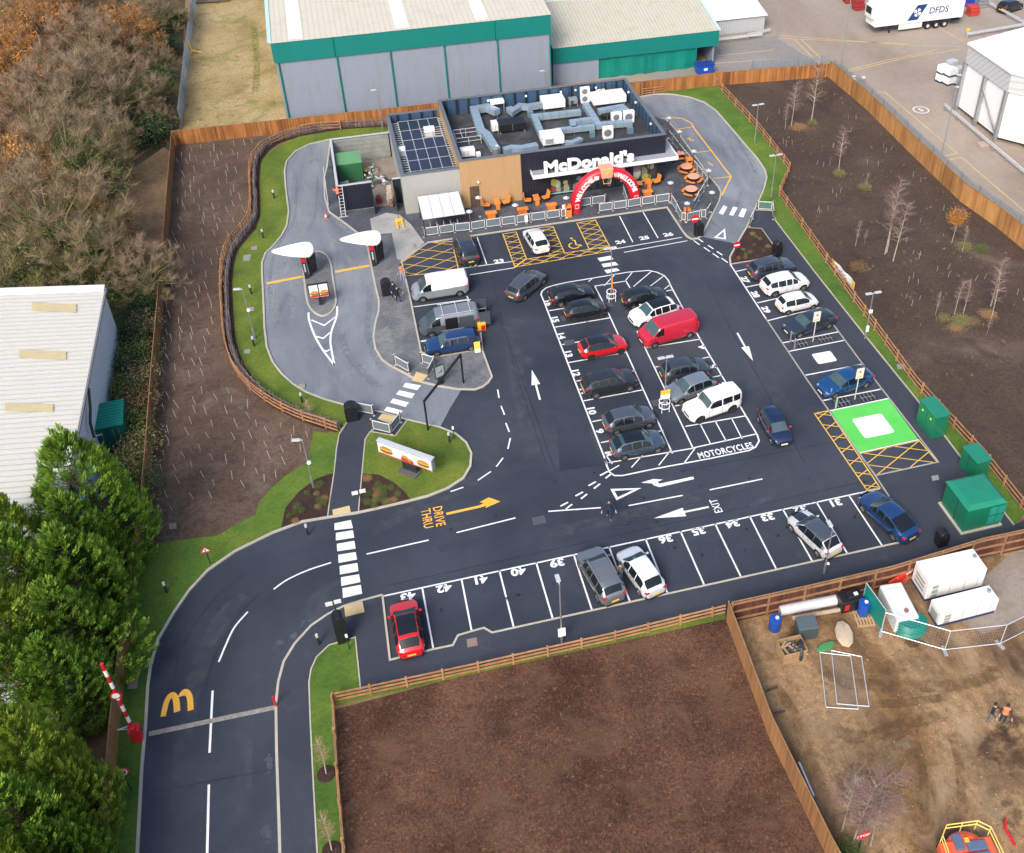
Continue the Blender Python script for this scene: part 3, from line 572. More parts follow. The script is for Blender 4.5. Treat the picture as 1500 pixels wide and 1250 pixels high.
# ================================================================ WEAR: worn tracks, stains and ruts lying on the ground
def wear_mat(n,c,amt=.8,scale=2.5,lo=.38,hi=.62,rough=.85):
    m,nt,b=_new(n); L_=nt.links.new; b.inputs['Base Color'].default_value=c4(c); b.inputs['Roughness'].default_value=rough; b.inputs['Specular IOR Level'].default_value=.2
    at=nt.nodes.new('ShaderNodeAttribute'); at.attribute_name='edge'; tc=nt.nodes.new('ShaderNodeTexCoord'); nz=nt.nodes.new('ShaderNodeTexNoise'); nz.inputs['Scale'].default_value=scale; nz.inputs['Detail'].default_value=8; nz.inputs['Roughness'].default_value=.7; L_(tc.outputs['Object'],nz.inputs['Vector'])
    ad=nt.nodes.new('ShaderNodeMath'); ad.operation='MULTIPLY_ADD'; ad.inputs[1].default_value=.5; L_(at.outputs['Fac'],ad.inputs[0]); L_(nz.outputs['Fac'],ad.inputs[2])
    mr=nt.nodes.new('ShaderNodeMapRange'); mr.inputs['From Min'].default_value=lo+.50; mr.inputs['From Max'].default_value=hi+.62; mr.inputs['To Max'].default_value=amt; L_(ad.outputs[0],mr.inputs['Value'])
    mu=nt.nodes.new('ShaderNodeMath'); mu.operation='MULTIPLY'; L_(mr.outputs['Result'],mu.inputs[0]); mm=nt.nodes.new('ShaderNodeMapRange'); mm.inputs['From Max'].default_value=.5; L_(at.outputs['Fac'],mm.inputs['Value']); L_(mm.outputs['Result'],mu.inputs[1]); L_(mu.outputs[0],b.inputs['Alpha'])
    return m
def soft(name,m,parent,strips=(),blobs=(),z=.009):
    vs=[];fs=[];ed=[]
    for px,w_ in strips:
        P=[Vector(p) for p in cr(W(px),n=5)]; n=len(P); o=len(vs)
        for i,p in enumerate(P):
            d=(P[min(n-1,i+1)]-P[max(0,i-1)]).normalized(); q=Vector((-d.y,d.x)); e=min(1,min(i,n-1-i)/3)
            for k,a in ((-1,0),(-.45,1),(.45,1),(1,0)): vs.append((p.x+q.x*w_/2*k,p.y+q.y*w_/2*k,z)); ed.append(a*e)
        for i in range(n-1):
            for k in range(3): fs.append((o+i*4+k,o+i*4+4+k,o+i*4+5+k,o+i*4+1+k)[::-1])
        z+=.0006
    for (u,v),rx,ry,a0 in blobs:
        x,y=G(u,v); o=len(vs); N=18
        for rr,e in ((0,1),(.5,.75),(1,0)):
            for k in range(1 if rr==0 else N):
                a=2*PI*k/N; cx_,cy_=rx*rr*math.cos(a),ry*rr*math.sin(a); vs.append((x+cx_*math.cos(a0)-cy_*math.sin(a0),y+cx_*math.sin(a0)+cy_*math.cos(a0),z)); ed.append(e)
        for k in range(N): j=(k+1)%N; fs+=[(o,o+1+k,o+1+j),(o+1+k,o+1+N+k,o+1+N+j,o+1+j)]
        z+=.0006
    me=bpy.data.meshes.new(name); me.from_pydata(vs,[],fs); me.materials.append(m); a=me.attributes.new('edge','FLOAT','POINT'); a.data.foreach_set('value',ed); me.update(); o=bpy.data.objects.new(name,me); COL.objects.link(o); o.parent=parent
    return o
S_={o.name:o for o in bpy.data.objects}
pale=wear_mat('worn_pale',(.33,.355,.38),.85); dusty=wear_mat('dust_on_tarmac',(.10,.11,.13),.7,1.2); dark=wear_mat('dark_tyre_film',(.09,.10,.125),.35)
soft('worn_track',pale,S_['drive_lane'],[([(450,222),(449,262),(452,300),(441,340),(420,372),(406,410),(404,450),(410,500)],1.3),([(462,330),(480,345),(497,362),(516,388),(521,402)],1.1),([(438,352),(426,375),(424,400),(428,440),(430,490)],1.0),([(474,300),(500,330),(528,356),(536,385)],.9),([(1075,180),(1095,225),(1108,258),(1098,290),(1080,325)],1.2),([(1000,150),(1035,170),(1060,205),(1085,262)],1.3),([(960,150),(1000,158),(1030,180)],1.6)],z=.0072)
soft('tyre_track',dark,S_['drive_lane'],[([(436,240),(434,290),(430,325),(408,360),(396,400),(396,470)],.6),([(466,235),(464,290),(460,320),(444,352)],.5),([(540,400),(542,440),(538,480),(548,520),(575,560)],1.0),([(500,470),(505,510),(535,550),(580,585)],1.2),([(1066,175),(1100,240),(1110,262)],.5),([(1090,262),(1080,300),(1065,330)],.8)],[((470,510),2.5,1.5,0),((1058,165),2,.8,.4)],z=.0076)
soft('drag_mark',pale,S_['drive_lane'],[([(492,562),(505,550),(525,540),(552,532)],.9)],z=.0082)
soft('dust_patch',dusty,car_park,[([(745,420),(752,520),(775,640),(790,690)],2.4),([(1060,400),(1090,480),(1130,560),(1180,660)],2.2),([(700,600),(720,660),(700,700),(600,750),(500,800)],2.0),([(262,1240),(268,1120),(282,1010),(330,900),(420,830)],2.0),([(360,1240),(358,1120),(362,1010)],1.6),([(720,800),(900,760),(1100,705),(1200,680)],1.8)],[((960,770),3,1.2,-.2),((670,770),2.4,1,-.2),((1250,680),2,1,0),((590,800),2.5,1,0),((880,350),2,.6,0),((960,330),1.4,.8,0),((1100,790),2.5,1,0),((770,880),2,1,0)],z=.0046)
fp=S_['footpath']; soft('scuff_patch',wear_mat('chalky_scuff',(.16,.19,.24),.7,1.6),fp,[],[((445,915),1.0,.5,.6),((430,935),.8,.5,.6),((412,945),1.2,.4,.5),((395,1115),.5,1.0,0)],z=.0845)
soft('scuff_patch',MT['chalky_scuff'],car_park,[],[((393,1118),.5,1.1,0),((392,1225),.8,1.2,0),((408,940),1.0,.35,.4),((455,910),.5,.3,0),((1115,735),2.2,.6,.2),((930,490),.8,.4,0)],z=.0085)
soft('wet_stain',wear_mat('stain_dark',(.05,.045,.045),.75,1.5),S_['concrete_pad'],[],[((596,340),1.4,.8,.5),((570,322),1.2,.6,0),((607,362),.6,1.0,0)],z=.0955)
rutd=wear_mat('rut_dark',(.085,.052,.033),.8,.9,.36,.52); rutl=wear_mat('rut_pale',(.36,.27,.17),.8,1.0); rutb=wear_mat('rut_brown',(.15,.088,.042),.8,.9)
DY=S_['dirt_yard']
soft('wheel_rut',rutb,DY,[([(1180,960),(1240,1000),(1330,1005),(1420,1000),(1510,960)],1.5),([(1190,1060),(1260,1080),(1330,1060),(1420,1040)],1.4),([(1330,1060),(1350,1120),(1360,1250)],.9),([(1385,1050),(1405,1120),(1410,1220)],.9),([(1120,985),(1160,1040),(1190,1100)],1.2),([(1250,1030),(1330,1030),(1440,1010)],1.0)],[((1140,960),2.0,1.4,0),((1300,980),3,1.2,.2)],z=.0165)
soft('wheel_rut',rutl,DY,[([(1150,1040),(1210,1065),(1240,1100)],1.8),([(1290,1150),(1310,1100),(1370,1070)],1.2),([(1430,1130),(1450,1180),(1490,1230)],.8),([(1100,940),(1150,950),(1230,945)],1.2),([(1380,1090),(1395,1170),(1385,1250)],.5)],[((1220,1055),2.2,1.2,.3),((1420,985),1.8,.8,.3),((1470,880),2.5,1.5,0),((1330,1135),1.2,.7,0),((1120,1010),1.2,2.0,0)],z=.0205)
soft('wet_patch',rutd,DY,[([(1500,1050),(1460,1090),(1440,1130)],2.6)],[((1485,1110),3.0,2.0,.7),((1490,1060),2.2,1.5,.4),((1480,1190),1.6,1.0,1.0),((1165,925),1.2,.8,0),((1340,940),1.4,.7,0),((1250,1140),2.5,1.5,0)],z=.0255)
sp=wear_mat('soil_pale',(.15,.105,.076),.6,.8); sd=wear_mat('soil_dark',(.05,.036,.031),.6,.8)
soft('pale_scrape',sp,S_['soil_bed'],[([(300,230),(290,300),(285,380),(280,450)],2.0),([(300,560),(340,600),(380,640)],1.6),([(340,230),(330,290),(315,350)],1.4)],[((310,320),1.6,2.6,0),((300,352),2,1.5,0),((290,700),2.5,1.5,0),((340,700),2,1.2,0),((290,480),1.6,2.2,0)],z=.0315)
soft('pale_scrape',sp,S_['soil_ground'],[([(1340,470),(1370,500),(1395,545),(1440,600)],.9),([(1200,230),(1260,300),(1350,400)],1.5),([(1280,200),(1380,320),(1480,420)],1.3)],[((1380,530),1.0,.6,0),((1450,525),.5,.3,0),((1220,300),1.5,1.0,0)],z=.0215)
MB_=S_['mulch_bed']
soft('pale_bark',wear_mat('bark_pale',(.20,.125,.085),.28,3.0),MB_,[([(560,1060),(700,1100),(850,1180),(900,1240)],3.0),([(900,960),(950,1050),(1040,1120)],2.0),([(560,1200),(680,1210),(800,1240)],2.0)],[((640,1080),2.5,1.2,.3),((960,1000),2.5,1.5,0),((1000,1180),2,1.5,0),((720,1180),2.5,1.5,0),((860,1060),2.2,1.2,0)],z=.0315)
soft('green_tuft_patch',wear_mat('grass_patch',(.16,.21,.04),.8,2.2),S_['field'],[([(368,20),(374,60),(376,110),(370,160)],1.6)],[((374,72),1.6,.6,0),((372,88),1.6,.7,0),((372,128),1.5,.6,0),((330,30),2,.8,0),((300,140),1.5,.8,0),((350,155),1.5,.6,0),((296,175),1.0,.8,0)],z=-.028)
soft('bare_patch',wear_mat('bare_brown',(.20,.135,.10),.8,3),S_['field'],[],[((300,20),3,1.2,0),((290,60),1.2,2.5,0),((300,95),1.6,1.0,0),((320,120),2.5,.8,0),((350,60),1.5,.7,0),((400,150),1.2,1.5,0),((290,160),.8,1.2,0)],z=-.0255)

oil=wear_mat('oil_spot',(.012,.012,.015),.75,3,.30,.5); rr=random.Random(6); bl=[]
for i in range(13):
    for j in range(rr.randrange(1,4)): bl.append(((590+i*55+rr.uniform(-14,14),900-i*12.2+rr.uniform(-22,18)),rr.uniform(.12,.34),rr.uniform(.1,.25),rr.uniform(0,3)))
for i in range(9): bl.append(((835+i*11+rr.uniform(-10,20),440+i*28+rr.uniform(-6,6)),rr.uniform(.15,.35),rr.uniform(.1,.25),rr.uniform(0,3)))
for i in range(14): bl.append(((rr.uniform(640,1280),rr.uniform(690,780)),rr.uniform(.1,.4),rr.uniform(.08,.2),rr.uniform(0,3)))
soft('oil_spot',oil,car_park,[],bl,z=.0092)
# ================================================================ BUILDINGS
def kid(b,name,mats,parent,**k):
    o=b.build(name,mats,parent,**k); o.location=(-parent.location.x,-parent.location.y,-parent.location.z); return o
def kbox(name,c,d,mats,parent,rz=0,**k):
    b=MB(); b.box(c,d,rz); return kid(b,name,mats,parent,**k)
def clad(n,c,pitch=.3,vary=.16,rough=.5,axis='X',dirt=None,dsc=.5,bump=.4,metal=0):
    "cladding: real-colour seams at a pitch, soft weather streaks"
    m,nt,b=_new(n); L_=nt.links.new; b.inputs['Roughness'].default_value=rough; b.inputs['Metallic'].default_value=metal
    tc=nt.nodes.new('ShaderNodeTexCoord'); wv=nt.nodes.new('ShaderNodeTexWave'); wv.bands_direction=axis; wv.inputs['Scale'].default_value=.314/pitch; L_(tc.outputs['Object'],wv.inputs['Vector'])
    pw=nt.nodes.new('ShaderNodeMath'); pw.operation='POWER'; L_(wv.outputs['Fac'],pw.inputs[0]); pw.inputs[1].default_value=6
    mx=nt.nodes.new('ShaderNodeMix'); mx.data_type='RGBA'; mx.inputs['A'].default_value=c4(c); mx.inputs['B'].default_value=c4([x*(1-vary*2) for x in c]); L_(pw.outputs[0],mx.inputs['Factor']); out=mx.outputs['Result']
    nz=nt.nodes.new('ShaderNodeTexNoise'); nz.inputs['Detail'].default_value=6; nz.inputs['Roughness'].default_value=.65; mp=nt.nodes.new('ShaderNodeMapping'); mp.inputs['Scale'].default_value=(dsc*2,dsc*2,dsc*.35); L_(tc.outputs['Object'],mp.inputs['Vector']); L_(mp.outputs['Vector'],nz.inputs['Vector']); nz.inputs['Scale'].default_value=1
    mr=nt.nodes.new('ShaderNodeMapRange'); mr.inputs['From Min'].default_value=.5; mr.inputs['From Max'].default_value=.78; L_(nz.outputs['Fac'],mr.inputs['Value'])
    mr.inputs['To Max'].default_value=.7 if dirt else .25
    m2=nt.nodes.new('ShaderNodeMix'); m2.data_type='RGBA'; m2.inputs['B'].default_value=c4(dirt or [x*.8 for x in c]); L_(out,m2.inputs['A']); L_(mr.outputs['Result'],m2.inputs['Factor']); L_(m2.outputs['Result'],b.inputs['Base Color'])
    bp=nt.nodes.new('ShaderNodeBump'); bp.inputs['Strength'].default_value=bump; bp.inputs['Distance'].default_value=.03; L_(pw.outputs[0],bp.inputs['Height']); L_(bp.outputs['Normal'],b.inputs['Normal'])
    return m
navy=clad('navy_cladding',(.014,.018,.032),.32,.3,.45); wood=clad('timber_cladding',(.46,.29,.145),.16,.16,.6,dirt=(.36,.22,.10),dsc=.8)
greyclad=clad('grey_cladding',(.36,.36,.345),.18,.08,.6); whclad=clad('warehouse_cladding',(.235,.27,.34),.25,.035,.55,dirt=(.20,.215,.18),dsc=.75,bump=.15)
roofclad=clad('cream_roof_sheet',(.52,.49,.40),.6,.06,.6,dirt=(.40,.36,.27),dsc=.35); roofclad2=clad('mossy_roof_sheet',(.47,.45,.37),.45,.10,.65,dirt=(.33,.33,.21),dsc=.4)
inner=clad('parapet_lining',(.034,.075,.135),1.3,.45,.5); copem=pm('coping',(.12,.135,.155),.5,0,.1,2)
deck=gm('roof_membrane',[(.035,.035,.04),(.055,.055,.06),(.08,.08,.085)],.6,6,30,.3,.6,.3,None,((.15,.14,.13),1.2,.6,.8))
ductm=pm('duct_metal',(.20,.32,.40),.35,.45,.14,1.5); ductt=pm('duct_top',(.36,.46,.53),.32,.45,.16,1.5)
X0,X1,X2,X3=4.65,10.38,16.5,31.75; YF,YB=90.2,104.7; HT=5.4; DK=3.55
R=thing('restaurant','low navy and timber clad drive-through restaurant with plant on its flat roof','restaurant',(X1,YF,0))
t=.28
kbox('timber_wall',((X1+X2)/2,YF+t/2,HT/2-.03),(X2-X1,t,HT-.06),wood,R)
b=MB()
for a,c,z0,z1 in((X2,19.4,0,HT),(19.4,31.0,2.75,HT),(22.9,23.5,0,2.75),(27.25,28.25,0,2.75),(31.0,X3,0,HT)): b.box(((a+c)/2,YF+t/2,(z0+z1)/2-.03*(z1>3)),(c-a,t,z1-z0-.06*(z1>3)))
kid(b,'navy_wall',navy,R)
b=MB(); b.box((X3-t/2,(YF+t+YB)/2,HT/2-.03),(t,YB-YF-t,HT-.06)); b.box(((X1+X3-t)/2,YB-t/2,HT/2-.03),(X3-X1-t,t,HT-.06)); kid(b,'side_wall',navy,R)
b=MB(); b.box((X1+t/2,(YF+t+YB-t)/2,HT/2-.03),(t,YB-YF-2*t,HT-.06)); kid(b,'party_wall',wood,R)
kbox('roof_deck',((X1+X3)/2,(YF+YB)/2,DK-.1),(X3-X1-.6,YB-YF-.6,.2),deck,R)
b=MB()
b.box(((X1+X3)/2,YB-t-.02,(DK+HT)/2-.05),(X3-X1-.7,.03,HT-DK-.12)); b.box((X3-t-.02,(YF+YB)/2,(DK+HT)/2-.05),(.03,YB-YF-.75,HT-DK-.12)); b.box((X1+t+.02,(YF+YB)/2,(DK+HT)/2-.05),(.03,YB-YF-.75,HT-DK-.12)); b.box(((X1+X3)/2,YF+t+.02,(DK+HT)/2-.05),(X3-X1-.7,.03,HT-DK-.12))
for k in range(17): b.box((X1+.9+k*1.25,YB-t-.06,(DK+HT)/2),(.06,.06,HT-DK-.2),mi=1)
for k in range(12): b.box((X3-t-.06,YF+.9+k*1.2,(DK+HT)/2),(.06,.06,HT-DK-.2),mi=1)
kid(b,'parapet_lining',[inner,darkm],R)
b=MB(); b.box(((X1+X3)/2,YF+t/2,HT),(X3-X1+.06,t+.12,.07)); b.box(((X1+X3)/2,YB-t/2,HT),(X3-X1+.06,t+.12,.07)); b.box((X1+t/2,(YF+YB)/2,HT+.004),(t+.1,YB-YF-.6,.07)); b.box((X3-t/2,(YF+YB)/2,HT+.004),(t+.1,YB-YF-.6,.07)); kid(b,'parapet_coping',copem,R)
# windows
poster=None
shopglass=pm('shop_glass',(.03,.04,.045),.08,0,.3,1.2,spec=.8)
winc=[pm('poster_%d'%i,c,.5,0,.2,2) for i,c in enumerate([(.28,.26,.2),(.22,.14,.2),(.32,.3,.05),(.3,.38,.32),(.2,.05,.06),(.16,.2,.12)])]
for i,(a,c) in enumerate(((19.4,22.9),(23.5,27.25),(28.25,31.0))):
    b=MB(); n=3 if i!=1 else 4
    for k in range(n+1): b.box((a+.04+(c-a-.08)*k/n,YF+.05,1.4),(.07,.12,2.7))
    for z in(.1,2.7): b.box(((a+c)/2,YF+.052,z),(c-a,.1,.1))
    if i==1: b.box(((a+c)/2,YF+.054,2.15),(c-a,.08,.08))
    f=kid(b,'window' if i!=1 else 'entrance_door',pm('window_frame',(.02,.022,.026),.4),R)
    g=MB(); g.box(((a+c)/2,YF+.11,1.4),(c-a-.02,.03,2.6)); p=g.build('pane',shopglass,f)
    g=MB(); rr=random.Random(i+4)
    for q in range(9 if i!=1 else 5):
        xx=a+.3+(c-a-.6)*rr.random(); zz=.5+rr.random()*1.7; ww=rr.uniform(.25,.6); hh_=rr.uniform(.5,1.4); g.vprism([(xx+ww*math.cos(t_*PI/5)*(.8+.3*rr.random()),zz+hh_*.5*math.sin(t_*PI/5)*(.8+.3*rr.random())) for t_ in range(10)],YF+.075+q*.001,YF+.09,q%6)
    g.build('window_sticker',winc,f)
    if i!=1:
        g=MB(); g.box(((a+c)/2,YF-.0,.32),(c-a-.1,.05,.12)); g.build('sill_band',pm('green_tint',(.25,.5,.42),.4),f)
for x in(OY(865,257,YF-.2)[0],OY(914,250,YF-.2)[0]):
    b=MB(); b.box((x-.12,YF-.16,1.75),(.34,.04,2.1),ry=R_(3)); b.box((x-.12,YF-.19,1.9),(.1,.02,1.0),ry=R_(3),mi=1); o=kid(b,'banner_panel',[whitep,pm('banner_ink',(.12,.1,.3),.6)],R)
# timber wall service door with its lamp
b=MB(); b.box((11.65,YF-.02,1.22),(.95,.05,2.44)); dr=kid(b,'service_door',pm('door_bronze',(.10,.07,.05),.4,0,.4,2),R); b=MB(); b.box((12.0,YF-.07,1.1),(.05,.05,.3)); b.build('handle',galv,dr)
b=MB(); b.lathe([(0,-.1),(.11,-.08),(.13,0),(.1,.08),(0,.1)],(12.1,YF-.14,2.9),10); kid(b,'wall_lamp',whitep,R,smooth=True)
# canopy
cy=88.95; cz=3.22
(cx0,_),(cx1,_)=OY(781,250,cy),OY(993,226,cy)
b=MB(); b.box(((cx0+cx1)/2,(cy+YF)/2,cz),(cx1-cx0,YF-cy,.12)); b.box(((X3+cx1)/2+.01,92.9,cz),(cx1-X3-.02,5.4,.12)); b.box(((cx0+cx1)/2,cy-.03,cz),(cx1-cx0+.12,.06,.42),mi=1); b.box((cx1+.03,92.25,cz),(.06,6.5,.42),mi=1); b.box((cx0-.03,(cy+YF)/2,cz),(.06,YF-cy-.02,.42),mi=1)
b.box(((X3+cx1)/2,95.62,cz),(cx1-X3,.06,.42),mi=1)
kid(b,'canopy',[pm('canopy_top',(.30,.32,.36),.5),whitep],R)
# lettering on the canopy edge
sx0=OY(797,246,cy+.1)[0]; sx1=OY(929,232,cy+.1)[0]
me=text_mesh("McDonald's",1.55,.062,.09); xs=[v.co.x for v in me.vertices]; k=(sx1-sx0)/(max(xs)-min(xs)); ys=[v.co.y for v in me.vertices]
k2=1.36/(max(ys)-min(ys)); mx0,my0=min(xs),min(ys)
for v in me.vertices: v.co=Vector((sx0+(v.co.x-mx0)*k-R.location.x, cy+.15-v.co.z-R.location.y, cz+.2+(v.co.y-my0)*k2))
me.name='sign_letters'; me.materials.clear(); me.materials.append(whitep); o=bpy.data.objects.new('sign_letters',me); COL.objects.link(o); o.parent=R
# ---- grey block (lower) as part of the same building
HG=4.45; GY=90.6
kbox('grey_wall',((X0+X1)/2,GY+.13,HG/2-.03),(X1-X0-.004,.26,HG-.06),greyclad,R)
b=MB(); b.box((X0+.13,(GY+YB)/2+.13,HG/2-.03),(.26,YB-GY-.26,HG-.06)); b.box(((X0+X1)/2,YB-.13,HG/2-.03),(X1-X0-.54,.26,HG-.06)); kid(b,'grey_side_wall',greyclad,R)
kbox('lower_deck',((X0+X1)/2,(GY+YB)/2,3.2),(X1-X0-.54,YB-GY-.54,.2),deck,R)
b=MB(); b.box(((X0+X1)/2+.1,YB-.29,3.9),(X1-X0-.6,.03,1.15)); b.box((X0+.29,(GY+YB)/2,3.9),(.03,YB-GY-.62,1.15)); kid(b,'parapet_lining',inner,R)
b=MB(); b.box(((X0+X1)/2-.03,GY+.13,HG),(X1-X0-.02,.4,.07)); b.box(((X0+X1)/2-.03,YB-.13,HG),(X1-X0-.02,.4,.07)); b.box((X0+.13,(GY+YB)/2,HG+.004),(.4,YB-GY-.5,.07)); kid(b,'parapet_coping',copem,R)
# solar array
def z5(x,y): return (460+x/5,140+y/5)
sol=pm('solar_cell',(.022,.025,.048),.2,.2,.2,2,coat=.3)
TL,TR_,BL,BR=z5(612,197),z5(910,165),z5(710,560),z5(1020,520)
def bil(a,c,z=3.95):
    u=(TL[0]*(1-a)+TR_[0]*a)*(1-c)+(BL[0]*(1-a)+BR[0]*a)*c; v=(TL[1]*(1-a)+TR_[1]*a)*(1-c)+(BL[1]*(1-a)+BR[1]*a)*c
    return G(u,v,z)
x0,yt=bil(0,0); x1,yb_=bil(1,1); SA=thing('solar_array','dark blue solar panel array on the lower grey roof','solar panels',(x0,yb_,3.3))
fr=MB()
for r in range(5):
    for c in range(4):
        if r==1 and c>=2: continue
        xa,xb=x0+(x1-x0)*c/4,x0+(x1-x0)*(c+1)/4; ya,yb2=yt+(yb_-yt)*r/5,yt+(yb_-yt)*(r+1)/5
        kbox('solar_panel',((xa+xb)/2,(ya+yb2)/2,3.95),(xb-xa-.07,ya-yb2-.07,.04),sol,SA)
for k in range(5): fr.box((x0+(x1-x0)*k/4,(yt+yb_)/2,3.92),(.08,yt-yb_,.05))
for k in range(6): fr.box(((x0+x1)/2,yb_+(yt-yb_)*k/5,3.975),(x1-x0 if k not in(3,4) else x1-x0,.05,.02))
for k in range(23): yy=yb_+.2+(yt-yb_-.3)*k/22; fr.box(((x0+x1)/2,yy,3.86),(x1-x0+1.5,.06,.06))
for k in range(6):
    for x in (x0-.6,x1+.6): fr.box((x,yb_+.3+(yt-yb_-.6)*k/5,3.58),(.07,.07,.56))
kid(fr,'mounting_frame',alum,SA)
# ================================================================ ROOF PLANT
def z6(x,y): return (660+x/4.412,120+y/4.412)
def ac(px,w,h,d,label,name='condenser_unit',fans=1,cat='air conditioner',group='white condenser units on the restaurant roof',zb=DK):
    x,y=G(*z6(*px),zb); T=thing(name,label,cat,(x,y,zb),0,group)
    b=MB(); b.box((0,d/2,h/2+.12),(w,d,h)); b.box((0,d/2,.06),(w*.9,d*.8,.12)); b.build('casing',whitep if w<2 else whitep,T,bevel=.02)
    for k in range(fans):
        z=.12+h*(k+.5)/fans; b=MB(); b.lathe([(0,-.02),(min(w,h/fans)*.36,-.02),(min(w,h/fans)*.38,.01)],(-.06,-.01,z),16,ax='Y'); b.build('fan_grille',pm('fan_grey',(.16,.17,.18),.5),T)
    return T
ac((872,140),1.05,1.75,.45,'tall white condenser with two fans at the back of the roof',fans=2)
ac((968,102),1.05,.9,.45,'small white condenser by the rear parapet, left of the corner one')
ac((1042,92),1.05,.9,.45,'small white condenser nearest the rear parapet corner')
ac((1075,262),1.15,.95,.5,'left one of the two condensers standing on the right duct')
ac((1155,270),1.15,1.3,.5,'right one of the two condensers standing on the right duct')
ac((1020,372),1.1,1.25,.5,'white condenser nearest the front parapet')
def plant(px0,px1,h,d,mat,label,name='air_handler',cat='ventilation unit',zb=DK,lift=.3,louv=False):
    (xa,y),(xb,_)=G(*z6(*px0),zb),G(*z6(*px1),zb); T=thing(name,label,cat,((xa+xb)/2,y,zb)); w=xb-xa
    b=MB(); b.box((0,d/2,lift+h/2),(w,d,h)); b.build('casing',mat,T,bevel=.04)
    b=MB()
    for sx in(-.45,.45):
        for sy in(.1,.9): b.box((w*sx,d*sy,lift/2),(.1,.1,lift))
    b.box((0,-.01,lift+h*.5),(.03,.03,h*.9)); b.build('frame',galvd,T)
    if louv:
        b=MB()
        for k in range(6): b.box((-w*.2,-.02,lift+h*(.2+k*.11)),(w*.35,.03,.03))
        b.build('louvre',darkm,T)
    return T
plant((600,197),(745,182),.95,1.7,whitep,'large white air handling unit at the rear middle of the roof')
plant((925,172),(1140,150),.85,1.9,whitep,'widest white air handling unit at the rear right of the roof')
plant((598,432),(738,415),.9,1.8,whitep,'white air handling unit beside the front parapet',louv=True)
plant((318,345),(490,325),.85,1.5,blackp,'black ventilation unit on the left half of the roof')
plant((272,340),(312,335),.9,1.0,offwhite,'narrow pale control box against the black ventilation unit',name='control_box',cat='control box')
plant((770,165),(825,160),.6,.8,galvd,'small grey vented box behind the white units',name='vent_box',cat='vent box',louv=True)
plant((70,497),(165,490),.75,.9,whitep,'white extractor box with one big black fan',name='extractor_unit',cat='extractor fan',lift=.1)
T=plant((170,490),(198,487),.4,.5,whitep,'little white box beside the extractor unit',name='junction_box',cat='junction box',lift=.05)
plant((265,205),(350,190),.4,.9,whitep,'white raised vent cowl over the rear left duct',name='vent_cowl',cat='vent cowl',lift=1.0)
plant((980,250),(1045,240),.5,.8,blackp,'open black hatch between the right ducts',name='roof_hatch',cat='roof hatch',lift=.05)
# ducts: one run each
def duct(paths,label,w=.75,h=.6,z=4.2,drop=()):
    P0=G(*z6(*paths[0][0]),z+h/2); T=thing('roof_duct',label,'duct',(P0[0],P0[1],DK),0,'silver ducts on the restaurant roof')
    for i,pp in enumerate(paths):
        pts=[G(*z6(*p),z+h/2) for p in pp]; b=MB(); b.strip(pts,w,z-h/2,h); s=b
        for p,q in zip(pts,pts[1:]):
            L_=math.hypot(q[0]-p[0],q[1]-p[1])
            for k in range(1,int(L_/.9)):
                a=k*.9/L_; n=Vector((-(q[1]-p[1]),q[0]-p[0])).normalized(); c=(p[0]+(q[0]-p[0])*a,p[1]+(q[1]-p[1])*a); s.bar((c[0]-n.x*(w/2+.03),c[1]-n.y*(w/2+.03),z),(c[0]+n.x*(w/2+.03),c[1]+n.y*(w/2+.03),z),.05,h+.05,1)
        for p in pts: s.box((p[0],p[1],(DK+z-h/2)/2),(.09,.09,z-h/2-DK),mi=1)
        kid(s,'duct_section',[ductt,ductm],T)
    for p in drop:
        x,y=G(*z6(*p),DK+.2); b=MB(); b.box((x,y,(DK+z)/2),(w*.9,w*.7,z-DK)); kid(b,'duct_drop',ductm,T)
    return T
duct([[(285,415),(232,330),(195,305),(150,165),(235,150),(300,180)]],'long silver duct bending round the black ventilation unit',.85,.65)
duct([[(375,160),(400,180),(450,145),(500,150),(585,135)]],'short rear duct feeding the rear middle unit',.7,.55,drop=[(515,215)])
duct([[(590,335),(540,215),(840,182)]],'right-angled duct in front of the rear middle unit',.65,.55)
duct([[(645,318),(690,305),(800,292),(930,278)],[(800,290),(785,250),(920,232)]],'branching duct in the middle of the roof',.6,.5,drop=[(915,345)])
duct([[(870,135),(955,268),(1172,250)],[(955,180),(1105,152),(1135,178),(1050,186)]],'duct running under the two right condensers',.7,.55,drop=[(1160,320)])
duct([[(345,432),(395,418),(460,420),(560,400)]],'pale duct along the front parapet to the front unit',.8,.6,4.0)
duct([[(740,385),(790,385),(845,360)]],'short sloping duct right of the front unit',.6,.35,4.0)
b=MB(); x,y=G(*z6(295,440),4.2); T=thing('round_fan','round duct fan at the front end of the long roof duct','extractor fan',(x,y,DK))
b.lathe([(.0,.2),(.42,.2),(.45,.3),(.45,.95),(.38,1.0),(.3,.9),(0,.9)],n=18); b.build('housing',galv,T,smooth=True)
T=thing('roof_handrail','white pipe handrail frame on the left roof corner','handrail',(*G(*z6(110,380),DK),DK)); b=MB()
for dx in(-1.3,0,1.3):
    for dy in(-1,1): b.tube((dx,dy,0),(dx,dy,.9),.03)
for z in(.45,.9):
    for dy in(-1,1): b.tube((-1.3,dy,z),(1.3,dy,z),.03)
    for dx in(-1.3,1.3): b.tube((dx,-1,z),(dx,1,z),.03)
b.tube((-.6,-1,.9),(-.6,1,.9),.03); b.build('pipes',alum,T)
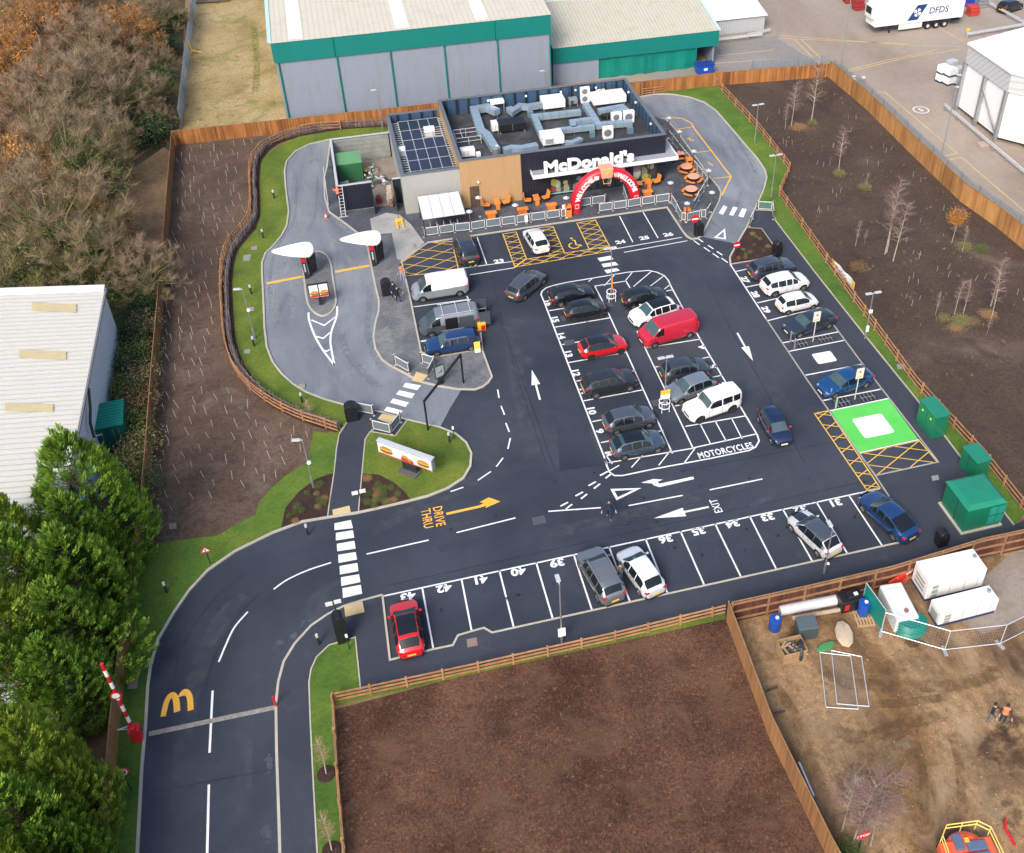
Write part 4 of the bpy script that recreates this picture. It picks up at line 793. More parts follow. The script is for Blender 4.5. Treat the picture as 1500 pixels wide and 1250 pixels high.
# lamps along the parapet inside
for i,(u,v) in enumerate(((242,108),(487,78),(713,52),(808,58),(940,25),(1150,70),(1197,108),(1295,240))):
    x,z=OY(*z6(u,v),YB-.42) if i<5 else (X3-.42,4.9)
    y=YB-.42 if i<5 else OX(*z6(u,v),X3-.42)[0]
    b=MB(); b.lathe([(0,-.12),(.1,-.1),(.14,0),(.1,.1),(0,.12)],n=10); o=b.build('bulkhead_lamp',whitep,smooth=True); o.location=(x,y,4.85)
    tag(o,['white round lamp on the rear parapet lining above the long bent duct','white round lamp on the rear parapet lining left of the rear middle unit','white round lamp on the rear parapet lining right of the rear middle unit','white round lamp on the rear parapet lining beside the tall two-fan condenser','white round lamp on the rear parapet lining above the small condensers','white round lamp on the side parapet lining, nearest the rear corner','white round lamp on the side parapet lining, between the other two','white round lamp on the side parapet lining, nearest the front'][i],'lamp','round lamps inside the roof parapet')
# roof dome light & rear vent on the lower roof
for px,lab in (((845,265),'white rooflight box among the solar panels'),((645,410),'small white vent on the left edge of the lower roof')):
    x,y=G(*z5(*px),3.7); T=thing('rooflight',lab,'rooflight',(x,y,3.3)); b=MB(); s=.55 if px[0]>700 else .35; b.box((0,0,.4),(s*2,s*1.5,.8)); b.build('upstand',whitep,T,bevel=.04); b=MB(); b.box((0,0,.84),(s*2.1,s*1.6,.08)); b.build('cover',offwhite,T,bevel=.02)
# ================================================================ SERVICE YARD
YX=-1.65; YFy=92.9; yh=2.95
SY=thing('service_yard_enclosure','navy walled service yard with an open gate beside the grey block','yard enclosure',(YX,YFy,0))
b=MB(); 
for a,c in((YX,1.75),(3.85,X0-.02)): b.box(((a+c)/2,YFy+.08,yh/2),(c-a,.16,yh))
split_build(b,'front_wall',navy,SY)
kbox('side_wall',(YX+.08,(YFy+103.3)/2+.08,yh/2),(.16,103.3-YFy-.16,yh),navy,SY); kbox('rear_wall',((YX+X0)/2,103.38,yh/2),(X0-YX,.16,yh),navy,SY)
b=MB(); b.box((YX+.18,98.1,1.5),(.04,10.2,2.75)); b.box(((YX+X0)/2,103.27,1.5),(6,.04,2.75))
for k in range(5): b.box((1.5,103.23,.4+k*.55),(5.9,.04,.05),mi=1)
for k in range(6): b.box((YX+.23,94+k*1.7,1.5),(.05,.08,2.7),mi=1)
kid(b,'wall_lining',[gm('concrete_board',[(.18,.19,.18),(.28,.29,.27)],.6,5,20,.2,.85,.3),galvd],SY)
b=MB(); b.box(((YX+1.75)/2,YFy+.08,yh+.03),(1.75-YX+.02,.24,.07)); b.box((YX+.08,(YFy+103.4)/2,yh+.034),(.24,103.4-YFy,.07)); b.box(((YX+X0)/2-.02,103.38,yh+.03),(X0-YX,.24,.07)); b.box((4.25,YFy+.08,yh+.03),(.8,.24,.07)); split_build(b,'coping',alum,SY)
sheet('yard_floor',[(YX+.2,YFy-.1),(X0,YFy-.1),(X0,103.2),(YX+.2,103.2)],.103,gm('yard_slab',[(.2,.17,.14),(.27,.24,.2)],.5,5,20,.3),label='stained concrete floor of the service yard')
b=MB(); b.box((1.72,YFy-.75,1.2),(.08,1.4,2.3)); g1=split_build(b,'gate_leaf',navy,SY); b=MB(); b.box((3.9,YFy-.75,1.2),(.08,1.4,2.3)); split_build(b,'gate_leaf',navy,SY)
C=thing('storage_container','green steel storage container inside the service yard','container',(-.05,99.9,.1)); b=MB(); b.box((0,0,1.15),(2.5,2.6,2.1))
for k in range(14): b.box((-1.2+k*.18,-1.32,1.15),(.07,.04,1.9)); 
b.build('shell',pm('container_green',(.03,.14,.06),.5,0,.25,1),C,bevel=.02); b=MB(); b.box((0,0,2.25),(2.56,2.66,.1))
for k in range(9): b.box((-1.1+k*.27,0,2.32),(.1,2.5,.04))
b.build('roof',pm('container_lid',(.13,.33,.15),.5,0,.2,1.5),C)
junk=[pm('junk_%d'%i,c,.6,0,.2,3) for i,c in enumerate([(.4,.42,.45),(.3,.2,.12),(.05,.2,.35),(.5,.5,.5),(.2,.22,.2),(.5,.25,.05),(.1,.25,.12),(.08,.08,.09)])]
SM='scrap'
for j,(cx,cy_,n,lab) in enumerate(((1.7,99.4,34,'heap of metal offcuts beside the green container'),(2.6,97.3,26,'tangled cages and bags in the middle of the service yard'),(-.6,96.2,16,'broken timber and sacks in the front corner of the service yard'))):
    T=thing('waste_heap',lab,'waste heap',(cx,cy_,.1)); b=MB()
    for k in range(n): b.box((rnd(-.95,.95),rnd(-1,1),rnd(.1,.9)),(rnd(.06,1.1),rnd(.05,.4),rnd(.04,.4)),rnd(0,3),random.randrange(8),ry=rnd(-.6,.6))
    b.build('pieces',junk,T)
# open gateway stack
for i,(x,y,z,lab,m,s) in enumerate(((2.3,YFy+.7,0,'dark red crate just inside the yard gateway',pm('maroon',(.2,.02,.04),.6),.5),(3.4,YFy+.4,0,'tall stack of white and brown boxes at the yard gate',pm('boxes',(.45,.36,.3),.7,0,.5,6),.55),(3.35,YFy-.5,0,'brown sack against the right gate leaf',pm('sack',(.2,.1,.08),.8),.4))):
    T=thing('goods_stack',lab,'boxes',(x,y,.1)); b=MB()
    for k in range(5 if i==1 else 2): b.box((rnd(-.05,.05),rnd(-.1,.1),.25+k*.38),(s*rnd(.8,1.1),s*rnd(.8,1.2),.36),rnd(-.2,.2))
    b.build('box',m,T,bevel=.02)
# ================================================================ BIG WAREHOUSES
WY=OY(423,196,113)and 114.2
xl,_=OY(402,92,WY); xr,zt=OY(806,24,WY); _,ztl=OY(397,63,WY); _,zf=OY(402,92,WY)
WH=thing('warehouse','big green trimmed grey warehouse with a cream sheet roof behind the restaurant','warehouse',((xl+xr)/2,WY,0))
D=70
b=MB(); b.box(((xl+xr)/2,WY+.1,zf/2),(xr-xl-.3,.2,zf)); b.box((xl+.3,WY+D/2,zf/2),(.2,D-.3,zf)); b.box((xr-.3,WY+D/2,zf/2),(.2,D-.3,zf)); split_build(b,'wall',whclad,WH)
b=MB(); b.box(((xl+xr)/2,WY-.05,(zf+ztl)/2),(xr-xl,.3,ztl-zf)); b.box((xl+.1,WY+D/2,(zf+ztl)/2),(.3,D-.4,ztl-zf)); b.box((xr-.1,WY+D/2,(zf+ztl)/2),(.3,D-.4,ztl-zf)); kid(b,'fascia',tealp,WH)
b=MB()
for u,v in ((408,94),(492,76),(571,72),(650,64),(728,55),(805,50)):
    x,_=OY(u,v,WY-.1); b.tube((x,WY-.12,0),(x,WY-.12,zf),.09)
for u in(487,725):
    x,_=OY(u,60,WY-.2); b.tube((x,WY-.27,zf),(x,WY-.27,ztl),.07)
split_build(b,'downpipe',tealp,WH)
b=MB(); rz=ztl+.02
b.add([(xl-.1,WY-.25,rz),(xr+.1,WY-.25,rz),(xr+.1,WY+34,rz+3.2),(xl-.1,WY+34,rz+3.2),(xr+.1,WY+D,rz),(xl-.1,WY+D,rz)],[(0,1,2,3),(3,2,4,5)])
rf=kid(b,'roof',roofclad,WH)
b=MB(); 
for u,v in ((432,50),(588,30),(705,20)):
    x,_=OY(u,v,WY+.5); b.add([(x-.75,WY+.2,rz+.07),(x+.75,WY+.2,rz+.07),(x+.75,WY+33,rz+3.2+.0),(x-.75,WY+33,rz+3.2)],[(0,1,2,3)])
split_build(b,'rooflight_strip',pm('rooflight_white',(.8,.8,.78),.5,0,.04,1),rf,False)
b=MB(); b.box((xl-.12,WY+17,rz+1.65),(.4,34.2,.12),rx=math.atan2(3.2,34)); b.build('verge_trim',pm('verge_blue',(.42,.62,.64),.5),rf)
# second, lower warehouse
W2=117.0
x0_,_=OY(809,70,W2); xw,zz=OY(1053,44.5,W2); _,zl=OY(809,70,W2); _,zfb=OY(1051,66,W2); zt2=(zz+zl)/2
W2T=thing('low_warehouse','lower green trimmed warehouse with a mossy ribbed roof and netted bay','warehouse',((x0_+xw)/2,W2,0))
xn,_=OY(877,88,W2); xe,_=OY(1018,100,W2)
b=MB(); b.box(((x0_+xn)/2,W2+.1,zfb/2),(xn-x0_,.2,zfb)); b.box((xw-.5,W2+10,zfb/2),(.2,19.6,zfb)); split_build(b,'wall',whclad,W2T)
b=MB(); b.box(((x0_+xw)/2,W2-.05,(zfb+zt2)/2),(xw-x0_,.3,zt2-zfb)); b.box((xw-.14,W2+10,(zfb+zt2)/2),(.28,19.8,zt2-zfb)); kid(b,'fascia',tealp,W2T)
b=MB(); n=26
for k in range(n):
    xa=xn+(xe-xn)*k/n; xb=xn+(xe-xn)*(k+1)/n; o1,o2=.12*math.sin(k*1.3),.12*math.sin((k+1)*1.3); b.add([(xa,W2+.1+o1,0),(xb,W2+.1+o2,0),(xb,W2+.1+o2*.3,zfb),(xa,W2+.1+o1*.3,zfb)],[(0,1,2,3)])
kid(b,'netting_curtain',tarp,W2T,smooth=True)
b=MB(); xm,_=OY(945,90,W2)
for x in(xm,xe): b.box((x,W2-.05,zfb/2),(.18,.18,zfb))
split_build(b,'column',tealp,W2T)
ya=W2+10.5
b=MB(); b.add([(x0_,W2-.25,zt2+.02),(xw+.1,W2-.25,zt2+.02),(xw+.1,ya,zt2+2.0),(x0_,ya,zt2+2.0),(xw+.1,ya+10.5,zt2),(x0_,ya+10.5,zt2)],[(0,1,2,3),(3,2,4,5)]); rf=kid(b,'roof',roofclad2,W2T)
b=MB(); b.box(((x0_+xw)/2,ya,zt2+2.03),(xw-x0_,.5,.08)); b.build('ridge_cap',offwhite,rf)
b=MB(); b.box((xw+.05,W2+5.1,zt2+1.05),(.25,10.9,.1),rx=math.atan2(1.98,10.75)); b.build('verge_trim',pm('verge_blue',(.42,.62,.64),.5),rf)
# white shed beyond
SD=126.5; xa,_=OY(1046,60,SD); xb,zb_=OY(1121,22,SD)
T=thing('white_shed','white roofed pale ribbed shed beyond the lower warehouse','shed',((xa+xb)/2,SD,0)); xa-=8
b=MB(); b.box(((xa+xb)/2,SD+5,zb_/2),(xb-xa,10,zb_)); kid(b,'wall',clad('shed_cladding',(.42,.44,.46),.35,.14,.55),T)
b=MB(); b.add([(xa-.2,SD-.3,zb_),(xb+.3,SD-.3,zb_),(xb+.3,SD+7,zb_+1.3),(xa-.2,SD+7,zb_+1.3),(xb+.3,SD+14,zb_),(xa-.2,SD+14,zb_)],[(0,1,2,3),(3,2,4,5),(1,4,2)]); kid(b,'roof',whitep,T)
# ---- white building at the left edge
WX=-20.9; (ye,ze)=OX(150,421,WX); (yn,_)=OX(110,640,WX); ze=5.6
T=thing('white_warehouse','white ribbed roof warehouse at the left edge with three yellowed rooflights','warehouse',(WX,ye,0))
yn-=8; XW=WX-26
ribw=pm('white_sheet',(.60,.60,.56),.55,0,.05,.6)
b=MB(); b.box((WX-.1,(ye+yn)/2,ze/2),(.2,ye-yn,ze)); b.box(((WX+XW)/2,ye-.1,ze/2),(WX-XW-.4,.2,ze)); b.box(((WX+XW)/2,yn+.1,ze/2),(WX-XW-.4,.2,ze)); kid(b,'wall',pm('pale_blue_wall',(.55,.60,.65),.55,0,.08,.3),T)
xr_=WX-13; zr=ze+1.9
b=MB(); b.add([(WX+.15,yn-.2,ze),(WX+.15,ye+.2,ze),(xr_,ye+.2,zr),(xr_,yn-.2,zr),(XW-.2,yn-.2,ze),(XW-.2,ye+.2,ze)],[(0,1,2,3),(3,2,5,4)])
n=int((ye-yn)/.52); sl=math.atan2(zr-ze,13)
for k in range(n):
    y=yn+.2+k*.52; b.add([(WX+.17,y-.05,ze+.01),(WX+.17,y+.05,ze+.01),(xr_,y+.05,zr+.01),(xr_,y-.05,zr+.01),(WX+.17,y-.03,ze+.07),(WX+.17,y+.03,ze+.07),(xr_,y+.03,zr+.07),(xr_,y-.03,zr+.07)],[(4,5,6,7),(0,4,7,3),(5,1,2,6),(0,1,5,4)],1)
rf=kid(b,'roof',[ribw,pm('rib_grey',(.42,.41,.36),.6)],T)
b=MB(); b.box(((WX+xr_)/2,ye+.1,(ze+zr)/2+.06),(13.3,.9,.1),ry=sl); b.box((xr_,(ye+yn)/2,zr+.08),(.9,ye-yn,.06)); b.build('verge_trim',whitep,rf)
b=MB()
for (ua,va),(ub,vb) in (((47,449),(112,452)),((28,518),(97,521)),((7,596),(78,598))):
    q=[]
    for u,v in((ua,va-6),(ub,vb-6),(ub,vb+6),(ua,va+6)):
        zz_=ze+.7
        for _i in range(3): x,y=G(u,v,zz_); zz_=ze+(WX-x)/13*(zr-ze)+.10
        q.append((x,y,zz_))
    b.add(q,[(0,3,2,1)])
split_build(b,'rooflight',pm('yellowed_rooflight',(.55,.46,.26),.6,0,.15,1.5),rf,False)
b=MB(); b.box((WX+.2,(ye+yn)/2,ze-.05),(.16,ye-yn,.14)); kid(b,'gutter',pm('gutter',(.15,.16,.17),.5),T)
b=MB(); y1,_=OX(125,580,WX+.3); b.path([(WX+.3,y1+1.2,ze-.1),(WX+.3,y1,ze-1.0),(WX+.3,y1-1.1,ze-1.4),(WX+.35,y1-1.6,ze-2.4)],.1); kid(b,'broken_downpipe',blackp,T)
# ---- white building at the right edge
RX=[OX(1404,163,70.4),]; 
T=thing('loading_shed','white flat roofed shed with tall panel doors at the top right edge','shed',(70.46,96.5,0)); hb=7.2
xa,ya=70.0,97.2
prof=[(70.3,97.0),(70.3,88.6),(73.6,84.6),(90,82.4),(92,97),(80,99.5)]
def zat(u,v,x): return OX(u,v,x)[1]
hb=zat(1411,60,70.3)
b=MB(); b.prism(prof,hb-2.1,hb-.02); kid(b,'upper_cladding',clad('pale_cladding',(.50,.52,.53),.4,.1,.5,axis='DIAGONAL'),T)
b=MB(); b.prism([(x+(.25 if x<80 else -.2),y-(.0)) for x,y in prof],.45,hb-2.12); kid(b,'door_panels',whitep,T)
b=MB(); b.prism([(x+(.1 if x<80 else 0),y) for x,y in prof],hb-.02,hb+.06); kid(b,'roof',gm('white_roof',[(.66,.66,.63),(.72,.72,.69)],.3,3,None,.06,.6,.1),T)
b=MB(); b.strip(prof,.35,hb+.02,.25,closed=True); kid(b,'roof_edge',whitep,T)
b=MB()
for x,y in((70.25,96.9),(70.25,92.8),(70.25,88.7),(73.5,84.7),(78,84.0)): b.box((x,y,(hb-2)/2),(.35,.35,hb-2))
b.bar((70.2,92.7,4.6),(70.2,88.8,.8),.14,.14); split_build(b,'column',galv,T)
b=MB(); b.box((72.4,85.85,1.6),(.9,.06,2.0),rz=R_(-50)); b.box((72.3,85.75,1.6),(.75,.06,1.85),rz=R_(-50)); kid(b,'door',offwhite,T)
# ================================================================ FENCES
def along(P,step,phase=0):
    "points every step along polyline P (x,y) with direction"
    out=[]; d0=phase
    for a,b in zip(P,P[1:]):
        a=Vector(a);b=Vector(b); L_=(b-a).length; dr=(b-a)/L_; s=d0
        while s<L_: out.append((a+dr*s,dr)); s+=step
        d0=s-L_
    return out
def board_fence(P,h,mat,label,z=0,posts=None,bw=.155,group=None,side=1,hv=.02):
    T=thing('board_fence',label,'fence',(P[0][0],P[0][1],z),0,group); off=Vector((P[0][0],P[0][1]))
    b=MB(); run=0
    for i,(p,d) in enumerate(along(P,bw)):
        if i%12==0: run=rnd(-.22,.22)
        n=Vector((-d.y,d.x))*side; q=p-off; a=q; c=q+d*(bw+.02); hh=h+rnd(-hv,hv)
        b.add([(a.x,a.y,0),(c.x,c.y,0),(c.x+n.x*.03,c.y+n.y*.03,0),(a.x+n.x*.02,a.y+n.y*.02,0),(a.x,a.y,hh),(c.x,c.y,hh),(c.x+n.x*.03,c.y+n.y*.03,hh),(a.x+n.x*.02,a.y+n.y*.02,hh)],[(0,1,5,4),(1,2,6,5),(2,3,7,6),(3,0,4,7),(4,5,6,7)],0,min(1,max(0,.5+run+rnd(-.28,.28))))
    b.build('boards',mat,T)
    b=MB(); b.strip([(p[0]-off.x,p[1]-off.y) for p in P],.06,h+.0,.05); b.build('capping_rail',fence_post,T)
    if posts:
        for p,d in along(P,posts,.05):
            q=p-off; m=MB(); n=Vector((-d.y,d.x))*side*-1; c=q+n*.07; m.box((c.x,c.y,h/2+.04),(.11,.11,h+.1),math.atan2(d.y,d.x)); m.build('post',fence_post,T)
        for zz in(.3,h*.52,h-.2):
            m=MB(); m.strip([(p[0]-off.x,p[1]-off.y) for p in [(a[0]+.0,a[1]) for a in P]],.1,zz,.09); o=m.build('rail',fence_post,T)
            d=(Vector(P[-1])-Vector(P[0])).normalized(); n=Vector((-d.y,d.x))*side*-1; o.location=(n.x*.05,n.y*.05,0)
    return T
TOPF=W([(257,213),(400,197.5),(560,180.5),(640,171.5),(745,160),(860,147.5),(945,138.5),(1060,125),(1213,113)])
board_fence(TOPF,1.75,fence_o,'orange board fence running behind the restaurant in front of the green warehouse',side=-1)
board_fence(W([(257,214),(240,437),(230,560),(222,680),(216,750),(200,870),(182,1006),(174,1082),(160,1250),(150,1400)]),1.8,fence_side,'long tan board fence down the left side of the soil bed',side=1)
board_fence(W([(1213,113),(1268,160),(1332,224),(1407,296),(1455,330),(1492,360),(1620,470)]),2.2,fence_p,'pale orange board fence between the dark soil area and the lorry yard',side=1)
board_fence(W([(1064,909),(1126,1078),(1180,1190),(1209,1250),(1290,1400)]),1.9,fence_side,'tan board fence between the mulch bed and the works compound',side=-1)
board_fence(W([(1068,913),(1180,888),(1300,860),(1431,819),(1500,804),(1640,770)]),2.0,fence_d,'dark brown board fence seen from its post side beside the works compound',posts=2.4,side=1)
def rail_fence(P,label,h=1.15,step=2.1,rails=3,z=0,mat=None):
    T=thing('rail_fence',label,'fence',(P[0][0],P[0][1],z)); off=Vector((P[0][0],P[0][1])); mat=mat or rail_m
    for p,d in along(P,step,.05):
        q=p-off; m=MB(); m.box((q.x,q.y,h/2+.03),(.11,.13,h+.06),math.atan2(d.y,d.x)+rnd(-.05,.05),tone=rnd(0,1)); m.build('post',mat,T)
    for k in range(rails):
        m=MB(); m.strip([(p[0]-off.x,p[1]-off.y) for p in P],.06,h*(k+1)/rails-.13,.11); o=m.build('rail',mat,T)
        for i in range(len(o.data.polygons)): o.data.attributes['tone'].data[i].value=rnd(0,1)
    return T
HR=cr(W([(500,190),(454,193.5),(420,203.6),(407,209),(386,220),(370,240),(367,262),(368,285),(368,302),(366,322),(356,340),(338,360),(328,385),(325,420),(326,450),(330,498),(338,530),(350,553),(370,575),(402,598),(440,616),(470,626),(496,635)]),n=3)
rail_fence(HR,'timber rail fence curving round the left soil bed outside the hazel hurdle',1.1)
rail_fence(W([(1048,126),(1110,193),(1156,252)]),'timber rail fence on the upper stretch of the right lawn')
rail_fence(W([(1156,252),(1141,288)]),'short kinked rail fence joining the two right stretches',step=1.3)
rail_fence(W([(1141,288),(1228,413),(1340,568),(1438,675),(1500,754),(1580,850)]),'long timber rail fence along the lower right lawn beside the soil area')
rail_fence(W([(489,1030),(700,985),(900,940),(1062,900)]),'low timber rail fence between the bottom footpath and the mulch bed',.95)
rail_fence(W([(489,1032),(495,1130),(505,1250),(514,1400)]),'low timber rail fence along the narrow lawn strip',.95)
rail_fence(W([(940,140),(972,136)]),'short rail fence against the board fence behind the restaurant',.9,1.5)
# hazel hurdle: upright brushwood
HH_=cr(W([(572,184),(520,187),(470,192),(430,200.5),(400,211),(382,228),(374,250),(374,275),(375,300),(374,322),(362,344),(344,366),(336,390),(333,420),(334,450),(337,495),(345,526),(357,549),(376,570),(405,592),(442,611),(472,622),(498,630)]),n=3)
T=thing('hazel_hurdle','grey brushwood hurdle of upright sticks edging the left lawn','hurdle fence',(*HH_[0],.03)); b=MB(); off=Vector(HH_[0])
for p,d in along(HH_,.07):
    q=p-off; n=Vector((-d.y,d.x)); j=rnd(-.16,.16); hh=rnd(.7,1.05); lx,ly=rnd(-.1,.1),rnd(-.1,.1)
    b.tube((q.x+n.x*j,q.y+n.y*j,0),(q.x+n.x*j+lx,q.y+n.y*j+ly,hh),.03,.018,4,tone=rnd(0,1),cap=False)
b.build('sticks',brush,T); b=MB()
for zz in(.35,.75): b.strip([(p[0]-off.x,p[1]-off.y) for p in HH_],.05,zz,.06)
b.build('binding_rail',brush,T)
b=MB(); b.strip(HH_,.9,.098); struct(b.build('mulch_strip',bedm))
# grey palisade fences
def palisade(P,h,label,mat=galvd,step=.18,psz=2.7,z=0):
    T=thing('palisade_fence',label,'fence',(*P[0],z)); off=Vector(P[0]); b=MB()
    for p,d in along(P,step): q=p-off; b.box((q.x,q.y,h/2),(.075,.02,h),math.atan2(d.y,d.x))
    b.build('pales',mat,T)
    for zz in(.35,h-.35): m=MB(); m.strip([(p[0]-off.x,p[1]-off.y) for p in P],.05,zz,.05); m.build('rail',mat,T)
    for p,d in along(P,psz,.1): q=p-off; m=MB(); m.box((q.x+.05,q.y+.05,h/2),(.08,.08,h)); m.build('post',mat,T)
palp=pm('palisade_grey',(.25,.30,.36),.5,.3,.15,2)
palisade(W([(267,187),(276,100),(286,20),(291,-25)]),2.4,'tall grey palisade fence between the woodland and the dry grass strip',palp)
palisade(W([(1219,112),(1277,158),(1341,221),(1413,290),(1463,326),(1500,354),(1600,440)]),2.3,'grey mesh security fence just outside the pale orange board fence',palp,.22,3.0)
palisade(W([(1100,109),(1213,102)]),1.9,'grey mesh fence just behind the right end of the top board fence',palp,.22,3.0)
# crash barriers
def crash(P,label,z0=.75):
    T=thing('crash_barrier',label,'crash barrier',(*P[0],0)); off=Vector(P[0]); b=MB(); Q=[(p[0]-off.x,p[1]-off.y) for p in P]; b.strip(Q,.1,z0-.05,.14); b.strip(Q,.1,z0-.25,.14); b.strip(Q,.05,z0-.16,.14); b.build('beam',alum,T)
    for p,d in along(P,2.6,.3): q=p-off; m=MB(); m.box((q.x,q.y,z0/2-.08),(.12,.12,z0-.16)); m.build('post',galvd,T)
crash(W([(1382,161),(1498,259)]),'long crash barrier in front of the white panel shed')
crash(W([(1040,66),(1116,57)]),'crash barrier in front of the white shed, nearer one')
crash(W([(1095,58),(1128,50)]),'short crash barrier against the white shed corner')
crash(W([(1443,8),(1500,40)]),'crash barrier beside the dark car at the top right')
crash(W([(1415,57),(1500,42)]),'grey crash barrier behind the white panel shed')
# ================================================================ CARS
def lerp(K,t):
    if t<=K[0][0]: return K[0][1]
    for (a,x),(b,y) in zip(K,K[1:]):
        if t<=b: return x+(y-x)*(t-a)/(b-a)
    return K[-1][1]
TYPES={
 # t runs from the tail (0) to the nose (1)
 'hatch':dict(L=4.1,W=1.78,top=[(0,.72),(.012,.92),(.05,1.04),(.17,1.40),(.25,1.465),(.42,1.49),(.53,1.46),(.60,1.40),(.755,.98),(.80,.945),(.93,.81),(.98,.68),(1,.52)],belt=.93,rear=(.055,.165),ws=(.605,.75),roof=(.175,.60),win=[(.14,.33),(.345,.52),(.535,.69)],wh=(.19,.82),r=.315),
 'supermini':dict(L=3.75,W=1.66,top=[(0,.72),(.012,.95),(.04,1.04),(.13,1.40),(.22,1.47),(.45,1.49),(.56,1.46),(.62,1.40),(.79,1.0),(.83,.96),(.94,.82),(.985,.66),(1,.52)],belt=.94,rear=(.045,.125),ws=(.625,.785),roof=(.135,.62),win=[(.11,.34),(.36,.71)],wh=(.17,.82),r=.29),
 'estate':dict(L=4.65,W=1.82,top=[(0,.75),(.012,.95),(.03,1.05),(.11,1.38),(.2,1.46),(.45,1.48),(.56,1.44),(.61,1.39),(.745,.98),(.80,.94),(.93,.82),(.985,.66),(1,.52)],belt=.94,rear=(.035,.105),ws=(.615,.74),roof=(.115,.61),win=[(.08,.24),(.255,.42),(.435,.56),(.575,.685)],wh=(.2,.82),r=.325),
 'fastback':dict(L=4.7,W=1.85,top=[(0,.70),(.012,.98),(.06,1.06),(.17,1.20),(.33,1.40),(.43,1.445),(.52,1.44),(.59,1.39),(.745,.98),(.79,.93),(.93,.78),(.985,.62),(1,.5)],belt=.95,rear=(.09,.32),ws=(.60,.74),roof=(.33,.59),win=[(.22,.41),(.425,.56),(.575,.70)],wh=(.19,.82),r=.34),
 'suv':dict(L=4.45,W=1.88,top=[(0,.82),(.012,1.02),(.035,1.14),(.12,1.52),(.2,1.60),(.45,1.635),(.56,1.60),(.61,1.55),(.755,1.10),(.80,1.06),(.93,.95),(.985,.78),(1,.60)],belt=1.06,rear=(.04,.115),ws=(.615,.75),roof=(.125,.61),win=[(.09,.24),(.255,.42),(.435,.56),(.575,.69)],wh=(.19,.82),r=.36),
 'van':dict(L=5.0,W=1.95,top=[(0,1.80),(.008,1.90),(.03,1.95),(.60,1.96),(.69,1.90),(.73,1.84),(.865,1.16),(.90,1.10),(.965,.95),(.99,.75),(1,.6)],belt=1.12,rear=(2,2),ws=(.735,.86),roof=(.03,.73),win=[(.66,.815)],wh=(.17,.83),r=.33),
 'offroad':dict(L=4.5,W=1.80,top=[(0,1.2),(.008,1.72),(.03,1.80),(.50,1.82),(.565,1.78),(.60,1.72),(.69,1.16),(.73,1.12),(.96,1.04),(.985,.9),(1,.62)],belt=1.14,rear=(2,2),ws=(.605,.685),roof=(.03,.60),win=[(.05,.19),(.21,.40),(.42,.655)],wh=(.2,.83),r=.38),
}
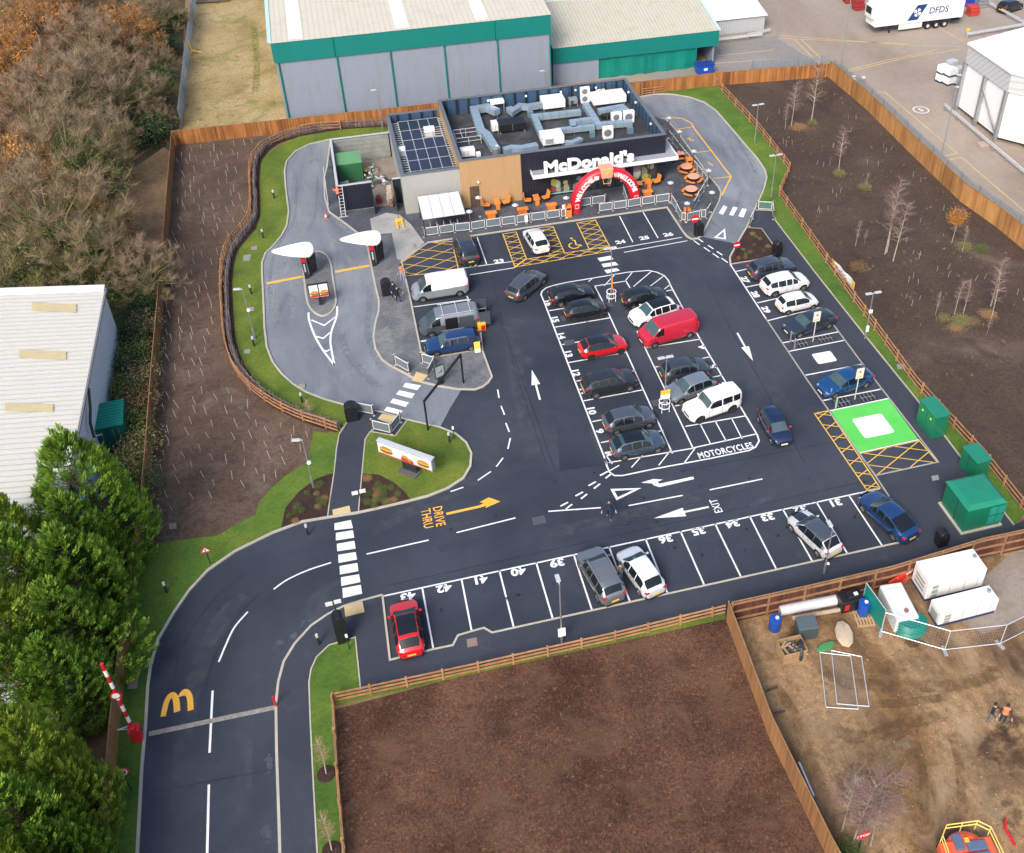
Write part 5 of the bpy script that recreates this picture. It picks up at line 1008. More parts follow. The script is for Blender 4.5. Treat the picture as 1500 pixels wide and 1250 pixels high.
def car_mesh(tp,body,parent,roofm=None,ws_m=None,pano=False,stripe=None,glass=None):
    D=TYPES[tp]; Ln,Wd=D['L'],D['W']; glass=glass or glassm; ws_m=ws_m or glassw
    wr=D['r']; wx=[D['wh'][0],D['wh'][1]]; ts=set()
    for k in range(33): ts.add(round(k/32,4))
    for t,_ in D['top']: ts.add(t)
    for a,c in D['win']: ts.update((a,c))
    for a in (D['rear'],D['ws'],D['roof']):
        for q in a:
            if q<=1: ts.add(q)
    ar=wr*1.17
    for x in wx:
        for k in range(9): ts.add(min(1,max(0,x+ar/Ln*math.cos(PI*k/8))))
    ts.update((.004,.996)); ts=sorted(ts); T2=[]
    for t in ts:
        if not T2 or t-T2[-1]>.0025: T2.append(t)
    ts=T2; hw=Wd/2; rows=[]
    for t in ts:
        x=(t-.5)*Ln; zt=lerp(D['top'],t); e=min(t,1-t)*Ln
        k_=1 if tp in('van','offroad') else 1.55; pl=1-.20*k_*max(0,1-e/(.55*k_**.5))**2.2-.02*max(0,1-e/1.6); w=hw*pl
        belt=D['belt']+(.03 if t<.3 else 0)-.04*max(0,t-.6); zb=min(belt,zt-.05); gh=max(0,zt-zb-.05)
        zs=.24+.16*max(0,1-e/.25)
        for c in wx:
            dx=(t-c)*Ln
            if abs(dx)<ar: zs=max(zs,wr+math.sqrt(max(0,ar*ar-dx*dx))-.02)
        zm=max(zs+.02,.45); zm2=max(zm+.02,min(.66,zb-.06)); tum=.46 if tp not in('van','offroad') else .16
        wt=(w-.04)-gh*tum-.10*(1 if gh<.05 else 0)-(0 if tp in('van','offroad') else .16*abs((t-.42)/.42)**2.2*(gh>.05))
        rows.append([(x,0,max(.2,zs-.0)),(x,w-.10,zs),(x,w-.012,zm),(x,w,zm2),(x,w-.035,zb),(x,wt+.015 if gh>.05 else w-.1,zb+ (zt-zb)*.86 if gh>.05 else zb+.02),(x,wt*.93,zt-.018),(x,wt*.55,zt+.012),(x,0,zt+.025)])
    n=len(ts); K=9
    parts={'body':MB(),'roof':MB(),'windscreen':MB(),'rear_window':MB(),'sidel':MB(),'sider':MB(),'pano':MB(),'stripe':MB()}
    wins={}
    def put(key,q): 
        parts.setdefault(key,MB()).add(q,[tuple(range(len(q)))])
    for i in range(n-1):
        tm_=(ts[i]+ts[i+1])/2; a,c=rows[i],rows[i+1]
        gh=min(a[5][2]-a[4][2],c[5][2]-c[4][2])
        for sgn in(1,-1):
            f=lambda p:(p[0],p[1]*sgn,p[2])
            for j in range(1,K-1):
                q=[f(a[j]),f(c[j]),f(c[j+1]),f(a[j+1])]
                if sgn<0: q=q[::-1]
                key='body'
                if j==4 and gh>.06:
                    for wi,(t0,t1) in enumerate(D['win']):
                        if t0<=tm_<=t1: key='side_window_%d_%d'%(wi,sgn)
                if j>=5:
                    if D['ws'][0]<=tm_<=D['ws'][1] and not(j==5): key='windscreen'
                    elif D['rear'][0]<=tm_<=D['rear'][1] and not(j==5): key='rear_window'
                    elif D['roof'][0]<=tm_<=D['roof'][1]:
                        if pano and j>=6 and D['roof'][0]+.05<tm_<D['roof'][1]-.02: key='pano'
                        elif roofm and j>=5: key='roof'
                    elif stripe and j==7 and tm_>.76: key='stripe'
                elif roofm and j==4 and gh>.06 and key=='body': key='roof'
                put(key,q)
        if i==0 or i==n-2: pass
    for r,fl in((rows[0],0),(rows[-1],1)):
        ring=[(p[0],p[1],p[2]) for p in r[1:]]+[(p[0],-p[1],p[2]) for p in r[1:-1][::-1]]
        put('body',ring if fl else ring[::-1])
    obs={}
    for key,b in parts.items():
        if not b.f: continue
        nm,m={'body':('body',body),'roof':('roof_panel',roofm),'windscreen':('windscreen',ws_m),'rear_window':('rear_window',glass),'pano':('sunroof',glass),'stripe':('bonnet_stripe',stripe)}.get(key,('side_window',glass))
        o=b.build(nm,m,parent)
        bm=bmesh.new(); bm.from_mesh(o.data); bmesh.ops.remove_doubles(bm,verts=bm.verts,dist=.0008); bm.to_mesh(o.data); bm.free()
        o.data.polygons.foreach_set('use_smooth',[True]*len(o.data.polygons)); o.data.set_sharp_from_angle(angle=R_(34)); obs[key]=o
    b=MB(); b.box((0,0,.42),(Ln*.94,Wd*.80,.36)); b.build('underbody',trim,parent)
    return D
_wheel={}
def wheel(rad,rim):
    k=(round(rad,3),rim.name)
    if k in _wheel: return _wheel[k]
    b=MB(); b.lathe([(rad*.62,-.1),(rad*.95,-.105),(rad,-.08),(rad,.08),(rad*.95,.105),(rad*.62,.1)],n=20,ax='Y'); o=b.build('tyre',tyre,smooth=True); t=o.data; bpy.data.objects.remove(o)
    b=MB(); b.lathe([(0,.06),(rad*.6,.06),(rad*.66,.1),(rad*.60,.1),(rad*.56,.075)],n=18,ax='Y',mi=1)
    for j in range(5):
        a=2*PI*j/5; b.bar((0,.085,0),(rad*.6*math.cos(a),.085,rad*.6*math.sin(a)),.045,.05)
        b.bar((0,.082,0),(rad*.6*math.cos(a+.35),.082,rad*.6*math.sin(a+.35)),.04,.03)
    b.lathe([(0,.11),(rad*.14,.11),(rad*.16,.06)],n=10,ax='Y')
    o=b.build('rim',[rim,pm('brake_dark',(.03,.03,.03),.7)]); r=o.data; bpy.data.objects.remove(o)
    _wheel[k]=(t,r); return _wheel[k]
def car(px,ang,tp,body,label,cat='car',name='parked_car',roofm=None,rim=None,pano=False,L=None,plate=True,z0=0,group='cars parked in the marked bays',stripe=None,rails=False,mirror=None,pz=.75):
    x,y=G(px[0],px[1],pz); T=thing(name,label,cat,(x,y,z0),R_(ang),group)
    D=car_mesh(tp,body,T,roofm,pano=pano,stripe=stripe); Ln,Wd,r=D['L'],D['W'],D['r']; rim=rim or rimm
    td,rd=wheel(r,rim)
    for tx in D['wh']:
        for sg in(1,-1):
            w=bpy.data.objects.new('wheel',td); COL.objects.link(w); w.parent=T; w.location=((tx-.5)*Ln,sg*(Wd/2-.13),r); w.rotation_euler=(0,rnd(0,1),0 if sg>0 else PI)
            q=bpy.data.objects.new('rim',rd); COL.objects.link(q); q.parent=w
    hb=.68 if tp in('hatch','supermini','estate','fastback') else .82
    for sg in(1,-1):
        b=MB(); b.lathe([(0,.0),(.09,-.06),(.12,-.16),(.08,-.28),(0,-.32)][::-1],n=10,ax='X'); o=b.build('headlight',headl,T,smooth=True); o.location=(Ln/2-.10,sg*(Wd/2-.36),hb-.02); o.scale=(1.2,1.45,.55)
        b=MB(); hz=.85 if tp not in('van','offroad','suv') else 1.0
        if tp=='van': b.box((-Ln/2+.02,sg*(Wd/2-.16),1.15),(.08,.14,.5))
        else: b.box((-Ln/2+.13,sg*(Wd/2-.27),hz),(.20,.26,.14))
        b.build('tail_light',tail,T,bevel=.02)
        mt=D['win'][-1][1]; b=MB(); b.box(((mt-.5)*Ln-.02,sg*(Wd/2+.06),D['belt']+.04),(.14,.2,.13)); b.build('wing_mirror',mirror or body,T,bevel=.03)
        if rails or roofm is None and tp=='estate':
            zt=lerp(D['top'],.4); b=MB(); b.box((-.04*Ln,sg*(Wd/2-.29),zt+.015),(Ln*.40,.035,.045)); b.build('roof_rail',galv if rails!='k' else trim,T)
    b=MB()
    for t0,_w in [(w_[0]-.006,0) for w_ in D['win'][1:]]+[(D['win'][-1][1]+.012,0),(max(.03,D['win'][0][0]-.02),0)]:
        X=(t0-.5)*Ln; e=min(t0,1-t0)*Ln; k_=1 if tp in('van','offroad') else 1.55; pl=1-.20*k_*max(0,1-e/(.55*k_**.5))**2.2-.02*max(0,1-e/1.6)
        for sg in(1,-1): b.box((X,sg*(Wd/2*pl-.008),.70),(.018,.02,D['belt']-.55))
    zc=lerp(D['top'],D['ws'][1]+.01)+.018; b.box(((D['ws'][1]+.008-.5)*Ln,0,zc-.012),(.03,Wd*.78,.03))
    b.box(((D['win'][1 if len(D['win'])>1 else 0][1]-.10-.5)*Ln,Wd/2+.0,D['belt']-.10),(.13,.03,.025)); b.box(((D['win'][1 if len(D['win'])>1 else 0][1]-.10-.5)*Ln,-Wd/2-.0,D['belt']-.10),(.13,.03,.025))
    b.build('seam',trim,T)
    b=MB()
    for sg in(1,-1): b.box((0,sg*(Wd/2-.05),.29),(Ln*(D['wh'][1]-D['wh'][0])-2.6*r,.08,.12))
    b.build('trim',trim,T)
    for k in range(1 if not plate else 2):
        s=1 if k==0 else -1
        b=MB(); b.box((s*(Ln/2+.012),0,.45 if s>0 else .62),(.02,.52,.12)); b.build('number_plate',platew if s>0 else platey,T)
    b=MB(); b.box((Ln/2-.004,0,.60),(.03,Wd*.42,.16)); b.box((Ln/2-.02,0,.33),(.06,Wd*.62,.12)); b.build('grille',trim,T)
    b=MB(); b.box((-Ln/2+.01,0,.36),(.06,Wd*.66,.14)); b.build('bumper_trim',trim,T)
    return T
blk=paint('black_paint',(.012,.013,.017),.2,.2); dgrey=paint('dark_grey_paint',(.045,.055,.072),.5,.25); bgrey=paint('blue_grey_paint',(.085,.13,.18),.6,.25); silver=paint('silver_paint',(.30,.33,.36),.6,.25); grey=paint('grey_paint',(.12,.14,.165),.6,.25)
wht=paint('white_car_paint',(.78,.79,.8),0,.25); red=paint('red_car_paint',(.55,.01,.015),0,.2); cher=paint('van_red_paint',(.46,.012,.035),0,.3); blue=paint('blue_car_paint',(.012,.05,.16),.3,.2); blue2=paint('bright_blue_paint',(.01,.07,.22),.3,.2); navyp=paint('navy_car_paint',(.012,.025,.075),.3,.2); warm=paint('champagne_paint',(.68,.68,.67),.2,.25)
A0=-.0
car((644,421),180,'van',pm('van_silver',(.34,.38,.42),.35,.4,.06,1,coat=.5),'silver van with a white roof in the top left bay beside the block paving','van','panel_van',roofm=wht,group='vans parked by the paved verge')
V2=car((658,471),180,'van',pm('van_grey',(.10,.115,.14),.3,.4,.06,1,coat=.5),'dark grey van with ladder rack and its rear doors open','van','panel_van',roofm=pm('van_grey_roof',(.24,.26,.3),.4,.4),group='vans parked by the paved verge')
for sg in(1,-1):
    b=MB(); b.box((-2.5-.45,sg*.93,1.15),(.9,.05,1.35)); b.build('rear_door',pm('van_grey',(.1,.1,.1)),V2)
b=MB()
for x in(-1.8,-.7,.5): b.box((x,0,2.05),(.06,1.7,.06))
for y in(-.8,.8): b.box((-.65,y,2.09),(2.9,.05,.05))
b.build('roof_rack',alum,V2)
b=MB(); b.box((-.1,.985,1.15),(1.05,.02,1.25)); b.build('open_side_door',blackp,V2); b=MB(); b.box((-1.35,1.01,1.15),(1.2,.03,1.2)); b.build('side_door',pm('van_grey',(.1,.1,.1)),V2)
car((663,500),180,'estate',blue,'dark blue estate car parked next to the yellow sign board')
car((682,364),94,'suv',dgrey,'dark grey car in bay 22 beside the yellow hatched triangle',rails=True)
car((785.5,350),96,'hatch',wht,'white hatchback in the disabled bay between the yellow hatchings')
car((771,415),42,'estate',pm('estate_grey',(.095,.11,.135),.3,.5,.05,1,coat=.5),'grey estate car driving diagonally past the bays',name='moving_car',group='cars driving through the car park')
car((837.5,429),4,'hatch',blk,'black hatchback at the top of the island, in bay 16',rim=rimm)
car((858,452),2,'supermini',blk,'small black three-door car in bay 15',rim=rimd)
car((883,505),3,'hatch',red,'red crossover with a black roof in the left island row',roofm=blk,rim=rimd)
car((893,559),2,'suv',paint('black_brown_paint',(.028,.03,.036),.3,.3),'black tall hatchback with pale wheels in bay 11',rim=rimm)
car((922,612),2,'hatch',grey,'grey hatchback in bay 9, above the blue-grey one')
car((934,648),2,'hatch',bgrey,'blue-grey hatchback with a dark glass roof in bay 8',pano=True,rim=rimm)
car((944,433),2,'hatch',blk,'black saloon at the top of the right island row')
car((958,457),191,'suv',wht,'white crossover with a glass sunroof above the red van',pano=True)
car((978,484),189,'van',cher,'red panel van in the right island row','van','panel_van',group='vans parked in the island')
car((1003,539),2,'hatch',paint('slate_paint',(.05,.062,.08),.4,.3),'dark slate hatchback in bay 5 beside the lamp post')
car((1012,566),191,'hatch',silver,'light grey hatchback in bay 6 facing the lamp post')
O4=car((1043,592),190,'offroad',wht,'white boxy four-wheel drive with a spare wheel on its back door',rim=rimd)
b=MB(); b.lathe([(0,-.12),(.3,-.12),(.34,-.05),(.34,.05),(0,.1)],(-2.38,-.1,1.05),18,'X'); b.build('spare_wheel_cover',wht,O4,smooth=True)
car((1130,392),4,'suv',paint('steel_blue_paint',(.07,.085,.12),.5,.25),'dark steel blue crossover in bay 27 next to the planted bed',rails='k')
car((1150,414),4,'suv',wht,'white crossover in bay 28')
car((1168,441),4,'supermini',wht,'small white hatchback in bay 29')
car((1186,471),190,'fastback',paint('ink_blue_paint',(.035,.05,.075),.4,.2),'dark slate electric saloon at the upper charging bay')
car((1238,557),190,'fastback',blue2,'bright blue electric saloon at the lower charging bay')
car((1135,622),-90,'supermini',navyp,'navy hatchback driving towards the camera past the motorcycle bays',name='moving_car',group='cars driving through the car park',mirror=red)
car((1301,753),105,'fastback',blue,'dark blue saloon in bay 30 at the right end of the bottom row')
car((1193,779),107,'hatch',warm,'pale silver coupe with a dark roof and bonnet stripe in bay 32',roofm=grey,stripe=blk)
car((938,834),103,'hatch',paint('silver_white_paint',(.62,.65,.68),.2,.25),'silver white hatchback right of the person between two cars',roofm=wht)
car((880,840),99,'suv',paint('pewter_paint',(.2,.215,.23),.5,.3),'pewter grey off-roader left of the person between two cars',rails=True)
car((596,917),91,'hatch',red,'bright red hatchback with a glass roof in bay 43',pano=True)
# vehicles glimpsed left of the conifers and in the lorry yard
car((42,1018),5,'van',wht,'white van half hidden behind the tall conifers','van','panel_van',group=None,pz=1.2)
car((10,1047),5,'van',wht,'second white van at the left edge behind the conifers','van','panel_van',group=None,pz=1.2)
car((1480,8),20,'suv',blk,'dark vehicle at the top right corner of the lorry yard','car','parked_car',group=None)
for o in bpy.data.objects:
    if o.name.startswith(('rear_door','side_door')) and o.parent==V2: o.data.materials[0]=MT['van_grey']
# ================================================================ STREET FURNITURE
def hz(base,top,z0=0):
    "height whose top pixel row matches"
    x,y=G(*base,z0); best=(1e9,1)
    for k in range(10,2500):
        z=k*.01; d=Vector((x,y,z-HC)); q=d.dot(FW); u=PCX+FOC*d.dot(RT)/q; v=PCY-FOC*d.dot(UP)/q; e=abs(v-top[1])
        if e<best[0]: best=(e,z)
    return x,y,best[1]
def lamp_post(base,top,label,heads=((0,1),),z0=.1,r=.05,mat=None,name='lamp_post',extra=None,hz_=None):
    x,y,h=hz(base,top,z0); T=thing(name,label,'lamp post',(x,y,z0),0,'lamp posts round the site'); h-=z0
    b=MB(); b.tube((0,0,0),(0,0,h*.22),r*1.7,r*1.6,10); b.tube((0,0,h*.22),(0,0,h),r,r*.8,8); b.build('column',mat or galv,T,smooth=True)
    for dx,dy in heads:
        l=math.hypot(dx,dy); m=MB(); m.bar((0,0,h),(dx*.2,dy*.2,h+.02),.07,.07); m.box((dx*.42,dy*.42,h+.04),(.55,.26,.09),math.atan2(dy,dx)); m.build('lantern',alum,T,bevel=.02)
    if extra: extra(T,h)
    return T
def dome(T,h,f=.5,s=.16):
    b=MB(); b.lathe([(0,-s),(s*.8,-s*.6),(s,0),(s*.7,s*.7),(0,s)],(.1,-.12,h*f),10); b.build('camera_dome',whitep,T,smooth=True)
def boxes(*L_):
    def f(T,h):
        for z,w,hh,m in L_:
            b=MB(); b.box((0,-.1,z),(w,.12,hh)); b.build('control_box',m,T)
    return f
lamp_post((459.4,714),(443.2,645),'lamp post standing in the mulched bed left of the footway',((-1,.2),),extra=lambda T,h:dome(T,h,.55))
lamp_post((373.5,497),(356,424),'lamp post on the left lawn ribbon beside the hurdle',((-1,.2),),extra=lambda T,h:dome(T,h,.6))
lamp_post((823,941),(817.5,856),'lamp post on the bottom footpath between bays 40 and 39',((0,1),),extra=boxes((1.1,.45,.65,whitep)))
lamp_post((1207,840),(1214.5,775),'lamp post behind the pale coupe in the bottom row',((0,1),),extra=lambda T,h:dome(T,h,.25,.1))
lamp_post((1267,496),(1277,430),'lamp post with a twin head on the right path edge',((-1,0),(1,0)),extra=boxes((1.1,.22,.6,whitep),(2.9,.3,.3,whitep)))
lamp_post((1105.5,209),(1110,154),'lamp post on the upper right lawn, the farther one',((-1,0),(1,.1)))
lamp_post((1130,288),(1133,228),'lamp post on the right lawn beside the kinked rail fence',((-1,0),(1,.1)))
def guard(T,h):
    for z in(.45,.95):
        b=MB(); n=14; b.path([(.42*math.cos(2*PI*k/n),.42*math.sin(2*PI*k/n),z) for k in range(n+1)],.035,6); b.build('guard_ring',whitep,T)
    b=MB()
    for k in range(4): a=PI/4+k*PI/2; b.tube((.42*math.cos(a),.42*math.sin(a),0),(.42*math.cos(a),.42*math.sin(a),.97),.035,n=6)
    split_build(b,'guard_leg',whitep,T,False)
def g2(T,h):
    guard(T,h); b=MB(); b.box((0,-.08,1.9),(.75,.05,.42),mi=0); b.box((0,-.08,1.46),(.75,.05,.42),mi=1); b.build('notice_board',[yellowp,whitep],T)
def g3(T,h):
    guard(T,h); b=MB(); b.box((.02,-.1,1.9),(.12,.1,1.3)); b.build('control_box',orangep,T)
lamp_post((973,601),(975,524),'lamp post with hoop guard and yellow notice in the middle of the island',((-1,0),(.6,0)),z0=.0,extra=g2)
lamp_post((895.5,440),(893.5,364),'lamp post with hoop guard and orange sleeve at the top of the island',((-1,0),(.4,0)),z0=.0,extra=g3)
lamp_post((561,191),(553,132),'lamp post on the lawn behind the service yard',((-1,0),))
lamp_post((801,160),(797.5,104),'lamp post rising behind the restaurant roof',((-1,0),))
for base,top,lab in (((1380,226),(1408,110),'tall leaning camera pole beside the white panel shed'),((1231.5,104),(1241,-20),'tall thin mast at the corner of the board fence'),((1137,55),(1143,-20),'tall thin mast beside the white shed'),((1263,122),(1266,113),'short floodlight post on the security fence, nearest the corner'),((1247,136),(1250,112),'short floodlight post on the security fence beside the yard lines')):
    x,y,h=hz(base,top); h=min(h,12); T=thing('mast',lab,'pole',(x,y,0)); b=MB(); b.tube((0,0,0),(0,0,h),.07,.05,8); b.build('column',galvd,T,smooth=True)
    b=MB(); b.box((0,-.1,h*.86),(.35,.25,.14)); b.box((0,0,h),(.5,.3,.1)); b.build('floodlight',alum,T)
# bollard lights
for (u,v),lab in (((402,291),'bollard light on the upper left lawn'),((386,349),'bollard light on the left lawn above the manhole slabs'),((368.5,431),'bollard light on the left lawn above the lamp post'),((372.5,507),'bollard light on the left lawn below the lamp post'),((443,590),'bollard light at the bottom curve of the left lawn'),((244.5,868),'bollard light on the grass verge beside the conifers'),((451,783),'bollard light in the mulched bed beside the lamp post'),((658.5,648),'bollard light on the billboard lawn'),((467.5,944),'bollard light on the footpath beside the narrow lawn')):
    x,y=G(u,v,.1); T=thing('bollard_light',lab,'bollard light',(x,y,.1),0,'bollard lights in the lawns'); b=MB(); b.tube((0,0,0),(0,0,.72),.075,n=10); b.build('column',darkm,T,smooth=True); b=MB(); b.lathe([(0,.72),(.09,.72),(.1,.95),(.06,1.02),(0,1.03)],n=12); b.build('lens',alum,T,smooth=True)
# patio heaters / lamps on brown poles
PL=[((981,296),268,'brown lamp pole at the patio corner above bay 26'),((1041,311),282,'brown lamp pole nearest the lane crossing'),((1036.7,272),250,'brown lamp pole beside the middle round table'),((1005,325.6),298,'brown lamp pole at the tip of the patio'),((1015,247),221.5,'brown lamp pole beside the farthest round table'),((994,222),193,'brown lamp pole beside the end of the canopy'),((979,203),173,'brown lamp pole nearest the rear of the building'),((703,317.5),289.6,'brown lamp pole in front of the service door'),((756.3,329),300.6,'brown lamp pole in the middle of the front barrier'),((690,338.7),310,'brown lamp pole at the shelter end of the front barrier'),((830,319),290,'brown lamp pole at the foot of the red arch')]
for (u,v),tv,lab in PL:
    x,y,h=hz((u,v),(u,tv),.1); h=min(3.0,h); T=thing('patio_lamp',lab,'lamp',(x,y,.08),0,'brown lamp poles on the patio'); b=MB(); b.tube((0,0,0),(0,0,h-.2),.065,n=10); b.build('pole',brownpost,T,smooth=True); b=MB(); b.lathe([(.07,h-.25),(.30,h-.12),(.31,h-.06),(.12,h),(.05,h+.1),(0,h+.11)],n=16); b.build('lamp_head',alum,T,smooth=True); b=MB(); b.lathe([(0,.1),(.13,.09),(.14,0)],n=12); b.build('foot',alum,T)
# barriers: glazed panels between brown posts
def barrier(px,label,z=.08,h=1.0,posts=True,mesh=None,group='grey panel barriers round the patio'):
    P=W(px,z); T=thing('patio_barrier',label,'barrier',(*P[0],z),0,group); off=Vector(P[0])
    fill=mesh or pm('barrier_fabric',(.13,.165,.19),.6,0,.15,4)
    for p in P:
        q=Vector(p)-off; b=MB(); b.tube((q.x,q.y,0),(q.x,q.y,h+.12),.05,n=8); o=b.build('post',brownpost,T); m=MB(); m.lathe([(0,.06),(.09,.05),(.1,0)],(q.x,q.y,0),10); m.lathe([(.06,h+.1),(.07,h+.13),(0,h+.16)],(q.x,q.y,0),8); m.build('post_fitting',alum,o)
    for a,c in zip(P,P[1:]):
        a=Vector(a)-off; c=Vector(c)-off; d=(c-a).normalized(); A,B=a+d*.1,c-d*.1; b=MB()
        for z1 in(.2,h): b.bar((A.x,A.y,z1),(B.x,B.y,z1),.045,.045)
        for q in(A,B): b.bar((q.x,q.y,.2),(q.x,q.y,h),.045,.045)
        b.build('panel_frame',whitep,T); m=MB(); m.bar((A.x,A.y,.6),(B.x,B.y,.6),.02,h-.24); m.build('panel',fill,T)
    return T
barrier([(621,347.5),(643.7,344.6),(666.4,341),(690,338.7),(712,335),(734.6,332),(756.3,329),(778,325.5),(800,322.6),(821,319.7),(830,318.6)],'long grey panel barrier from the bike shelter to the red arch')
barrier([(846,305),(866.6,301.6),(887,298.5)],'short two-panel barrier behind the red arch')
barrier([(877,311.7),(898,308.7),(918.7,305.8),(939.6,302),(960,299),(981,296)],'grey panel barrier from the arch to the patio corner')
barrier([(913,284),(918.7,303)],'single side panel at the right foot of the red arch')
barrier([(983,298),(990.5,309.5),(997,323.4),(1005,325.6),(1025.7,321),(1034.5,319.5),(1040.7,309.5)],'angled barrier round the tip of the patio')
barrier([(1016,308),(1023.5,294),(1031,281),(1036,272),(1028.7,262),(1021,253),(1014.7,246),(1004,234),(993.5,221),(985,210),(978.5,202)],'long barrier on the lane side of the round tables')
barrier([(579,535),(600,547)],'single panel barrier left of the tactile slab')
barrier([(618,532),(637,537.5),(628,555)],'corner barrier right of the tactile slab')
barrier([(523,604),(548,609)],'single panel barrier beside the black litter bin')
barrier([(545.8,630),(573.5,636.7),(587.5,619)],'three-post corner barrier at the end of the zebra crossing')
barrier([(1109,308),(1131,309),(1132.5,322)],'green panel corner barrier at the top of the right path',mesh=pm('barrier_green',(.07,.16,.12),.6))
barrier([(1103,321),(1098,332)],'narrow barrier beside the lane exit',mesh=whitep)
# orange outdoor furniture
def place(px,z=.08): x,y=G(*px,z); return x,y,z
FG='orange furniture on the patio'
def lounge(px,rz,label):
    T=thing('patio_chair',label,'chair',place(px),R_(rz),FG); b=MB(); b.box((0,0,.42),(.62,.7,.1)); b.build('seat',orangep,T,bevel=.03); b=MB(); b.box((0,.36,.75),(.62,.1,.75),rx=R_(-14)); b.build('backrest',orangep,T,bevel=.03)
    for sx in(-.22,.22): m=MB(); m.box((sx,0,.19),(.06,.6,.37)); m.build('leg',darkm,T)
def table(px,label,w=.6,l=1.1,rz=0):
    T=thing('patio_table',label,'table',place(px),R_(rz),FG); b=MB(); b.box((0,0,.72),(w,l,.1)); b.build('tabletop',orangep,T,bevel=.02); b=MB(); b.box((0,-l/2+.08,.36),(w*.7,.06,.66)); b.build('leg',orangep,T); b=MB(); b.box((0,l/2-.08,.36),(w*.7,.06,.66)); b.build('leg',orangep,T)
for (u,v),rz,lab in (((713.5,305),75,'orange chair nearest the service door'),((741,301),-75,'orange chair at the right end of the set by the timber wall'),((773.5,298),75,'orange chair at the left end of the set by the navy wall'),((799,294),-75,'orange chair between the navy wall and the first window'),((936,274),75,'orange chair under the right window, left of its table'),((961,270.5),-75,'orange chair under the right window, right of its table')): lounge((u,v),rz,lab)
for (u,v),lab in (((728.5,304.5),'orange table against the timber wall'),((786,298),'orange table against the navy wall'),((949,274),'orange table under the right window')): table((u,v),lab)
for (u,v),lab in (((720,320.5),'orange table behind the front barrier, nearest the shelter'),((766,315),'orange table behind the front barrier, middle one'),((808,308.5),'orange table behind the front barrier, nearest the arch'),((948,289),'orange table behind the barrier right of the arch')): table((u,v),lab,1.1,.6)
for (u,v),lab in (((1005,253),'round orange picnic table farthest from the car park'),((1015.5,267.5),'round orange picnic table in the middle of the three'),((1012,286),'round orange picnic table nearest the car park')):
    T=thing('round_picnic_table',lab,'picnic table',place((u,v)),0,'round picnic tables on the patio'); b=MB(); b.lathe([(0,.74),(.62,.74),(.65,.77),(.62,.81),(0,.81)],n=24); b.build('tabletop',salmon,T,smooth=True); b=MB(); b.tube((0,0,0),(0,0,.74),.09,n=10)
    for k in range(4): a=PI/4+k*PI/2; b.bar((0,0,.25),(.95*math.cos(a),.95*math.sin(a),.25),.07,.07)
    b.build('frame',darkm,T)
    for k in range(4):
        a0=PI/4+k*PI/2; m=MB(); pts=[(r_*math.cos(a0+d),r_*math.sin(a0+d)) for r_,D_ in((.98,(-.6,-.3,0,.3,.6)),(.72,(.6,.3,0,-.3,-.6))) for d in D_]; m.prism(pts,.42,.48,bottom=True); m.build('bench_seat',orangep,T)
T=thing('bench_table',"orange bench table under the canopy end",'table',place((992.5,236)),R_(0),FG); b=MB(); b.box((0,.3,.73),(1.6,.6,.09)); b.build('tabletop',salmon,T); b=MB(); b.box((0,-.35,.44),(1.6,.32,.07)); b.build('seat',orangep,T)
for sx in(-.6,.6): m=MB(); m.box((sx,0,.34),(.08,.9,.66)); m.build('leg',darkm,T)
for (u,v),lab in (((1008.5,247),'tall orange recycling bin beside the farthest round table'),((832.5,317),'tall orange recycling bin at the foot of the arch'),((1006,322),'tall orange recycling bin at the tip of the patio')):
    T=thing('recycling_bin',lab,'bin',place((u,v)),0,'orange recycling bins'); b=MB(); b.box((0,0,.65),(.6,.6,1.3)); b.build('body',orangep,T,bevel=.03); m=MB(); m.box((0,-.31,1.0),(.4,.03,.18)); m.build('opening',blackp,T)
# black litter bins
def litter(px,label,h=1.35,w=.75,d=.6,rz=0,z=.1):
    T=thing('litter_bin',label,'litter bin',place(px,z),R_(rz),'black litter bins'); b=MB(); b.vprism([(-w/2,0),(w/2,0),(w/2+.04,h*.72),(w/2-.05,h*.9),(w*.15,h),(-w*.2,h),(-w/2+.02,h*.88),(-w/2-.03,h*.7)],-d/2,d/2); b.build('body',blackp,T,bevel=.04); m=MB(); m.lathe([(0,-.02),(.16,-.02),(.18,.02)],(0,-d/2-.01,h*.72),14,'Y'); m.build('opening',pm('bin_opening',(.004,.004,.004),.9),T)
litter((516.5,613),'black litter bin at the top of the footway',1.5,.95,.8)
litter((567,431),'black litter bin on the paved verge beside the people',1.6,.85,.7)
litter((1023,344),'black litter bin behind the no entry sign at the patio tip',1.5,.8,.7)
litter((1137.5,374),'black leaning litter bin beside the planted bed',1.6,.75,.6,20)
litter((1377.5,797),'black litter bin beside the large green substation',1.3,.7,.6)
litter((502,936),'tall black litter bin at the tip of the narrow lawn',2.4,.7,.75,10)
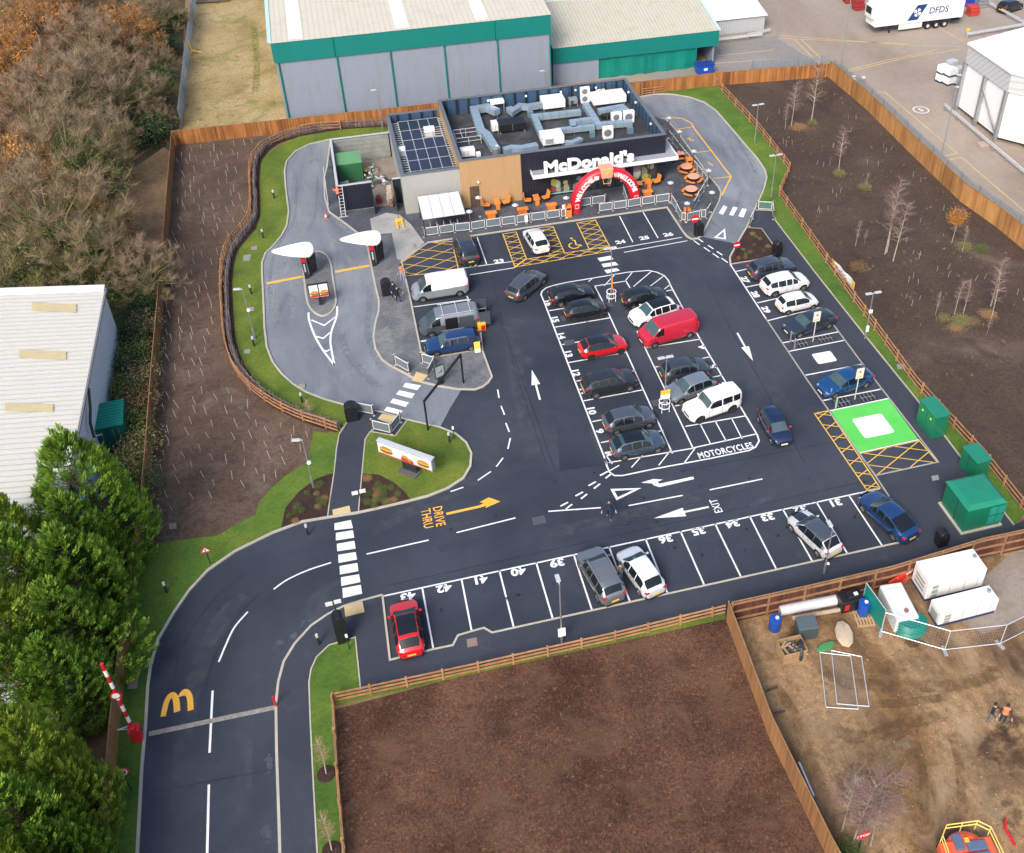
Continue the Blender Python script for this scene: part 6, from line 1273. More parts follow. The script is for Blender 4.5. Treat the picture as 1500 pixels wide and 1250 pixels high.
# signs
def sign(px,h,label,kind,z=.1,rz=0,r=.3):
    T=thing('road_sign',label,'sign',place(px,z),R_(rz)); b=MB(); b.tube((0,0,0),(0,0,h),.035,n=8); b.build('pole',darkm,T)
    c=(0,-.05,h-.1)
    if kind in('noentry','limit'):
        b=MB(); b.lathe([(0,-.02),(r,-.02),(r,.01)],c,20,'Y',0); b.build('sign_face',redp if kind=='noentry' else redp,T)
        if kind=='noentry': b=MB(); b.box((0,-.085,h-.1),(r*1.5,.02,r*.36)); b.build('white_bar',whitep,T)
        else:
            b=MB(); b.lathe([(0,-.035),(r*.78,-.035),(r*.78,-.02)],c,20,'Y',0); b.build('sign_field',whitep,T)
            text_obj('sign_numerals','10',r*1.1,blackp,Matrix.Translation((0,-.092,h-.1))@Matrix.Rotation(PI/2,4,'X'),T,.02)
    elif kind=='tri':
        b=MB(); b.vprism([(-r,h-.3),(r,h-.3),(0,h+.25)],-.06,-.04); b.build('sign_face',redp,T); b=MB(); b.vprism([(-r*.66,h-.22),(r*.66,h-.22),(0,h+.12)],-.07,-.062); b.build('sign_field',whitep,T); b=MB(); b.box((0,-.08,h-.08),(.07,.01,.2)); b.build('sign_symbol',blackp,T)
    elif kind=='plates':
        for dx in(-.3,.22): b=MB(); b.box((dx,-.05,h-.1+dx*.1),(.42,.03,.34)); b.build('sign_plate',offwhite,T)
    elif kind=='stop':
        b=MB(); b.vprism([(r*math.cos(PI/8+k*PI/4),h-.1+r*math.sin(PI/8+k*PI/4)) for k in range(8)],-.06,-.04); b.build('sign_face',redp,T); text_obj('sign_word','STOP',r*.72,whitep,Matrix.Translation((0,-.07,h-.1))@Matrix.Rotation(PI/2,4,'X'),T,.01)
    elif kind=='black': b=MB(); b.box((0,-.04,h-.15),(.14,.04,.3)); b.build('sign_plate',whitep,T)
    return T
sign((1016.5,345),2.0,'no entry sign in front of the bin at the patio tip','noentry',r=.42)
sign((1077.5,377),1.5,'no entry sign at the corner of the planted bed','noentry',r=.36)
sign((308,826),1.5,'small white triangular warning sign on the grass verge','tri',r=.38,z=.1)
sign((193,1158),2.0,'round ten speed limit sign beside the lower conifers','limit',r=.36)
sign((530.5,742),1.6,'dark post with two white plates in the right mulched bed','plates')
sign((665,643),1.3,'thin black post with a small white plate on the billboard lawn','black')
sign((512,951),1.5,'thin dark post at the tip of the narrow lawn','black')
sign((497,915),2.3,'post with a wide white plate beside the tall black bin','plates')
# barrier gate
x,y,hh=hz((203,1083),(141,940)); hh=min(hh,7)
T=thing('barrier_gate','red and white raised barrier arm beside the entry road','barrier gate',(*G(203,1082,.1),.1)); b=MB(); b.box((0,0,.5),(.55,.5,1.0)); b.box((0,0,1.05),(.6,.55,.12)); b.box((0,-.15,1.25),(.3,.35,.3)); b.build('cabinet',redp,T,bevel=.04)
b=MB(); n=11
for k in range(n): z0,z1=1.2+(hh-1.2)*k/n,1.2+(hh-1.2)*(k+1)/n; b.tube((-.05,0,z0),(-.05,0,z1),.10,n=8,mi=k%2)
b.build('arm',[redp,whitep],T); b=MB(); b.lathe([(0,-.12),(.3,-.12),(.3,-.09)],(-.05,-.02,1.2+(hh-1.2)*.54),18,'Y'); o=b.build('sign_disc',redp,T); b=MB(); b.lathe([(0,-.135),(.2,-.135),(.2,-.12)],(-.05,-.02,1.2+(hh-1.2)*.54),18,'Y'); b.build('disc_centre',whitep,o)
b=MB(); b.path([(-.25,0,1.3),(-.8,0,1.2),(-.3,.1,.9)],.03); b.build('counterweight_bracket',alum,T)
b=MB(); b.tube((0,0,0),(0,0,.9),.07); o=b.build('barrier_rest_post',redp); o.location=(*G(404,1034,.1),.1); tag(o,'red barrier rest post on the kerb opposite the barrier','post')
# drive-through canopies with order posts
def blade(px,base,label,lab2):
    q=[G(u,v,3.0) for u,v in px]; x,y=G(*base,.09); T=thing('order_canopy',label,'canopy',(x,y,.09)); b=MB(); Q=cr([(a-x,c-y) for a,c in q],True,4); b.prism(Q,2.85,3.0,bottom=True); b.build('blade',pm('canopy_white',(.82,.82,.82),.4,0,.02,1),T,smooth=False,bevel=.04)
    b=MB(); b.tube((.35,.25,0),(.25,.2,2.86),.11,.09,10); b.build('column',darkm,T,smooth=True)
    b=MB(); b.box((-.05,-.1,.95),(.34,.3,1.9),rx=R_(4)); b.build('order_post',darkm,T,bevel=.03)
    b=MB(); b.box((-.05,-.23,2.12),(.44,.3,.46)); b.build('speaker_head',redp,T,bevel=.05); b=MB(); b.box((-.05,-.28,1.25),(.13,.03,.9),rx=R_(4)); b.build('screen',alum,T)
    b=MB(); b.add([(.45,.1,.3),(.95,.5,.3),(1.05,.55,2.3),(.5,.12,2.1)],[(0,1,2,3)]); b.box((.7,.3,1.2),(.7,.06,1.5),R_(38)); b.build('side_screen',blackp,T)
blade([(398,369),(410,364),(430,358.5),(448,355.5),(456,358),(459,366),(457,373),(450,376.5),(430,376),(410,373)],(450.5,407),'white teardrop canopy over the left order post on the traffic island','')
blade([(498,351.5),(510,346.5),(530,341),(548,339),(556,342),(558,349),(556,356),(548,359),(530,358),(510,355)],(549,389),'white teardrop canopy over the right order post beside the paved verge','')
def burger(b,cx,cz,s,y,flip=1):
    "flat burger picture: bun, salad, cheese, patty, bun (materials 1..5)"
    E=lambda cx_,cz_,a,c,a0=0,a1=360,n=14:[(cx_+a*math.cos(R_(a0+(a1-a0)*k/n)),cz_+c*math.sin(R_(a0+(a1-a0)*k/n))) for k in range(n+(0 if a1-a0==360 else 1))]
    b.vprism(E(cx,cz-.28*s,.95*s,.28*s),y-.010,y,1); b.vprism(E(cx,cz-.12*s,1.0*s,.22*s),y-.016,y-.011,2); b.vprism(E(cx,cz+.02*s,1.04*s,.16*s),y-.022,y-.017,3); b.vprism(E(cx,cz+.12*s,1.0*s,.12*s),y-.028,y-.023,4); b.vprism(E(cx,cz+.18*s,.95*s,.55*s,0,180),y-.034,y-.029,1)
bm_=[pm('poster_white',(.75,.74,.72),.35,0,.05,1),pm('bun',(.5,.22,.06),.4,0,.2,5),pm('patty',(.10,.035,.02),.5,0,.3,9),pm('salad',(.14,.3,.04),.5,0,.3,9),pm('cheese',(.75,.4,.04),.4),pm('poster_red',(.5,.03,.02),.4,0,.3,6)]
T=thing('menu_board','digital menu board with two burger pictures on the traffic island','menu board',(*G(471,446,.09),.09)); ym=-.15
b=MB(); b.box((.0,ym,1.62),(1.75,.16,1.5)); b.build('housing',blackp,T,bevel=.02); b=MB(); b.box((0,.02,.45),(.35,.25,.95)); b.build('pedestal',darkm,T)
for sx in(-.42,.42):
    b=MB(); b.box((sx,ym-.09,1.62),(.74,.03,1.3)); b.vprism([(sx-.36,1.0),(sx+.36,1.0),(sx+.36,1.28),(sx-.36,1.2)],ym-.112,ym-.107,5); burger(b,sx+.03,1.42,.36,ym-.115); b.build('screen',bm_,T)
# billboard
PA=Vector(G(555,662,1.0)); PB=Vector(G(635,691,1.0)); c=(PA+PB)/2; d=PB-PA; Lb=d.length; ang=math.atan2(d.y,d.x)
T=thing('billboard','long low billboard of burger pictures on the rounded lawn','billboard',(c.x,c.y,.1),ang)
b=MB(); b.box((0,.12,1.45),(Lb,.34,1.16)); b.box((0,.12,2.06),(Lb+.06,.4,.08),mi=1); b.build('casing',[galvd,alum],T,bevel=.02)
b=MB(); b.box((0,-.075,1.45),(Lb-.14,.03,1.0)); burger(b,-Lb*.33,1.42,.55,-.10); burger(b,Lb*.34,1.40,.52,-.10)
b.vprism([(-.3,1.02),(.75,1.02),(.75,1.22),(-.3,1.3)],-.105,-.095,5); burger(b,.05,1.42,.28,-.11); burger(b,.5,1.32,.22,-.15)
b.vprism([(-Lb/2+.1,.97),(Lb/2-.1,.97),(Lb/2-.1,1.04),(-Lb/2+.1,1.06)],-.104,-.094,5); b.build('poster',bm_,T)
b=MB(); b.box((.25,.1,.5),(1.2,.28,.9)); b.build('pedestal',darkm,T); b=MB(); b.box((.25,-.1,.06),(1.5,.7,.12)); b.build('plinth',pm('plinth',(.09,.09,.095),.8),T)
# height restrictor
A=Vector(G(627,630,.1)); B=Vector(G(679,561,.1)); T=thing('height_restrictor','black goalpost height restrictor over the drive-through entry','height restrictor',(A.x,A.y,.09)); d=B-A
b=MB(); b.tube((0,0,0),(0,0,2.9),.075); b.build('post',blackp,T); b=MB(); b.tube((d.x,d.y,0),(d.x,d.y,2.9),.075); b.build('post',blackp,T); b=MB(); b.bar((-d.x*.01,-d.y*.01,2.9),(d.x*1.01,d.y*1.01,2.9),.13,.16); b.build('crossbar',blackp,T)
T=thing('map_board','small dark framed notice board beside the height restrictor','notice board',(*G(646,563,.1),.09),R_(20)); b=MB(); b.box((0,0,1.35),(.9,.1,1.3)); b.build('frame',pm('frame_green',(.03,.07,.06),.4),T,bevel=.02); m=MB(); m.box((0,-.06,1.38),(.7,.02,1.0)); m.box((.02,-.075,1.3),(.3,.01,.06),mi=1); m.box((.12,-.075,1.42),(.06,.01,.2),mi=1); m.build('notice',[pm('notice_grey',(.32,.36,.36),.4),blackp],T); m=MB(); m.box((0,0,.35),(.5,.08,.7)); m.build('stand',blackp,T)
# inflatable arch
ax0,ay=G(843,309,.1); ax1,_=G(931,297.5,.1); cx_=(ax0+ax1)/2; ra=(ax1-ax0)/2; rb=3.95; rt_=.56
T=thing('inflatable_arch','red inflatable welcome arch at the restaurant entrance','inflatable arch',(cx_,ay,.09)); b=MB(); n=36; m_=16; vs=[];fs=[]
for i in range(n+1):
    a=PI*i/n; c=Vector((-ra*math.cos(a),0,rb*math.sin(a)**.85 if 0<i<n else 0)); tx=Vector((ra*math.sin(a),0,rb*math.cos(a))).normalized(); nx=Vector((0,1,0)); nz_=tx.cross(nx)
    for j in range(m_): t_=2*PI*j/m_; vs.append(c+nx*rt_*math.cos(t_)+nz_*rt_*math.sin(t_))
for i in range(n):
    for j in range(m_): fs.append((i*m_+j,i*m_+(j+1)%m_,(i+1)*m_+(j+1)%m_,(i+1)*m_+j))
fs+=[tuple(range(m_)),tuple(range(n*m_,(n+1)*m_))[::-1]]; b.add(vs,fs); b.build('tube',redv,T,smooth=True)
def arch_text(word,a0,a1,size):
    L_=len(word)
    for i,ch in enumerate(word):
        a=R_(a0+(a1-a0)*i/(L_-1)); c=Vector((-ra*math.cos(a),-rt_-.03,rb*math.sin(a)**.85)); tx=Vector((ra*math.sin(a),0,rb*math.cos(a)*.95)); th=math.atan2(tx.z,tx.x)
        M=Matrix.Translation(c+Vector((0,.045,0)))@Matrix.Rotation(-th,4,'Y')@Matrix.Rotation(PI/2,4,'X')
        text_obj('arch_letter',ch,size,whitep,M,T,.035,.02)
arch_text('WELCOME',21,61,.62); arch_text('WELCOME',116,157,.62)
for a,k in ((70,1),(107,2),(9,3),(170,4)):
    a=R_(a); c=Vector((-ra*math.cos(a),-rt_-.02,rb*math.sin(a)**.85)); b=MB()
    if k in(1,):
        for q in range(3): b.vprism([(c.x+.26*math.cos(R_(t))-0,c.z+.12-q*.14+.07*math.sin(R_(t))) for t in range(0,360,30)],c.y-.02,c.y+.02)
    elif k==2:
        for q in range(4): b.bar((c.x-.12+q*.08,c.y,c.z-.2),(c.x-.2+q*.12,c.y,c.z+.25),.04,.05)
    else:
        pts=[(c.x-.17,c.z-.22),(c.x+.17,c.z-.22),(c.x+.19,c.z+.2),(c.x-.19,c.z+.2),(c.x-.17,c.z-.22)]
        for p,q in zip(pts,pts[1:]): b.bar((p[0],c.y,p[1]),(q[0],c.y,q[1]),.03,.04)
    b.build('arch_motif',whitep,T)
b=MB(); b.vprism([(-.55,rb-.35),(.55,rb-.35),(.68,rb+.75),(-.68,rb+.75)],-.75,.45); b.build('top_box',salmon,T,bevel=.12); b=MB(); b.box((0,-.80,rb+.25),(.35,.06,.3)); b.build('top_emblem',yellowp,T,bevel=.05)
b=MB()
for p,q in (((-.42,rb-.4),(-.36,rb-.95)),((-.36,rb-.95),(.36,rb-.95)),((.36,rb-.95),(.42,rb-.4))): b.bar((p[0],-rt_-.04,p[1]),(q[0],-rt_-.04,q[1]),.04,.05)
b.build('arch_motif',yellowp,T)
# bike shelter + racks
sx0,sx1,sy0,sy1=5.9,10.0,85.65,89.7
T=thing('bike_shelter','bike shelter with a white four-panel translucent roof','shelter',((sx0+sx1)/2,sy0,.08)); w_=sx1-sx0; l_=sy1-sy0
for k in range(4): b=MB(); b.box((-w_/2+w_*(k+.5)/4,l_/2,2.2),(w_/4-.05,l_,.03),rx=R_(3)); b.build('roof_panel',pm('shelter_panel',(.62,.65,.68),.25,0,.05,.6),T)
b=MB()
for k in range(5): b.box((-w_/2+w_*k/4,l_/2,2.16),(.05,l_+.05,.05),rx=R_(3))
b.box((0,l_/2,2.17),(w_,.05,.05)); b.build('roof_frame',galvd,T)
b=MB()
for sx in(-w_/2+.05,w_/2-.05):
    for sy in(.15,l_-.2): b.box((sx,sy,1.05),(.08,.08,2.1))
split_build(b,'post',darkm,T,False); b=MB(); b.box((0,l_-.1,1.1),(w_-.2,.03,1.8)); b.build('back_panel',pm('shelter_glass',(.25,.27,.29),.2),T)
for k,u in enumerate((631,641,651,661,671)):
    x,y=G(u,337-(u-631)*.13,.1); b=MB(); b.path([(0,-.35,0),(0,-.35,.7),(0,.35,.7),(0,.35,0)],.03,6); o=b.build('bike_hoop',alum); o.location=(x,y,.08); tag(o,['bike hoop nearest the concrete pad','bike hoop second from the concrete pad','middle bike hoop of the five in the shelter','bike hoop second from the timber wall','bike hoop nearest the timber wall'][k],'bike rack','bike hoops in the shelter')
# ladder, pallet truck, cone, wall bits
lx,ly=G(503.5,318,.09); T=thing('ladder','silver ladder leaning on the front corner of the service yard','ladder',(lx,ly,.09)); tx,ty=G(497,274,2.95); dx,dy=tx-lx+.05,ty-ly-.1; dd=Vector((dx,dy,3.0)); 
for s in(-.22,.22): b=MB(); b.bar((s,0,0),(s+dd.x,dd.y,dd.z),.05,.08); b.build('stile',alum,T)
b=MB()
for k in range(1,10): b.bar((-.22+dd.x*k/10,dd.y*k/10,dd.z*k/10),(.22+dd.x*k/10,dd.y*k/10,dd.z*k/10),.04,.05)
b.bar((-.45,0,.03),(.45,0,.03),.08,.06); split_build(b,'rung',alum,T,False)
T=thing('pallet_truck','yellow pallet truck on the concrete pad','pallet truck',(*G(585,326,.1),.1),R_(92)); b=MB(); b.bar((0,-.27,.1),(-1.2,-.27,.1),.17,.07); b.bar((0,.27,.1),(-1.2,.27,.1),.17,.07); b.box((.1,0,.2),(.35,.7,.28)); b.build('forks',yellowp,T,bevel=.02); b=MB(); b.tube((.2,0,.3),(.75,0,1.15),.03); b.tube((.75,-.18,1.15),(.75,.18,1.15),.035); b.build('handle',darkm,T)
for (u,v),lab in (((478,320),'small red and white cone at the kerb left of the ladder'),):
    T=thing('traffic_cone',lab,'traffic cone',(*G(u,v,.0),.008)); b=MB(); b.box((0,0,.02),(.36,.36,.04)); b.lathe([(.14,.04),(.03,.7),(0,.7)],n=14); b.build('cone',pm('cone_red',(.7,.1,.06),.5),T); m=MB(); m.lathe([(.118,.2),(.08,.45)],n=14); m.build('band',whitep,T)
b=MB(); b.path([(0,0,3.0),(.1,.9,3.3),(-.1,1.9,3.5)],.05); o=b.build('flue_pipe',blackp); o.location=(*G(486,245,3)[:2],-.35); tag(o,'black bent pipe on the left wall of the service yard','pipe')
b=MB(); b.bar((0,0,.1),(.1,3.2,2.8),.08,.08); o=b.build('wall_prop',galvd); o.location=(*G(481,302,.1),.05); tag(o,'grey raking prop against the left wall of the service yard','prop')
# charging posts
for (b_,t_,lab) in (((1190.7,500.6),(1196.5,457),'white sign post between the slate saloon and the white panel bay'),((1252,585),(1259,540),'white sign post between the blue saloon and the green bay')):
    x,y,h=hz(b_,t_,0); T=thing('charging_sign',lab,'sign',(x,y,0),0,'signs at the charging bays'); b=MB(); b.tube((0,0,0),(0,0,h-.3),.045); b.build('pole',alum,T); b=MB(); b.box((0,-.06,h-.45),(.62,.05,1.0)); b.build('sign_face',pm('sign_grey',(.6,.62,.58),.4),T); m=MB(); m.vprism([(-.12,h-.35),(.12,h-.35),(0,h-.15)],-.1,-.088); m.box((0,-.1,h-.75),(.4,.01,.12),mi=1); m.build('sign_symbol',[redp,yellowp],T)
for k,(u,v) in enumerate(((1157.7,500.6),(1163.5,511),(1215.7,585),(1224,598))):
    x,y=G(u,v); T=thing('bollard',['steel bollard in front of the slate saloon','steel bollard in front of the white panel bay','steel bollard in front of the blue saloon','pale green bollard at the corner of the green bay'][k],'bollard',(x,y,0),0,'bollards at the charging bays'); b=MB(); b.tube((0,0,0),(0,0,1.05),.07,n=10); b.lathe([(.07,1.05),(.05,1.09),(0,1.1)],n=10); b.build('post',galv if k!=3 else pm('pale_green',(.25,.42,.3),.5),T,smooth=True)
for k,(u,v) in enumerate(((1173,504),(1209,496.6),(1233.6,590),(1270.7,582))):
    x,y=G(u,v); b=MB(); b.box((x,y,.012),(1.35,.9,.02)); 
    for j in range(4): b.box((x-.5+j*.33,y,.03),(.05,.86,.03),mi=1)
    b.box((x,y,.03),(1.3,.05,.032),mi=1); o=b.build('charger_base_frame',[trim,galvd],car_park)
for (u,v) in ((829,466),(834,502),(890,447),(963,590),(789.5,762.5)):
    x,y=G(u,v); b=MB(); b.box((x,y,.009),(.9,.7,.01)); b.build('drain_cover',pm('drain_grey',(.07,.075,.085),.6,0,.2,8),car_park)
# green cabinets
def cabinet(px,w,d,h,label,rz=0,z=.02,yell=False,name='electric_cabinet'):
    x,y=G(*px,z); T=thing(name,label,'cabinet',(x,y,z),R_(rz),'green electrical cabinets'); b=MB(); b.box((0,0,h/2),(w,d,h)); b.build('body',greencab,T,bevel=.02); b=MB(); b.box((0,0,h+.03),(w+.12,d+.12,.08)); b.build('lid',greencabt,T,bevel=.02)
    b=MB(); 
    for k in range(2): b.box((-w/2-.015,-d/4+k*d/2,h*.5),(.02,d/2-.06,h*.88))
    split_build(b,'door',greencab,T,False)
    if yell:
        for k in(-.25,.25):
            m=MB(); m.box((-w/2-.04,d*k,h*.75),(.02,.16,.16),rx=PI/4); m.build('warning_plate',pm('warn_yellow',(.7,.7,.03),.4),T)
    return T
x1,y1=G(1364,637); x0,y0=G(1342,614); w1=1.15; cabinet((1362,628),w1,2.1,2.15,'tall green cabinet with two yellow warning plates beside the charging bays',3,yell=True)
T=cabinet((1424,690),1.15,1.7,1.75,'plain green cabinet between the tall cabinet and the substation',3)
sb=[G(1374,742),G(1410,783),G(1464,770)]; sxw=sb[2][0]-sb[1][0]; syl=sb[0][1]-sb[1][1]
T=thing('substation','large green electricity substation with a hipped lid by the dark fence','substation',(sb[1][0]+sxw/2,sb[1][1]+syl/2+.1,.0)); h=2.05
b=MB(); b.box((0,0,.06),(sxw+.3,syl+.3,.12)); b.build('plinth',kerb_m,T); b=MB(); b.box((0,0,h/2+.1),(sxw,syl,h)); b.build('housing',greencab,T,bevel=.02)
b=MB(); a_,c_=sxw/2+.08,syl/2+.08; e_,f_=a_-.3,c_-.3; b.add([(-a_,-c_,h+.1),(a_,-c_,h+.1),(a_,c_,h+.1),(-a_,c_,h+.1),(-a_,-c_,h+.2),(a_,-c_,h+.2),(a_,c_,h+.2),(-a_,c_,h+.2),(-e_,-f_,h+.42),(e_,-f_,h+.42),(e_,f_,h+.42),(-e_,f_,h+.42),(0,0,h+.5)],[(0,3,2,1),(0,1,5,4),(1,2,6,5),(2,3,7,6),(3,0,4,7),(4,5,9,8),(5,6,10,9),(6,7,11,10),(7,4,8,11),(8,9,12),(9,10,12),(10,11,12),(11,8,12)]); b.build('lid',greencabt,T)
b=MB()
for i in range(2):
    for j in range(2): b.box((sxw*.22+i*.62,-syl/2-.015,.75+j*.85),(.55,.02,.7))
split_build(b,'vent_panel',pm('vent_teal',(.02,.26,.2),.5),T,False); b=MB(); b.box((-sxw/2-.012,-.2,1.1),(.02,.04,1.9)); b.build('door_seam',darkm,T)
# fence banner
Pa=Vector(G(1220,385,.6)); Pb=Vector(G(1254,421,.6)); dd=Pb-Pa; ln=dd.length; T=thing('fence_banner','white banner with yellow ends tied to the right rail fence','banner',(*((Pa+Pb)/2),0),math.atan2(dd.y,dd.x)); b=MB(); n=16
for k in range(n):
    x0,x1=-ln/2+ln*k/n,-ln/2+ln*(k+1)/n; s0,s1=-.12-.05*math.sin(k*.9),-.12-.05*math.sin((k+1)*.9); b.add([(x0,s0,.35),(x1,s1,.35),(x1,s1-.02,1.15),(x0,s0-.02,1.15)],[(0,1,2,3)],1 if k in(0,1,n-1,n-2) else 0)
b.build('cloth',[whitep,pm('banner_yellow',(.8,.5,.1),.6)],T)
b=MB()
for k in range(9): b.box((-ln*.28+k*ln*.055,-.2,.75+.12*math.sin(k*2.1)),(ln*.03,.01,.16),ry=k)
b.build('faded_print',pm('print_grey',(.25,.27,.35),.7),T)
b=MB(); b.box((0,0,.55),(.5,.03,1.0)); o=b.build('a_board',pm('sign_yellow',(.75,.55,.08),.5)); o.location=(*G(700,517,.09),.1); o.rotation_euler=(R_(-8),0,0); tag(o,'yellow sign board leaning beside the dark blue estate car','sign board')
b=MB(); b.box((0,-.03,.2),(.44,.02,.32)); b.build('white_panel',whitep,o)
for (u,v),lab in (((893,486/486*319),None),): pass
for (u,v),lab,h in (((771,330),'white menu stand on the front barrier, nearer the shelter',.75),((826,316),'white menu stand beside the brown pole at the arch',.9)):
    T=thing('menu_stand',lab,'sign',(*G(u,v-6,.5),.08)); b=MB(); b.box((0,0,.3+h/2),(.32,.05,h)); b.build('panel',whitep,T); b=MB(); b.box((0,.04,.2),(.2,.05,.4)); b.build('stand',galvd,T)
# ================================================================ WORKS COMPOUND
def genset(p0,p1,d,h,label,name='generator'):
    (xa,ya),(xb,yb)=G(*p0),G(*p1); L_=math.hypot(xb-xa,yb-ya); a=math.atan2(yb-ya,xb-xa); T=thing(name,label,'generator',((xa+xb)/2,(ya+yb)/2,.02),a,'white generators in the works compound')
    b=MB(); b.box((0,d/2,.14),(L_-.1,d-.1,.28)); b.build('base_frame',blueb if '2' in name else pm('base_navy',(.02,.04,.12),.5),T); b=MB(); b.box((0,d/2,.28+h/2),(L_,d,h)); b.build('canopy_box',pm('gen_white',(.74,.74,.73),.4,0,.04,1),T,bevel=.05)
    b=MB()
    for z in(.6,.95,1.3): b.box((-L_/2-.01,d*.5,.1+z*h/1.7),(.02,d*.6,.2))
    for j in range(3): b.box((-L_*.36,-.01,.45+j*h*.26),(L_*.10,.02,h*.19))
    split_build(b,'louvre',pm('louvre_grey',(.3,.31,.3),.6),T,False)
    b=MB()
    for x in(-.1,.15,.38): b.box((L_*x,-.012,.28+h*.5),(.02,.02,h*.8))
    b.build('door_seams',pm('seam',(.35,.35,.34),.6),T); b=MB(); b.tube((L_*.42,d*.6,h+.28),(L_*.42,d*.6,h+.45),.12,n=12); b.build('exhaust',galvd,T)
genset((1353,883),(1437,863),1.7,1.7,'larger white generator against the dark fence')
genset((1372,921),(1457,899),1.15,1.1,'smaller white generator in front of the larger one')
x,y=G(1328,899); fa=G(1306,858,1.3); fb=G(1329,903,1.3); x,y=(fa[0]+fb[0])/2,(fa[1]+fb[1])/2; T=thing('fuel_tank','white fuel tank with a hatch beside the green sheeted hoarding','tank',(x,y,.02),math.atan2(fb[1]-fa[1],fb[0]-fa[0])); b=MB(); b.box((0,0,.65),(2.7,1.45,1.25)); b.build('shell',pm('tank_white',(.66,.68,.68),.45,0,.08,1),T,bevel=.08); b=MB(); b.box((-.5,0,1.30),(.9,.9,.06)); b.build('hatch',offwhite,T,bevel=.02); b=MB(); b.tube((.8,.1,1.25),(.8,.1,1.4),.13,n=12); b.build('filler_cap',pm('rusty_cap',(.25,.12,.08),.6),T)
def bag(px,lab,mat,n=3,s=(1.3,.9,.28),rz=0,cat='bags',name='bag_stack'):
    T=thing(name,lab,cat,(*G(*px),.02),R_(rz)); b=MB()
    for k in range(n):
        pts=[]; z=k*s[2]*.9
        b.lathe([(0,z),(.8,z+.02),(1,z+s[2]*.5),(.85,z+s[2]*.95),(0,z+s[2])],(rnd(-.05,.05),rnd(-.05,.05),0),9)
    b.v=[(x_*s[0]/2,y_*s[1]/2,z_) for x_,y_,z_ in b.v]; b.build('bags',mat,T,smooth=True)
bag((1334,926),'stack of green rubble bags in front of the fuel tank',tarp,4,(2.0,1.4,.3))
# green sheeted hoarding panel
def heras(p0,p1,label,h=2.0,sheet_=None,T=None,z=.02):
    (xa,ya),(xb,yb)=G(*p0),G(*p1); L_=math.hypot(xb-xa,yb-ya); a=math.atan2(yb-ya,xb-xa); T=thing('mesh_fence_panel',label,'fence panel',(xa,ya,z),a,'temporary mesh fence panels'); b=MB()
    for p,q in (((0,.15),(0,h)),((L_,.15),(L_,h)),((0,h),(L_,h)),((0,.2),(L_,.2))): b.tube((p[0],0,p[1]),(q[0],0,q[1]),.028,n=6)
    b.build('frame',alum,T); b=MB()
    for k in range(1,int(L_/.16)): b.box((k*.16,0,h/2+.1),(.006,.006,h-.2))
    for k in range(1,7): b.box((L_/2,0,.2+k*(h-.2)/7),(L_,.006,.006))
    b.build('mesh',galv,T); b=MB(); b.box((.0,0,.07),(.22,.7,.13)); b.build('foot_block',pm('block_grey',(.3,.3,.3),.8),T,bevel=.02)
    if sheet_: b=MB(); b.box((L_/2,-.03,h/2+.1),(L_-.1,.015,h-.25)); b.build('sheeting',sheet_,T)
    return T
heras((1262,886),(1290,926),'green sheeted mesh panel beside the black pump',2.1,tarp)
heras((1290,928),(1383,955),'mesh fence panel in front of the green bags')
heras((1383,955),(1464,946),'mesh fence panel in front of the smaller generator')
heras((1464,946),(1540,908),'mesh fence panel running off the right edge')
for (q,lab) in (([(1201,956),(1246,961),(1257,1039),(1210,1036)],'mesh fence panel lying flat on the dirt, left one'),([(1218,953),(1262,962),(1273,1035),(1226,1031)],'mesh fence panel lying flat on the dirt, right one')):
    z=.12 if 'left' in lab else .06; P=W(q,z); T=thing('mesh_fence_panel',lab,'fence panel',(*P[0],0)); o0=Vector(P[0]); Q=[Vector(p)-o0 for p in P]; b=MB()
    for p,r in zip(Q,Q[1:]+Q[:1]): b.tube((p.x,p.y,z),(r.x,r.y,z),.03,n=6)
    b.build('frame',alum,T); b=MB()
    for k in range(1,18): p=Q[0].lerp(Q[1],k/18); r=Q[3].lerp(Q[2],k/18); b.bar((p.x,p.y,z),(r.x,r.y,z),.006,.006)
    b.build('mesh',galv,T)
def pipe(p0,p1,r,mat,label,z=None): 
    (xa,ya),(xb,yb)=G(*p0),G(*p1); z=z or r; T=thing('pipe',label,'pipe',(xa,ya,.02)); b=MB(); b.tube((0,0,z),(xb-xa,yb-ya,z),r,n=14); b.build('barrel',mat,T,smooth=True)
pipe((1141,900),(1232,882),.33,pm('pipe_white',(.55,.57,.6),.45,0,.08,2),'long thick white pipe against the dark fence')
pipe((1160,908),(1250,892),.14,pm('pipe_brown',(.38,.3,.24),.7,0,.5,3),'stained pipe lying in front of the thick white pipe')
def drum(px,lab,on=0):
    T=thing('drum',lab,'drum',(*G(*px),.02+on)); b=MB(); b.lathe([(0,0),(.36,0),(.38,.1),(.36,.5),(.38,.9),(.36,1.0),(0,1.02)],n=18); b.build('body',blueb,T,smooth=True); b=MB(); b.lathe([(0,1.06),(.12,1.06),(.12,1.0)],(.1,0,0),8); b.build('lid',whitep,T)
drum((1134,921),'blue drum standing by the corner of the dark fence')
drum((1263,900),'blue drum standing on the wooden pallet',.14)
T=thing('pallet','wooden pallet under the blue drum','pallet',(*G(1265,908),.02),R_(-10)); b=MB()
for k in range(6): b.box((-.5+k*.2,0,.13),(.12,1.2,.03))
for k in(-.5,0,.5): b.box((0,k,.06),(1.1,.1,.1))
b.build('slats',pm('pallet_wood',(.42,.28,.15),.8,0,.25,4),T)
